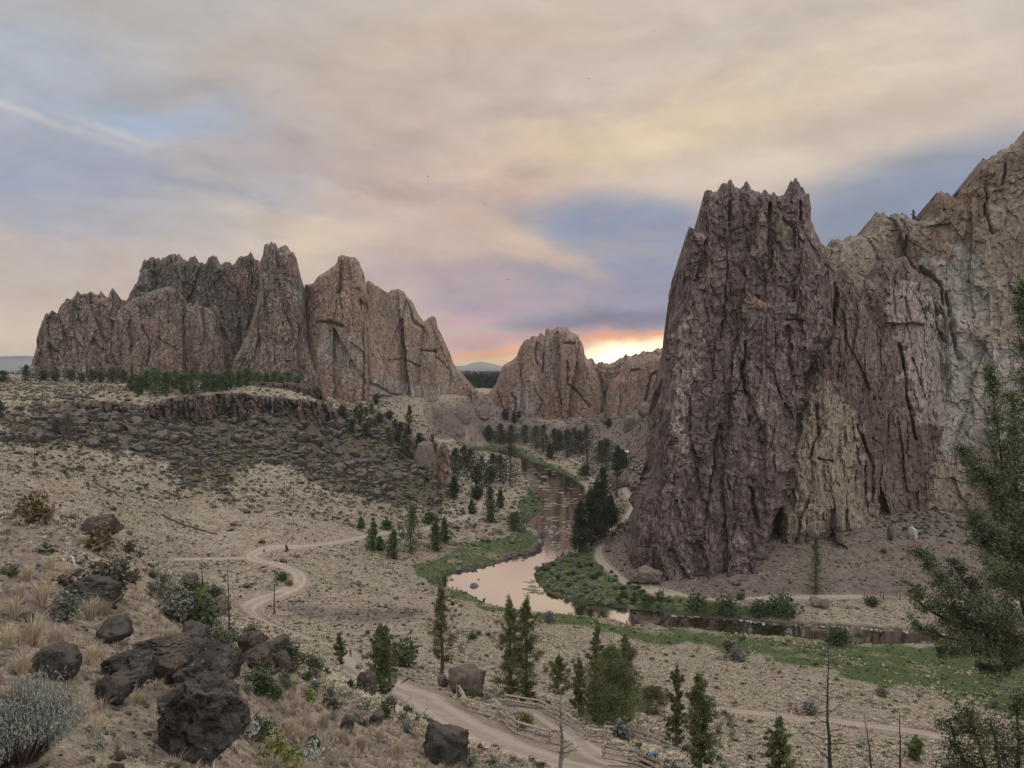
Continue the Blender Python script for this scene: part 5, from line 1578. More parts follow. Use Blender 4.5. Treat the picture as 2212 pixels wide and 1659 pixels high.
BL = [
    ((410, 1652), 186, 150, 'largest dark lichen-spotted boulder on the near hill, a shaded overhang below it', 'basalt', 1.0),
    ((435, 1535), 130, 78, 'rounded dark boulder resting against the top of the largest one', 'basalt', .9),
    ((445, 1502), 132, 80, 'long dark boulder at the back of the near pile', 'basalt', .8),
    ((266, 1482), 100, 58, 'flat topped slab at the left of the near boulder pile', 'basalt', .9),
    ((350, 1474), 76, 50, 'light dusted boulder wedged in the middle of the near pile', 'basalt_brown', 1.0),
    ((232, 1522), 66, 44, 'small dark boulder under the flat topped slab', 'basalt', 1.0),
    ((106, 1470), 84, 54, 'pitted dark boulder by itself left of the pile', 'basalt', 1.0),
    ((355, 1424), 140, 34, 'low flat brown ledge behind the near boulder pile', 'basalt_brown', .6),
    ((235, 1390), 66, 40, 'rough dark rock in dry grass behind the pile', 'basalt', 1.0),
    ((410, 1392), 60, 34, 'dark rock on the rim of the near hill', 'basalt', 1.0),
    ((185, 1310), 110, 46, 'dark ledge of rock under the big brown shrub', 'basalt', .7),
    ((205, 1160), 70, 34, 'blocky dark outcrop on the far edge of the near hill', 'basalt_brown', .8),
    ((50, 1345), 34, 14, 'small flat stone in the dusty ground at the left', 'basalt_brown', 1.0),
    ((958, 1655), 88, 80, 'big cracked dark boulder below the path', 'basalt', .9),
    ((992, 1652), 46, 40, 'rough lower block leaning on the big cracked boulder', 'basalt', .9),
    ((750, 1583), 28, 26, 'small dark rock in dry grass, left one of a pair', 'basalt', 1.0),
    ((812, 1571), 28, 26, 'small dark rock in dry grass, right one of a pair', 'basalt', 1.0),
    ((1008, 1504), 78, 62, 'large rounded tan boulder at the upper end of the fence', 'tuff', .9),
    ((955, 1484), 26, 20, 'small brown boulder left of the large tan boulder', 'tuff', 1.0),
    ((793, 1503), 50, 46, 'dark maroon boulder hiding behind the dense juniper', 'basalt_brown', 1.0),
    ((534, 1428), 54, 46, 'tall brown boulder on the slope, upper one of the brown group', 'basalt_brown', 1.0),
    ((590, 1426), 50, 36, 'pale topped brown boulder right of the tall brown one', 'basalt_brown', 1.0),
    ((548, 1450), 64, 36, 'broad brown boulder in front of the brown group', 'basalt_brown', 1.0),
    ((604, 1452), 36, 30, 'dark brown boulder beside the yellow bush', 'basalt_brown', 1.0),
    ((473, 1328), 44, 34, 'purplish boulder between the burnt snags', 'tuff', 1.0),
    ((432, 1337), 40, 30, 'reddish boulder left of the purplish one', 'tuff', 1.0),
    ((405, 1266), 36, 24, 'dark boulder behind the pale dead tree', 'basalt_brown', 1.0),
    ((672, 1560 + 60), 30, 22, 'low rock among grey branches at the bottom', 'basalt', 1.0),
    ((1924, 1170), 14, 28, 'upright black rock on the talus under the high cliff', 'basalt', .6),
    ((1974, 1166), 24, 24, 'pale whitish block on the talus under the high cliff', 'cobble', .8),
    ((1912, 1196), 12, 12, 'small black rock on the talus below the upright one', 'basalt', 1.0),
    ((1768, 1312), 30, 18, 'grey boulder cluster on the bank, left block', 'tuff', .8),
    ((1782, 1316), 26, 18, 'grey boulder cluster on the bank, right block', 'tuff', .8),
    ((1400, 1264), 70, 34, 'slabby brown outcrop beside the path at the foot of the tower', 'tuff', .8),
    ((1040, 905), 34, 26, 'brown block on the slope below the gap', 'tuff', .9), ((1002, 915), 32, 24, 'round brown block lower on the slope below the gap', 'tuff', .9),
    ((995, 948), 26, 16, 'low brown outcrop above the upper path', 'tuff', .9), ((1360, 930), 24, 28, 'dark round block on the slope under the red slab', 'tuff', .9),
    ((1412, 1010), 36, 40, 'rock knob rising on the slope left of the tower', 'tuff', .9), ((1340, 1055), 44, 36, 'blocky outcrop above the stepped trail', 'tuff', .9), ((1395, 900), 34, 26, 'tilted slab on the upper slope left of the tower', 'tuff', .9),
    ((868, 1160), 14, 10, 'purple boulder on the flat near the trail', 'basalt_brown', 1), 
    ((915, 1012), 46, 40, 'lower brown outcrop uphill of the tall one', 'tuff', .7),
    ((935, 1128), 34, 20, 'reddish boulder by the climbing trail', 'tuff', 1),
]
for i, ((u, v), w, h, lab, mt_, dp) in enumerate(BL):
    put_boulder(u, v, w, h, lab, 500 + i, mt_, 5 if w > 90 else 4, None, .2, deep=dp, tall={28: 1.5, 42: 1.3, 17: .8, 13: .85}.get(i, 1.0), cuts=12)

# stones standing in the river and lining its banks
RV = [((1619, 1361), 13, 14, 'pale pointed stone in the dark water, smaller of two', 1.5), ((1705, 1366), 22, 17, 'pale pointed stone in the dark water, larger of two', 1.4), ((1994, 1388), 18, 7, 'flat pale stone in the dark water at the right', .8),
      ((1025, 1266), 20, 12, 'dark rock with water around it in the middle of the bright pool', 1.0), ((976, 1252), 12, 6, 'low grey stone at the left corner of the pool', .8), ((1034, 1252), 8, 4, 'small grey stone behind the dark pool rock', .8),
      ((1129, 1211), 7, 4, 'tiny dark rock near the rocky bank of the pool', .8), ((1176, 1133), 12, 8, 'grey rock at the head of the rapids', 1.0), ((1224, 1089), 8, 5, 'grey rock in dark water upstream of the rapids', 1.0), ((1194, 1024), 6, 3, 'tiny pale rock far upstream', 1.0),
      ((1145, 1136), 20, 9, 'dark rock at the left side of the rapids', .7), ((1174, 1156), 14, 16, 'black rock in the middle of the rapids', 1.2)]
for i, ((u, v), w, h, lab, tl) in enumerate(RV):
    x, y = on_plane(u, v)
    s = w / F * y / 2
    V, T = boulder_arrays(560 + i, 3, .15, 8, 1.0)
    hz = h / F * y * .55 * tl
    V = V / np.abs(V).max() * np.array([s, s * .9, hz])
    if tl > 1.3:
        k = np.clip(V[:, 2] / hz, 0, 1); V[:, :2] *= (1 - .8 * k)[:, None]
    V[:, 2] += hz * .1
    link('river_stone', mesh_np('river_stone', V, None, T, [M['river_rock']], None, False), None, (x, y, 0), label=lab, cat='stone', group='stones in the river')
bank_u = [((980, 1236), (1165, 1186), 26, 22, 9, 'basalt', 'black boulder in the line along the left bank of the pool', 'black boulders along the pool bank'),
          ((975, 1175), (1130, 1155), 12, 24, 9, 'basalt', 'dark low boulder on the grass above the pool', 'dark boulders on the grass above the pool')]
for (a, b_, n, w, h, mt_, lab, grp) in bank_u:
    protos = [mesh_np('boulder', *(lambda VT: (VT[0], None, VT[1]))(boulder_arrays(600 + k, 3, .2, 8, .7)), [M[mt_]], None, False) for k in range(4)]
    for i in range(n):
        t_ = (i + .5 + rs.normal() * .25) / n
        u = a[0] + (b_[0] - a[0]) * t_; v = a[1] + (b_[1] - a[1]) * t_ + rs.normal() * (2 if n > 20 else 11)
        p = ghit(u, v) if n < 20 else np.array([*on_plane(u, v), 0.1])
        s = w / F * p[1] / 2 * (.5 + .8 * rs.rand())
        link('boulder', protos[i % 4], None, tuple(p + np.array([0, 0, s * .2])), rs.rand() * 6.28, (s, s * .8, s * (.6 + .3 * rs.rand())), label=lab, cat='boulder', group=grp)

# ------------------------------------------------------------------ ground cover placed by ground zone
def candidates(n, rmin, rmax, pw=1.0, half=37.0, seed=1):
    rg = np.random.RandomState(seed)
    a = np.radians(rg.uniform(-half, half, n))
    u = rg.rand(n)
    r = (rmin ** pw + u * (rmax ** pw - rmin ** pw)) ** (1 / pw)
    x, y = r * np.sin(a), r * np.cos(a)
    z = gsample(GZ, x, y)
    U, V = project(x, y, z)
    m = (U > -60) & (U < 2280) & (V < 1760) & (V > 780)
    x, y, z, r, U, V = [q[m] for q in (x, y, z, r, U, V)]
    d = dict(x=x, y=y, z=z, r=r, U=U, V=V, g=gsample(zg, x, y), d=gsample(zd, x, y), m=gsample(zm, x, y), b=gsample(zb_, x, y), p=gsample(GPD, x, y), s=gsample(GSD, x, y))
    d['n'] = fbm(x / 14, y / 14, 3.3, 3)
    return d


def sel(d, m):
    return {k: v[m] for k, v in d.items()}


HILL = many(R4, (-60, 380), (150, 400), (450, 440), (700, 560), (1000, 900), (1400, 1250), (1560, 1400), (1500, 2100), (-60, 2100))


def pos3(d, dz=0.0):
    return np.stack([d['x'], d['y'], d['z'] + dz], 1)


# dry bunchgrass
gb = Buf()
far_t = [tuft_arrays(k, 10, 1.0, .8, .12, .45) for k in range(5)]
d = candidates(125000, 55, 340, 1.6, seed=3)
rg = np.random.RandomState(5)
keep = (d['p'] > .9) & (d['s'] > 2.5) & (rg.rand(len(d['x'])) < np.clip(.9 - d['g'] * .8 - d['d'] * .5 - d['m'] * .7 - .5 * d['b'] + .9 * d['n'] + .5 * fbm(d['x'] / 4, d['y'] / 4, 8.8, 2), .03, 1))
d = sel(d, keep)
s = (.36 + .42 * rg.rand(len(d['x'])) ** 1.5) * (1 + .25 * d['n'])
scatter(gb, far_t, pos3(d, -.03), np.stack([s * 1.0, s * 1.0, s * .75], 1), rg.rand(len(s)) * 6.28)
d = candidates(52000, 300, 760, 1.2, seed=4)
keep = (d['p'] > .5) & (d['s'] > 4) & (d['z'] > 6) & (rg.rand(len(d['x'])) < np.clip(.9 - d['g'] - d['d'] * .6 - d['m'] * .85 + .4 * d['n'], .02, 1))
d = sel(d, keep)
s = .7 + .7 * rg.rand(len(d['x']))
scatter(gb, far_t, pos3(d, -.05), np.stack([s, s, s * .6], 1), rg.rand(len(s)) * 6.28)
link('dry_grass', gb.mesh('dry_grass', [M['straw_far']], False), kind='stuff')

nb_ = Buf()
near_t = [tuft_arrays(20 + k, 46, 1.0, .6, .012, .35) for k in range(6)]
d = candidates(26000, 4, 66, 1.5, seed=6)
keep = (d['p'] > .1) & (rg.rand(len(d['x'])) < np.clip(.38 + .9 * d['n'] - .25 * d['b'] + .4 * (d['U'] > 560), .03, 1))
d = sel(d, keep)
s = (.12 + .34 * rg.rand(len(d['x'])) ** 2) * (1 + .3 * (d['U'] > 560))
scatter(nb_, near_t, pos3(d, -.03), np.stack([s * 1.1, s * 1.1, s], 1), rg.rand(len(s)) * 6.28)
lit = [tuft_arrays(30 + k, 26, 1.0, 1.0, .02, .6) for k in range(5)]
d = candidates(22000, 4, 70, 1.5, seed=16)
d = sel(d, (d['p'] > .2) & (rg.rand(len(d['x'])) < np.clip(.5 + .8 * fbm(d['x'] / 2.5, d['y'] / 2.5, 1.9, 2), .02, 1)))
s = .07 + .13 * rg.rand(len(d['x'])) ** 2
scatter(nb_, lit, pos3(d, -.015), np.stack([s * 1.3, s * 1.3, s * .7], 1), rg.rand(len(s)) * 6.28, 1)
link('bunch_grass', nb_.mesh('bunch_grass', [M['straw'], M['brush']], False), kind='stuff')
# clumps big enough to tell apart on the near hill
tm = [mesh_np('grass_clump', *tuft_arrays(40 + k, 170, 1.0, .55, .007, .3), [M['straw_pale']], None, False) for k in range(4)]
GC = [(90, 1310, 70), (40, 1300, 50), (150, 1250, 40), (70, 1395, 85), (120, 1405, 70), (30, 1335, 60), (195, 1340, 60), (215, 1330, 50), (50, 1460, 70), (160, 1420, 50), (200, 1440, 60), (15, 1400, 60), (300, 1520, 40), (180, 1560, 70), (210, 1590, 60), (230, 1330, 40), (20, 1245, 40), (60, 1255, 46), (345, 1545, 26), (180, 1180, 30), (110, 1230, 40),
      (620, 1600, 60), (660, 1585, 50), (700, 1575, 50), (740, 1610, 46), (560, 1580, 40), (780, 1625, 50), (690, 1625, 50), (860, 1640, 50), (820, 1600, 40), (900, 1600, 36)]
for i, (u, v, hp) in enumerate(GC):
    p = ghit(u, v)
    h = hp / F * p[1] * 1.0
    where = 'left of the boulder pile' if u < 200 else ('among the near boulders' if u < 400 else 'below the left side of the path')
    link('grass_clump', tm[i % 4], None, tuple(p), i * 1.3, (h, h, h), label='pale dry grass clump ' + where, cat='grass clump', group='dry grass clumps ' + where)

# green meadow and reeds along the water
gr_ = Buf()
gt = [tuft_arrays(60 + k, 7, 1.0, .6, .10) for k in range(4)]
d = candidates(60000, 110, 760, .9, seed=8)
keep = (d['g'] > .35) & (d['s'] > .1) & (d['p'] > .4) & (rg.rand(len(d['x'])) < .75 + .3 * d['n'])
d = sel(d, keep)
edge_ = (1 - sstep(d['s'], 0, 6))
s = (.4 + .45 * rg.rand(len(d['x']))) * (1 + edge_ * 1.3 * rg.rand(len(d['x'])))
scatter(gr_, gt, pos3(d, -.04), np.stack([s * .9, s * .9, s * (.55 + .5 * edge_)], 1), rg.rand(len(s)) * 6.28)
link('meadow_grass', gr_.mesh('meadow_grass', [M['reed']], False), kind='stuff')

# shrubs: the ones that show largest are single objects, the rest is scrub
KINDS = {
    'sagebrush': ('sage', [shrub_parts(700 + k, 240, .15, 13, .5, .62) for k in range(4)], 'grey-green sagebrush'),
    'brush': ('brush', [shrub_parts(710 + k, 220, .15, 13, .5, .7) for k in range(4)], 'dull brown shrub'),
    'bush': ('green_brush', [shrub_parts(720 + k, 240, .16, 13, .5, .75) for k in range(4)], 'dark green shrub'),
    'rabbitbrush': ('yellow_brush', [shrub_parts(730 + k, 240, .16, 13, .5, .7) for k in range(3)], 'yellow-green rabbitbrush'),
}
KM = {k: [b.mesh(k, [M[v[0]], M['twig']], False) for b in v[1]] for k, v in KINDS.items()}


def lowpoly(seed, n=26, leaf=.34):
    rg2 = np.random.RandomState(seed)
    c = rg2.normal(size=(n, 3)); c /= np.linalg.norm(c, axis=1)[:, None]; c[:, 2] = np.abs(c[:, 2]); c *= .42 * (.6 + .4 * rg2.rand(n, 1))
    c[:, 2] *= 1.15
    V, Q = leaf_quads(c, leaf, rg2, .5, .6)
    V[:, 2] = np.maximum(V[:, 2], 0)
    return V, Q, None


LOW = [lowpoly(740 + k) for k in range(6)]
d = candidates(100000, 45, 780, 1.15, seed=9)
nn = len(d['x'])
left_ = (d['U'] < 1000) & (d['r'] > 150)
pr = .26 + .75 * left_ * np.clip(.35 + 1.5 * d['n'], 0, 1.5) + .07 * (d['r'] > 250) + .75 * d['d'] + .5 * d['m'] * (d['r'] > 300) + .03 * d['m'] + .10 * d['g'] + .12 * np.clip(d['n'], 0, 1)
pr = pr * np.where(d['r'] < 330, 1.0, 1.6)
keep = (d['p'] > .8) & (d['s'] > 1.5) & (rg.rand(nn) < pr) & ~((d['r'] < 70) & inside(d['U'], d['V'], HILL))
d = sel(d, keep)
nn = len(d['x'])
q = rg.rand(nn)
left_k = (d['U'] < 1000) & (d['r'] > 150)
kind = np.where(d['d'] > .4, np.where(q < .36, 'rabbitbrush', np.where(q < .74, 'brush', 'bush')), np.where(d['g'] > .4, np.where(q < .6, 'bush', 'sagebrush'), np.where((d['m'] > .4) & (d['V'] < 1250), np.where(q < .65, 'bush', 'brush'), np.where(q < np.where(left_k, .22, .5), 'sagebrush', np.where(q < .80, 'brush', 'bush')))))
kind = np.where((d['d'] > .4) & (d['U'] < 620) & (kind == 'rabbitbrush'), np.where(rg.rand(nn) < .7, 'brush', 'rabbitbrush'), kind)
size = (.38 + 1.2 * rg.rand(nn) ** 2.6) * np.where(d['r'] > 300, 1.7, 1.0) * np.where(d['d'] > .4, 1.3, 1)
order = np.argsort(-size / d['r'])
NIND = 240


def region(u, v, dd):
    if dd['m'] > .4 and u < 1000 and v > 1250: return 'on the brown bank across the dry flat'
    if dd['m'] > .4: return 'on the pinkish talus under the cliffs'
    if dd['d'] > .4: return 'on the rubble slope below the rimrock'
    if dd['g'] > .4: return 'in the green meadow by the river'
    if u > 1150 and v > 1330: return 'on the dry flat right of the junipers'
    if v > 1380: return 'on the dry slope beside the path'
    if v > 1180: return 'on the dry flat inside the road bends'
    if v < 880: return 'on the pale grass of the mesa'
    return 'on the dry left slope'


stuff_idx = []
for rank, i in enumerate(order):
    if rank >= NIND:
        stuff_idx.append(i); continue
    k = str(kind[i]); s_ = float(size[i])
    dd = {q_: float(d[q_][i]) for q_ in ('g', 'd', 'm')}
    rgn = region(float(d['U'][i]), float(d['V'][i]), dd)
    adj = 'low ' if s_ < 1.2 else ('rounded ' if s_ < 1.7 else 'big ')
    lab = adj + KINDS[k][2] + ' ' + rgn
    link(k, KM[k][rank % len(KM[k])], None, (d['x'][i], d['y'][i], d['z'][i] - .03), rg.rand() * 6.28, (s_, s_, s_ * (.8 + .3 * rg.rand())), label=lab, cat='shrub', group=lab)
stuff_idx = np.array(stuff_idx)
sb = Buf()
for mi, k in enumerate(KINDS):
    j = stuff_idx[kind[stuff_idx] == k]
    if len(j):
        scatter(sb, LOW, np.stack([d['x'][j], d['y'][j], d['z'][j] - .05], 1), np.stack([size[j], size[j], size[j] * .85], 1), rg.rand(len(j)) * 6.28, mi)
link('scrub', sb.mesh('scrub', [M[v[0]] for v in KINDS.values()], False), kind='stuff')

# willows on the gravel point and banks
wm_ = [shrub_parts(760 + k, 420, .17, 18, .5, .8, 1.0, .4).mesh('willow_shrub', [M['willow' if k < 3 else 'green_brush'], M['twig']], False) for k in range(6)]
WP = many(R5, (1330, 885), (1400, 850), (1560, 800), (1640, 800), (1800, 900), (2000, 1020), (2212, 1075), (2212, 1150), (1800, 1120), (1500, 1065), (1340, 965))
cnt = 0
rgw = np.random.RandomState(77)
while cnt < 210:
    u = rgw.uniform(1155, 1455); v = rgw.uniform(1195, 1320)
    if not inside(np.array([u]), np.array([v]), WP)[0]: continue
    p = ghit(u, v)
    s_ = 1.5 + 1.9 * rgw.rand()
    left = u < 1330
    k = rgw.randint(0, 4) if left else rgw.randint(2, 6)
    lab = 'silvery green willow in the thicket on the point of the river bend' if left else 'green bush in the strip between the river path and the dark water'
    link('willow_shrub', wm_[k], None, tuple(p), rgw.rand() * 6.28, (s_, s_, s_ * (.45 + .25 * rgw.rand())), label=lab, cat='shrub', group='willow thicket on the river bend' if left else 'bushes between path and water')
    cnt += 1
SHR = [(1569, 1327, 54, 'bush', 'round dark green bush at the water edge below the boardwalk path'), (1505, 1318, 50, 'bush', 'dark green bush at the left of the round one'), (1690, 1335, 70, 'bush', 'broad green bush on the bank below the gravel patch'), (1640, 1332, 50, 'bush', 'low green bush on the bank right of the round one'), (1600, 1296, 22, 'bush', 'small green bush beside the walkway kerb'),
      (1855, 1386, 26, 'bush', 'upright green bush at the near water edge'), (1810, 1392, 50, 'bush', 'low spreading green bush on the near bank'), (1590, 1428, 44, 'sagebrush', 'pale silver sagebrush alone in the green meadow'), (1578, 1412, 40, 'brush', 'bare purplish brush behind the pale silver sagebrush'), (1750, 1545, 44, 'sagebrush', 'grey sagebrush beside the group of walkers'), (1905, 1505, 30, 'sagebrush', 'grey sagebrush at the edge of the green meadow'), (2150, 1530, 26, 'sagebrush', 'grey sagebrush at the far right of the flat'),
      (1185, 1345, 34, 'sagebrush', 'round grey sagebrush on the near river bank'), (1020, 1382, 22, 'bush', 'dark conical bush right of the tall open juniper'), (1055, 1375, 14, 'bush', 'smaller dark bush right of the conical one'), (1034, 1372, 14, 'bush', 'smallest bush between the two dark ones'), (1340, 1598, 64, 'sagebrush', 'large pale sagebrush behind the fence corner'), (1135, 1568, 40, 'rabbitbrush', 'bright green bush inside the fence'), (1016, 1506, 34, 'rabbitbrush', 'green bush at the foot of the large tan boulder'),
      (870, 1440, 80, 'bush', 'green thicket between the dense juniper and the open one'), (620, 1440, 70, 'bush', 'long dark green thicket above the road'), (672, 1452, 50, 'bush', 'dark green bush at the right of the long thicket'), (420, 1360, 110, 'bush', 'green shrub patch on the near slope below the dead trees'), (380, 1340, 80, 'sagebrush', 'grey green shrub below the pale dead tree'), (610, 1255, 28, 'bush', 'green bush on the inner side of the road bend'), (625, 1265, 18, 'rabbitbrush', 'bright green bush on the inner side of the road bend'),
      (230, 1300, 130, 'brush', 'big olive brown shrub on the near hill'), (140, 1340, 80, 'sagebrush', 'pale blue-green sagebrush on the near hill'), (100, 1200, 40, 'bush', 'dark green shrub on the near hill top'), (22, 1245, 40, 'bush', 'green shrub at the left edge of the near hill'), (215, 1190, 70, 'rust', 'rusty brown shrub beside the outcrop on the near hill'), (80, 1130, 80, 'rust', 'dark rusty brush on the skyline of the near hill'), (450, 1405, 40, 'rust', 'rusty orange shrub beside the boulder pile'), (520, 1540, 40, 'rust', 'small rusty shrub right of the largest boulder'),
      (560, 1510, 90, 'bush', 'olive shrub right of the boulder pile'), (560, 1600, 70, 'bush', 'dark green shrub below the silver sagebrush'), (600, 1660, 90, 'rabbitbrush', 'olive green shrub at the bottom edge'), (530, 1590, 56, 'sage_pale', 'silver sagebrush right of the largest boulder'), (665, 1655, 60, 'sage_pale', 'silver sagebrush at the bottom edge'), (668, 1518, 38, 'lime', 'bright lime green rabbitbrush ball in dry grass'), (718, 1556, 26, 'sagebrush', 'small grey sagebrush right of the lime green ball'), (622, 1440, 20, 'lime', 'pale yellow tuft among the brown boulders'),
      (216, 1618, 40, 'sage_pale', 'small silver sagebrush left of the largest boulder'), (1395, 1650, 30, 'bush', 'green tuft at the foot of the lower fence'), (1885, 1310, 30, 'bush', 'bush below the wooden footbridge')]
extra = {'rust': 'rust', 'lime': 'lime', 'sage_pale': 'sage_pale'}
XM = {k: shrub_parts(790 + i, 520, .11, 22, .5, .8).mesh('shrub', [M[v], M['twig']], False) for i, (k, v) in enumerate(extra.items())}
DM = {k: shrub_parts(795 + i, 700, .10, 26, .5, .75).mesh(k, [M[KINDS[k][0]], M['twig']], False) for i, k in enumerate(KINDS)}
for i, (u, v, w, k, lab) in enumerate(SHR):
    p = ghit(u, v)
    s_ = w / F * p[1] * 1.2
    me_ = XM[k] if k in XM else DM[k]
    link(k if k in KINDS else ('rabbitbrush' if k == 'lime' else ('sagebrush' if k == 'sage_pale' else 'bitterbrush')), me_, None, (p[0], p[1], p[2] - .03), i * .9, (s_, s_, s_ * .95), label=lab, cat='shrub')

# brushy slope between the boulder pile and the road
BS = many(R4, (900, 720), (1150, 800), (1500, 960), (1700, 1150), (2000, 1260), (2100, 1400), (1800, 1600), (1560, 1620), (1520, 1400), (1300, 1180), (1000, 960), (760, 760))
rgb = np.random.RandomState(15)
cnt = 0
BSK = ['sagebrush', 'bush', 'brush', 'bush', 'sagebrush', 'brush', 'rabbitbrush']
while cnt < 64:
    u, v = rgb.uniform(250, 720), rgb.uniform(1200, 1560)
    if not inside(np.array([u]), np.array([v]), BS)[0]: continue
    p = ghit(u, v)
    if path_dist(p[0:1], p[1:2])[0] < 1.5: continue
    k = BSK[cnt % 7]
    wpx_ = rgb.uniform(24, 56)
    if u > 470 and v - .95 * wpx_ < np.interp(u, [480, 530, 600, 690, 760], [1300, 1316, 1352, 1392, 1425]) + 8: continue
    s_ = wpx_ / F * p[1]
    link(k, DM[k], None, (p[0], p[1], p[2] - .03), rgb.rand() * 6.28, (s_, s_, s_ * .85), label=KINDS[k][2] + ' on the brushy slope between the boulder pile and the road', cat='shrub', group=k + ' on the brushy slope')
    cnt += 1

# the sagebrush right under the viewpoint: stems and narrow leaves
rg = np.random.RandomState(91)
b = Buf()
n = 2600
az_ = rg.rand(n) * 6.283; rr = .95 * rg.rand(n) ** .6
bx = np.stack([np.cos(az_) * rr * .35, np.sin(az_) * rr * .35, np.zeros(n)], 1)
pl_ = rg.rand(16)
hh = (.52 + .4 * rg.rand(n)) * (1.08 - .28 * rr) * (.75 + .55 * pl_[(az_ / 6.284 * 8).astype(int) + 8 * (rr > .5)])
tip = np.stack([np.cos(az_) * rr * .95, np.sin(az_) * rr * .95, hh], 1) + rg.normal(size=(n, 3)) * .05
mid = (bx + tip) / 2 + rg.normal(size=(n, 3)) * .03
sd_ = np.stack([-np.sin(az_), np.cos(az_), 0 * az_], 1)
w_ = (.0035 + .003 * rg.rand(n))[:, None]
V = np.stack([bx - sd_ * w_, bx + sd_ * w_, mid + sd_ * w_, mid - sd_ * w_, tip + sd_ * w_ * .3, tip - sd_ * w_ * .3], 1).reshape(-1, 3)
i6 = np.arange(n)[:, None] * 6
b.add(V, np.vstack([i6 + np.array([[0, 1, 2, 3]]), i6 + np.array([[3, 2, 4, 5]])]), None, 0)
b2 = Buf()
lc = []
for k in range(9):
    f_ = .62 + .42 * rg.rand(n)
    lc.append(mid + (tip - mid) * ((f_ - .5) * 2)[:, None] + rg.normal(size=(n, 3)) * .014)
V, Q = leaf_quads(np.vstack(lc), .05, rg, 2.2, .18)
b2.add(V, Q, None, 0)
p = at_depth(40, 1690, 8.2)
g0 = gz(p[0], p[1])
top = at_depth(60, 1490, 8.2)[2]
sc_ = (top - g0) / 1.02
sr = root('sagebrush', (p[0], p[1], g0), 'large pale silver sagebrush filling the bottom left corner', 'shrub', None, .4)
link('woody_base', b.mesh('woody_base', [M['twig']], False), sr, sc=(sc_, sc_, sc_))
link('foliage', b2.mesh('foliage', [M['sage_pale']], False), sr, sc=(sc_, sc_, sc_))

# rubble: largest blocks single, the rest as rubble
RB_ = [boulder_arrays(800 + k, 1, .2, 6, .8) for k in range(8)]
RBM = [mesh_np('rock', *(lambda VT: (VT[0], None, VT[1]))(boulder_arrays(820 + k, 2, .2, 8, .8)), [M['rubble']], None, False) for k in range(6)]
d = candidates(60000, 180, 520, 1.2, seed=12)
keep = (rg.rand(len(d['x'])) < np.clip(d['d'] * (.30 + .5 * np.clip(d['n'] + .2, 0, 1)) + .02, 0, 1)) & (d['p'] > 1.5) & (d['s'] > 4) & (d['r'] > 225)
d = sel(d, keep)
sz = (.35 + 2.6 * rg.rand(len(d['x'])) ** 5) * (.7 + .5 * d['d'])
order = np.argsort(-sz / d['r'])
ind, rest = order[:140], order[140:]
for n_, i in enumerate(ind):
    s_ = float(sz[i]); u = float(d['U'][i])
    where = 'under the columns of the rimrock' if u < 480 else ('on the slope right of the rimrock' if u < 760 else 'above the trees of the inner bend')
    link('rock', RBM[n_ % 6], None, (d['x'][i], d['y'][i], d['z'][i] + s_ * .15), rg.rand() * 6.28, (s_ * (1 + .4 * rg.rand()), s_, s_ * (.9 + .6 * rg.rand())), label='large dark basalt block ' + where, cat='rock', group='dark blocks ' + where)
rbf = Buf()
scatter(rbf, [(V, None, T) for V, T in RB_], np.stack([d['x'][rest], d['y'][rest], d['z'][rest] + sz[rest] * .1], 1), np.stack([sz[rest] * 1.1, sz[rest], sz[rest] * 1.05], 1), rg.rand(len(rest)) * 6.28)
link('rubble', rbf.mesh('rubble', [M['rubble']], False), kind='stuff')
# loose stones on the mauve talus, near hill and bank gravel
d = candidates(90000, 6, 420, .8, seed=13)
keep = (rg.rand(len(d['x'])) < np.where(d['m'] > .4, .5, np.where(d['r'] < 70, .6, .006))) & (d['s'] > .5) & (d['p'] > .2)
d = sel(d, keep)
sz = np.where(d['r'] < 70, .015 + .10 * rg.rand(len(d['x'])) ** 3, .12 + .5 * rg.rand(len(d['x'])) ** 3)
tf = Buf()
scatter(tf, [(V, None, T) for V, T in RB_], pos3(d), np.stack([sz * 1.2, sz, sz * .75], 1), rg.rand(len(sz)) * 6.28)
link('loose_gravel', tf.mesh('loose_gravel', [M['basalt_brown']], False), kind='stuff')
# pale cobbles along the far waterline
cb = Buf()
cu = np.concatenate([rg.uniform(1560, 1960, 420), rg.uniform(1960, 2230, 120)])
cv = np.interp(cu, [1560, 1600, 1675, 1751, 1827, 1903, 1979, 2230], [1337, 1338, 1347, 1350, 1354, 1360, 1364, 1373]) + rg.normal(size=len(cu)) * 2.3 - 1.0
cp = np.array([on_plane(a_, c_) for a_, c_ in zip(cu, cv)])
sz = .08 + .42 * rg.rand(len(cu)) ** 3
scatter(cb, [(V, None, T) for V, T in RB_], np.stack([cp[:, 0], cp[:, 1], 0.05 + 0 * cu], 1), np.stack([sz * 1.3, sz, sz * .6], 1), rg.rand(len(cu)) * 6.28)
# stones of the rapids
ru = rg.uniform(1172, 1240, 130); rv = rg.normal(1147, 9, 130)
cp = np.array([on_plane(a_, c_) for a_, c_ in zip(ru, rv)])
sz = .15 + .5 * rg.rand(len(ru)) ** 2
scatter(cb, [(V, None, T) for V, T in RB_], np.stack([cp[:, 0], cp[:, 1], 0 * ru], 1), np.stack([sz * 1.5, sz * 1.2, sz * .3], 1), rg.rand(len(ru)) * 6.28)
link('river_gravel', cb.mesh('river_gravel', [M['cobble']], False), kind='stuff')

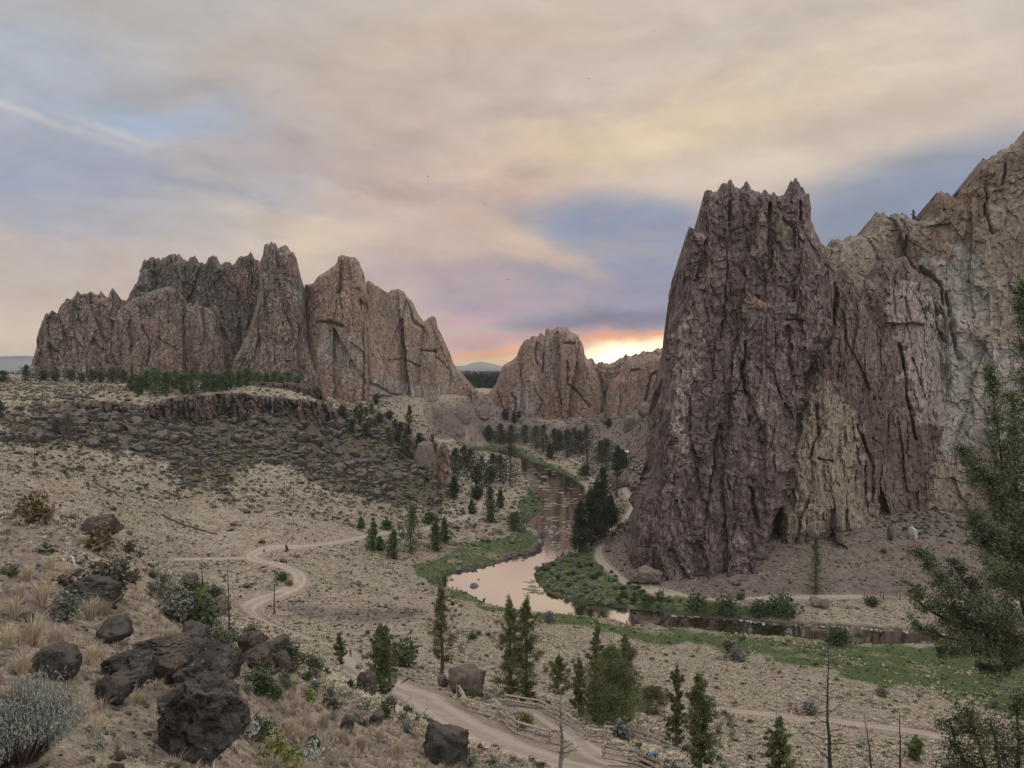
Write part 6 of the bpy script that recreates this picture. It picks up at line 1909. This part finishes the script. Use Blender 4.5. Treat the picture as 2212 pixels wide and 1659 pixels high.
# floating weed on the slow water
ab = Buf()
WEED = [((1160, 1050), 30, 10, 60, 3.5), ((1190, 1090), 34, 8, 50, 3.0), ((1230, 1085), 14, 7, 24, 2.4), ((1190, 1118), 40, 6, 26, 2.4), ((1215, 1060), 40, 12, 24, 2.6), ((1170, 1022), 30, 8, 22, 4), ((1140, 1035), 8, 8, 26, 3.2), ((1150, 1255), 12, 5, 12, 1.6), ((1170, 1275), 26, 7, 22, 2.2), ((1195, 1180), 24, 10, 46, 1.6), ((1400, 1352), 24, 5, 26, 1.4), ((1470, 1330), 30, 3, 20, 1.3), ((1200, 1207), 20, 4, 14, 1.2)]
for (c_, su, sv, n_, sz_) in WEED:
    for _ in range(n_):
        u = c_[0] + rg.normal() * su * .6; v = c_[1] + rg.normal() * sv * .6
        x, y = on_plane(u, v)
        if river_sd(np.array([x]), np.array([y]))[0] > -.5: continue
        k = 9
        an = np.arange(k) * 6.283 / k
        rad = sz_ * .62 * (.25 + .75 * rg.rand()) * (.7 + .5 * rg.rand(k))
        top_ = np.stack([x + np.cos(an) * rad * 1.3, y + np.sin(an) * rad * .9, np.full(k, .02)], 1)
        VV_ = np.vstack([top_, [[x, y, .035]]])
        ab.add(VV_, None, np.stack([np.arange(k), (np.arange(k) + 1) % k, np.full(k, k)], 1))
link('pond_weed', ab.mesh('pond_weed', [M['algae']], False), kind='stuff')
# ------------------------------------------------------------------ big junipers at the right edge, below the viewpoint
def hand_juniper(base_uv, D, limbs, label, seed, leaf, per, rad0, trunk_r):
    rg = np.random.RandomState(seed)
    bp = at_depth(base_uv[0], base_uv[1], D)
    bp[2] = gz(bp[0], bp[1])
    wood, fol, tones = Buf(), [], []
    rootv = bp.copy()
    for (pts, dd, rads) in limbs:
        P_ = np.array([at_depth(u, v, D + dd * k) for (u, v), k in zip(pts, np.linspace(.2, 1, len(pts)))])
        P_ = spline(P_, .3)
        L = np.linalg.norm(np.diff(P_, axis=0), axis=1).sum()
        k = np.linspace(0, 1, len(P_))
        tube(wood, P_ - rootv, trunk_r * .35 * (1 - .85 * k) + .008, 5, cap=False)
        ncl = int(L * 15)
        for c in range(ncl):
            s = .12 + .9 * (c + rg.rand()) / ncl
            q = np.array([np.interp(min(s, 1), k, P_[:, j]) for j in range(3)])
            R_ = np.interp(s, [0, .5, 1], rads)
            dv = rg.normal(size=3); dv /= np.linalg.norm(dv); dv *= R_ * (.35 + .75 * rg.rand()); dv[2] = dv[2] * .8 + .1 * R_
            e = q + dv
            tube(wood, np.array([q, (q + e) / 2 + rg.normal(size=3) * .04, e]) - rootv, .012 * np.array([1, .7, .3]), 3, cap=False)
            fol.append(e + rg.normal(size=(int(per * (.6 + .8 * rg.rand())), 3)) * .10 * (.6 + R_ * .8)); tones.append(np.full(len(fol[-1]), rg.rand()))
    tr = np.array([[bp[0], bp[1], bp[2] - .2], [bp[0] + .1, bp[1], bp[2] + 3], [bp[0] - .1, bp[1] + .1, bp[2] + 7]] + [list(at_depth(limbs[0][0][0][0] + 40, limbs[0][0][0][1], D))])
    tr = spline(tr, .6)
    tube(wood, tr - rootv, trunk_r * (1.2 - .9 * np.linspace(0, 1, len(tr))), 9)
    F_ = np.vstack(fol) - rootv
    V, Q = leaf_quads(F_, leaf, rg, .6, .6)
    fb = Buf(); fb.add(V, Q); fb.tone = np.repeat(np.concatenate(tones), 4)
    r_ = root('juniper_tree', tuple(rootv), label, 'tree', None)
    link('trunk', wood.mesh('trunk', [M['bark']]), r_)
    link('crown', crown_mesh(fb, M['juniper_near']), r_)


hand_juniper((2330, 1800), 25.0, [
    ([(2225, 1400), (2222, 1200), (2225, 900), (2207, 612)], -1.0, (.9, .75, .22)),
    ([(2215, 1330), (2178, 1150), (2160, 960), (2136, 796)], -1.5, (.8, .55, .16)),
    ([(2215, 1250), (2195, 1050), (2190, 930), (2186, 850)], .8, (.7, .45, .2)),
    ([(2200, 1130), (2150, 1060), (2105, 1010), (2078, 968)], -1.6, (.5, .4, .26)),
    ([(2205, 1190), (2160, 1090), (2130, 1050), (2110, 1030)], 1.2, (.5, .45, .3)),
    ([(2210, 1240), (2180, 1150), (2150, 1150), (2135, 1150)], -2.2, (.6, .45, .4)),
    ([(2210, 1350), (2120, 1320), (2040, 1260), (1984, 1192)], -2.0, (.5, .45, .28)),
    ([(2210, 1340), (2130, 1300), (2080, 1250), (2055, 1212)], .5, (.5, .45, .25)),
    ([(2210, 1370), (2100, 1360), (2010, 1320), (1960, 1275)], -1.0, (.5, .5, .3)),
    ([(2210, 1390), (2110, 1390), (2020, 1370), (1970, 1345)], 1.0, (.5, .45, .25)),
    ([(2215, 1400), (2160, 1410), (2090, 1400), (2030, 1408)], -2.2, (.5, .35, .2)),
    ([(2225, 1290), (2190, 1260), (2150, 1240), (2140, 1220)], -2.6, (.7, .6, .5)),
    ([(2225, 1380), (2190, 1370), (2150, 1330), (2120, 1300)], -2.6, (.6, .6, .4)),
    ([(2225, 1420), (2190, 1420), (2170, 1400), (2150, 1380)], 1.5, (.6, .5, .4)),
    ([(2225, 1300), (2180, 1230), (2130, 1180), (2105, 1120)], -1.8, (.6, .5, .35)),
    ([(2225, 1400), (2150, 1370), (2080, 1330), (2020, 1300)], -1.4, (.5, .5, .35)),
    ([(2225, 1420), (2180, 1440), (2150, 1450), (2120, 1440)], .6, (.5, .4, .3)),
    ([(2240, 1300), (2300, 1200), (2350, 1100), (2360, 1000)], -1.5, (.9, .8, .4)),
    ([(2240, 1350), (2330, 1330), (2400, 1290), (2450, 1240)], .8, (.9, .8, .4)),
    ([(2230, 1200), (2260, 1050), (2280, 900), (2285, 780)], 1.0, (.8, .6, .3)),
], 'large juniper with ragged upright leaders at the right edge, its crown before the high cliff', 901, .062, 80, .6, .2)
hand_juniper((2330, 2000), 15.0, [
    ([(2170, 1760), (2130, 1660), (2110, 1590), (2090, 1535)], -.8, (.5, .42, .2)),
    ([(2170, 1780), (2110, 1700), (2070, 1620), (2050, 1555)], -.4, (.45, .36, .2)),
    ([(2180, 1760), (2160, 1660), (2150, 1600), (2140, 1560)], .6, (.5, .45, .3)),
    ([(2190, 1760), (2200, 1650), (2200, 1580), (2195, 1520)], -.6, (.5, .45, .25)),
    ([(2170, 1800), (2110, 1740), (2070, 1690), (2050, 1650)], .5, (.45, .4, .25)),
    ([(2200, 1800), (2220, 1680), (2240, 1600), (2250, 1500)], .3, (.5, .45, .3)),
    ([(2160, 1800), (2110, 1760), (2080, 1720), (2070, 1700)], -.9, (.45, .4, .3)),
], 'lower bushy juniper crown in the bottom right corner', 903, .044, 85, .5, .12)

# ------------------------------------------------------------------ split rail fences
def rail_fence(nodes, lab, seed, h=1.45, rails=3, D=None, posts=True):
    rg = np.random.RandomState(seed)
    W_ = np.array([ghit(u, v) for u, v in nodes])
    r_ = root('rail_fence', tuple(W_[0]), lab, 'fence', 'split rail fences')
    o = W_[0]
    for i in range(len(W_) - 1):
        a, b_ = W_[i], W_[i + 1]
        d = b_ - a; L = np.linalg.norm(d[:2]); d = d / max(L, .1)
        nseg = max(1, int(round(L / 4.6)))
        for s in range(nseg):
            p0 = a + (b_ - a) * s / nseg; p1 = a + (b_ - a) * (s + 1) / nseg
            side = np.array([d[1], -d[0], 0]) * (.10 if (s + i) % 2 else -.10)
            for k in range(rails):
                z0 = .14 + (h - .2) * k / (rails - 1)
                q0 = p0 + side + np.array([0, 0, z0 + rg.normal() * .03]) - d * .25; q1 = p1 + side + np.array([0, 0, z0 + rg.normal() * .05]) + d * .25
                kk = np.linspace(0, 1, 6)[:, None]
                P_ = q0 + (q1 - q0) * kk
                P_ += np.cumsum(rg.normal(size=(6, 3)) * np.array([.02, .02, .018]), 0)
                bf = Buf()
                tube(bf, P_ - o, .11 + .04 * rg.rand(), 5)
                link('rail', bf.mesh('rail', [M['rail' if rg.rand() < .75 else 'wood_grey']], False), r_)
        if posts:
            for pt in ([a, b_] if i == len(W_) - 2 else [a]):
                for sg in (-1, 1):
                    bf = Buf()
                    n_ = np.array([d[1], -d[0], 0]) * .22 * sg
                    q = pt + n_ - o
                    tube(bf, np.array([q + [0, 0, -.15], q + [rg.normal() * .02, rg.normal() * .02, h * .6], q + [0, 0, h + .12 + .1 * rg.rand()]]), np.array([.085, .08, .07]), 6)
                    link('post', bf.mesh('post', [M['rail']], False), r_)
    return r_


rail_fence(many(C2, (625, 470), (715, 600), (1010, 685), (1195, 835), (1500, 925), (1610, 950)), 'zigzag split rail fence along the outer side of the main path', 31)
rail_fence(many(C2, (1085, 560), (1420, 610), (1680, 760), (1870, 900), (2040, 920)), 'split rail fence along the upper edge of the fenced side path', 32)
rail_fence(many(C3, (215, 880), (480, 900), (830, 1030)), 'far rail fence running behind the pale sagebrush', 33)
rail_fence(many(C3, (190, 1080), (540, 1140), (720, 1230)), 'short corner of split rail fence at the bottom edge', 34, 1.35)

# blue and white cloth lying on the lowest fence
p = ghit(*C3(670, 1150))
bf = Buf()
V, T = boulder_arrays(911, 3, .15, 4, .6)
bf.add(V * np.array([.34, .16, .16]) + np.array([0, 0, 1.28]), None, T)
link('cloth', bf.mesh('cloth', [mat_plain('blue cloth', (.06, .16, .36), (.12, .26, .5), 5)]), None, tuple(p), label='small blue cloth lying on the lowest rail fence', cat='cloth')

# ------------------------------------------------------------------ wooden footbridge and kerb by the river path
deck_y = at_depth(1900, 1288, 229)[1]
pa, pb = ghit(*R6(1300, 1238)), ghit(*R6(1600, 1246))
zt_ = max(pa[2], pb[2]) + .35
ctr = (pa + pb) / 2
Lb = abs(pb[0] - pa[0])
bt = root('footbridge', (ctr[0], ctr[1], zt_), 'low wooden footbridge with a railing on the riverside walk', 'footbridge')
wd = mat_plain('old planks', (.16, .125, .10), (.30, .25, .20), 3, .9, .3)
bf = Buf()
for k in range(int(Lb / .3)):
    box(bf, (-Lb / 2 + .15 + k * .3, 0, -.05), (.27, 2.0, .07))
link('deck', bf.mesh('deck', [wd], False), bt)
bf = Buf(); box(bf, (0, -.95, -.22), (Lb, .16, .26)); box(bf, (0, .95, -.22), (Lb, .16, .26))
link('beam', bf.mesh('beam', [M['rail']], False), bt)
npst = max(4, int(Lb / 7) + 1)
for sy in (-.95, .95):
    for k in range(npst):
        bf = Buf(); box(bf, (-Lb / 2 + .2 + k * (Lb - .4) / (npst - 1), sy, .35), (.2, .2, 2.1))
        link('post', bf.mesh('post', [M['bark']], False), bt)
    for z in (.65, 1.15):
        bf = Buf(); box(bf, (0, sy + (.13 if sy < 0 else -.13), z), (Lb, .06, .17))
        link('rail', bf.mesh('rail', [wd], False), bt)
kn = [ghit(*q) for q in many(R6, (620, 1244), (800, 1234), (1000, 1232), (1250, 1231))]
bf = Buf(); P_ = spline(np.array(kn), 1.0); P_[:, 2] = ground_full(P_[:, 0], P_[:, 1]) + .15
tube(bf, P_ - P_[0], .16, 5)
link('timber_kerb', bf.mesh('timber_kerb', [M['wood_pale']], False), None, tuple(P_[0]), label='pale timber kerb along the river side of the walk', cat='kerb')

# ------------------------------------------------------------------ small hut among the pines
p = ghit(1352, 984)
hr = root('hut', (p[0], p[1], p[2]), 'tiny hut with a bright roof at the edge of the pines, left of the tower', 'hut', None, .5)
bf = Buf(); box(bf, (0, 0, 1.3), (3.4, 2.8, 2.8))
link('wall', bf.mesh('wall', [mat_plain('tan boards', (.22, .17, .11), (.30, .23, .15), 3)], False), hr)
bf = Buf()
V = np.array([[-2.1, -1.9, 2.62], [2.1, -1.9, 2.62], [2.1, 1.9, 2.62], [-2.1, 1.9, 2.62], [-2.1, 0, 3.7], [2.1, 0, 3.7]])
bf.add(V, [[0, 1, 5, 4], [2, 3, 4, 5], [0, 3, 2, 1]], [[0, 4, 3], [1, 2, 5]])
link('roof', bf.mesh('roof', [mat_plain('pale metal roof', (.6, .6, .57), (.75, .75, .72), 2, .5)], False), hr)
bf = Buf(); box(bf, (-.6, -1.44, 1.05), (.95, .06, 2.0))
link('door', bf.mesh('door', [mat_plain('brown door', (.08, .06, .045), (.11, .085, .06), 3)], False), hr)

# ------------------------------------------------------------------ people on the paths
SKIN = mat_plain('skin', (.42, .27, .19), (.50, .33, .24), 6, .6)
HAIR = mat_plain('dark hair', (.02, .015, .012), (.05, .035, .025), 20, .6)


def skin_mesh(name, nodes, edges, radii, mat, parent, rootv=0):
    me = bpy.data.meshes.new(name)
    me.from_pydata(nodes, edges, [])
    o = bpy.data.objects.new(name, me)
    COL.objects.link(o)
    md = o.modifiers.new('skin', 'SKIN'); md.use_smooth_shade = True
    for i, r in enumerate(radii):
        sv = me.skin_vertices[0].data[i]
        sv.radius = (r, r) if not isinstance(r, tuple) else r
        sv.use_root = (i == rootv)
    sub = o.modifiers.new('sub', 'SUBSURF'); sub.levels = sub.render_levels = 1
    me.materials.append(mat)
    o.parent = parent
    return o


def person(U, V, lab, shirt, trousers, seed, rz=0.0, pose='stand', hgt=1.72, grp=None, skirt=False):
    p = ghit(U, V)
    s = hgt / 1.72
    rg = np.random.RandomState(seed)
    st = .16 if pose == 'walk' else .03
    sq = pose == 'crouch'
    hip = .92 if not sq else .42
    if sq:
        knee = lambda sd: (sd * .13, -.34, .47); ank = lambda sd: (sd * .12, -.10, .09)
        chest = (0, -.16, hip + .38); neck = (0, -.24, hip + .52); head = (0, -.29, hip + .62); crown_ = (0, -.30, hip + .75)
    else:
        knee = lambda sd: (sd * .10, -.04 + sd * -st * .6, .49); ank = lambda sd: (sd * .11, sd * -st * 1.2 + .03, .08)
        chest = (0, .0, 1.30); neck = (0, -.01, 1.46); head = (0, -.03, 1.56); crown_ = (0, -.03, 1.68)
    N, E, R = [], [], []
    def add(pt, par, r):
        N.append(tuple(c * s for c in pt)); R.append(r * s)
        if par is not None: E.append((par, len(N) - 1))
        return len(N) - 1
    pel = add((0, .0, hip), None, .13)
    waist = add((0, (chest[1]) * .5, (hip + chest[2]) / 2), pel, .12)
    ch = add(chest, waist, .14)
    nk = add(neck, ch, .055)
    hd = add(head, nk, .085)
    cr = add(crown_, hd, .085)
    nose = add((0, crown_[1] - .105, (head[2] + crown_[2]) / 2 - .01), hd, .018)
    for sd in (-1, 1):
        sh = add((sd * .17, chest[1], chest[2] + .10), ch, .06)
        if pose == 'stand':
            el_, wr = (sd * .25, .03, 1.12), (sd * .24, -.06 - .1 * rg.rand(), .88)
        elif pose == 'arms':
            el_, wr = (sd * .24, -.02, 1.13), (sd * .10, -.24, 1.16)
        elif sq:
            el_, wr = (sd * .24, -.36, hip + .20), (sd * .12, -.46, hip + .02)
        else:
            el_, wr = (sd * .23, sd * st * .5, 1.12), (sd * .22, sd * st - .08, .90)
        e = add(el_, sh, .045); w = add(wr, e, .032)
        dv = np.array(wr) - np.array(el_); dv /= np.linalg.norm(dv)
        lat = np.cross(dv, [sd, 0, 0]); lat /= np.linalg.norm(lat) + 1e-6
        palm = add(tuple(np.array(wr) + dv * .075), w, .034)
        for fi, (o_, ln_) in enumerate(((-.03, .075), (-.01, .09), (.01, .085), (.03, .065))):
            k0 = np.array(wr) + dv * .10 + lat * o_
            f1 = add(tuple(k0), palm, .0095); f2 = add(tuple(k0 + dv * ln_ * .5), f1, .009); add(tuple(k0 + dv * ln_ * .85 + np.array([-sd * .02, 0, 0])), f2, .008)
        t1 = add(tuple(np.array(wr) + dv * .04 - lat * .045), palm, .011); add(tuple(np.array(wr) + dv * .08 - lat * .065), t1, .009)
        kn_ = add(knee(sd), add((sd * .095, .0, hip - .06), pel, .085), .055)
        an = add(ank(sd), kn_, .042)
        add((ank(sd)[0], ank(sd)[1] - .17, .035), an, .036)
    r_ = root('person', (p[0], p[1], p[2]), lab, 'person', grp, rz)
    skin_mesh('body', N, E, R, SKIN, r_)
    # clothing follows the same joints
    tn, te, tr_ = [], [], []
    def tadd(pt, par, r):
        tn.append(tuple(c * s for c in pt)); tr_.append(r * s)
        if par is not None: te.append((par, len(tn) - 1))
        return len(tn) - 1
    a = tadd((0, 0, hip + .02), None, .145); b_ = tadd((0, chest[1] * .5, (hip + chest[2]) / 2), a, .135); c_ = tadd((0, chest[1], chest[2] + .02), b_, .155)
    for sd in (-1, 1):
        sh = tadd((sd * .17, chest[1], chest[2] + .10), c_, .072)
        i_ = [j for j in range(len(N))]
        el_ = N[8 + 0][0] if False else None
        eidx = 8 + (0 if sd < 0 else 21)
        q = np.array(N[eidx]) / s; q0 = np.array([sd * .17, chest[1], chest[2] + .10])
        tadd(tuple(q0 + (q - q0) * .95), sh, .056)
    skin_mesh('shirt', tn, te, tr_, shirt, r_)
    tn.clear(); te.clear(); tr_.clear()
    a = tadd((0, 0, hip + .03), None, .14)
    for sd in (-1, 1):
        h_ = tadd((sd * .095, 0, hip - .06), a, .10)
        k_ = tadd(knee(sd), h_, .068)
        an_ = np.array(knee(sd)) + (np.array(ank(sd)) - np.array(knee(sd))) * .92
        tadd(tuple(an_), k_, .055)
    skin_mesh('trousers', tn, te, tr_, trousers, r_)
    hm = Buf()
    V_, T_ = boulder_arrays(5, 2, .03, 0, 1.0)
    hm.add(V_ / np.abs(V_).max() * np.array([.10, .115, .105]) * s + np.array([0, (crown_[1] + .03) * s, (crown_[2] + .01) * s]), None, T_)
    link('hair', hm.mesh('hair', [HAIR]), r_)
    return r_


def cloth(name, c):
    return mat_plain(name, tuple(v * .8 for v in c), c, 8)


white, black, brown, blue = cloth('white cloth', (.7, .7, .68)), cloth('black cloth', (.025, .025, .028)), cloth('rust cloth', (.28, .11, .06)), cloth('navy cloth', (.03, .04, .09))
drab, denim, tan_ = cloth('drab cloth', (.10, .085, .065)), cloth('denim', (.10, .13, .19)), cloth('tan cloth', (.34, .26, .19))
gA = 'walkers on the lower path'
person(1709, 1546, 'person in rust top and white trousers at the left of the lower path group', brown, white, 1, 2.2, 'arms', 1.74, gA)
person(1720, 1541, 'person in dark clothes standing behind the white-trousered one', black, denim, 2, 1.2, 'stand', 1.76, gA)
person(1726, 1547, 'person in black crouching in the middle of the group on the lower path', black, black, 3, -.8, 'crouch', 1.7, gA)
person(1736, 1554, 'person in drab brown standing with back turned at the right of the group', drab, tan_, 4, 3.1, 'stand', 1.74, gA)
gB = 'walkers on the river path'
person(1425, 1277, 'person in light brown walking first on the river path under the tower', tan_, tan_, 5, 1.6, 'walk', 1.7, gB)
person(1433, 1278, 'person in white top and dark trousers, middle one on the river path', white, black, 6, 1.8, 'walk', 1.78, gB)
person(1440, 1279, 'person in pale clothes walking last on the river path under the tower', white, denim, 7, 1.6, 'walk', 1.66, gB)
person(757, 1420, 'lone person in black walking down the dirt road beside the young juniper', black, black, 8, .4, 'walk', 1.75)

# ------------------------------------------------------------------ birds
for i, (u, v, D_, lab) in enumerate([(1272, 170, 190, 'highest tiny bird in the upper sky'), (925, 382, 170, 'tiny bird over the left cliffs, high in the cream cloud'), (1047, 443, 230, 'tiny bird below the middle of the sky'), (854, 477, 240, 'tiny bird just above the smooth brown cliff side'), (1097, 604, 180, 'tiny bird in the purple sky above the gap')]):
    p = at_depth(u, v, D_)
    b = Buf()
    k = np.linspace(0, 1, 5)
    tube(b, np.stack([0 * k, -.2 + .42 * k, .0 * k], 1), np.array([.02, .06, .065, .045, .015]), 6)
    for sg in (-1, 1):
        V_ = np.array([[sg * .03, -.05, .02], [sg * .03, .10, .02], [sg * .28, .10, .12], [sg * .30, -.02, .12], [sg * .55, .14, .05], [sg * .03, -.05, .0], [sg * .03, .10, .0], [sg * .28, .10, .10], [sg * .30, -.02, .10]])
        b.add(V_, [[0, 1, 2, 3], [5, 8, 7, 6]], [[3, 2, 4], [7, 8, 4]])
    link('bird', b.mesh('bird', [M['wood_dark']], False), None, tuple(p), i * 1.3, label=lab, cat='bird', group='birds in the sky')

# ------------------------------------------------------------------ far woods on the plain
fw = Buf()
rg = np.random.RandomState(55)
cone = []
for k in range(5):
    n_ = 16
    c = rg.normal(size=(n_, 3)) * np.array([.22, .22, .0]); c[:, 2] = rg.rand(n_) ** .8
    c[:, :2] *= (1.05 - c[:, 2:3]) * 1.3
    V_, Q_ = leaf_quads(c, .36, rg, 1.0, .5); V_[:, 2] = np.maximum(V_[:, 2], 0)
    cone.append((V_, Q_, None))
n_ = 5200
r_f = 1150 * np.exp(rg.rand(n_) * 2.0)
a_f = np.radians(np.where(rg.rand(n_) < .62, rg.uniform(-6, 1.5, n_), rg.uniform(-37, -27, n_)))
x, y = r_f * np.sin(a_f), r_f * np.cos(a_f)
z = gsample(GZ, x, y)
hh = 12 + 14 * rg.rand(n_)
scatter(fw, cone, np.stack([x, y, z - .5], 1), np.stack([hh * .55, hh * .55, hh], 1), rg.rand(n_) * 6.28)
link('far_woods', fw.mesh('far_woods', [M['pine']], False), kind='stuff')

# ------------------------------------------------------------------ evening haze over the plain
hz = Buf()
box(hz, (0, 9000, 112), (36000, 21000, 232))
hm_ = bpy.data.materials.new('haze'); hm_.use_nodes = True
hm_.node_tree.nodes.clear()
t = NT(hm_.node_tree)
out = t.n('ShaderNodeOutputMaterial'); v = t.n('ShaderNodeVolumePrincipled')
v.inputs['Density'].default_value = 0.00005
v.inputs['Color'].default_value = (.78, .82, .9, 1)
v.inputs['Anisotropy'].default_value = .3
t.put(out.inputs['Volume'], v.outputs[0])
link('haze', hz.mesh('haze', [hm_], False), kind='stuff')
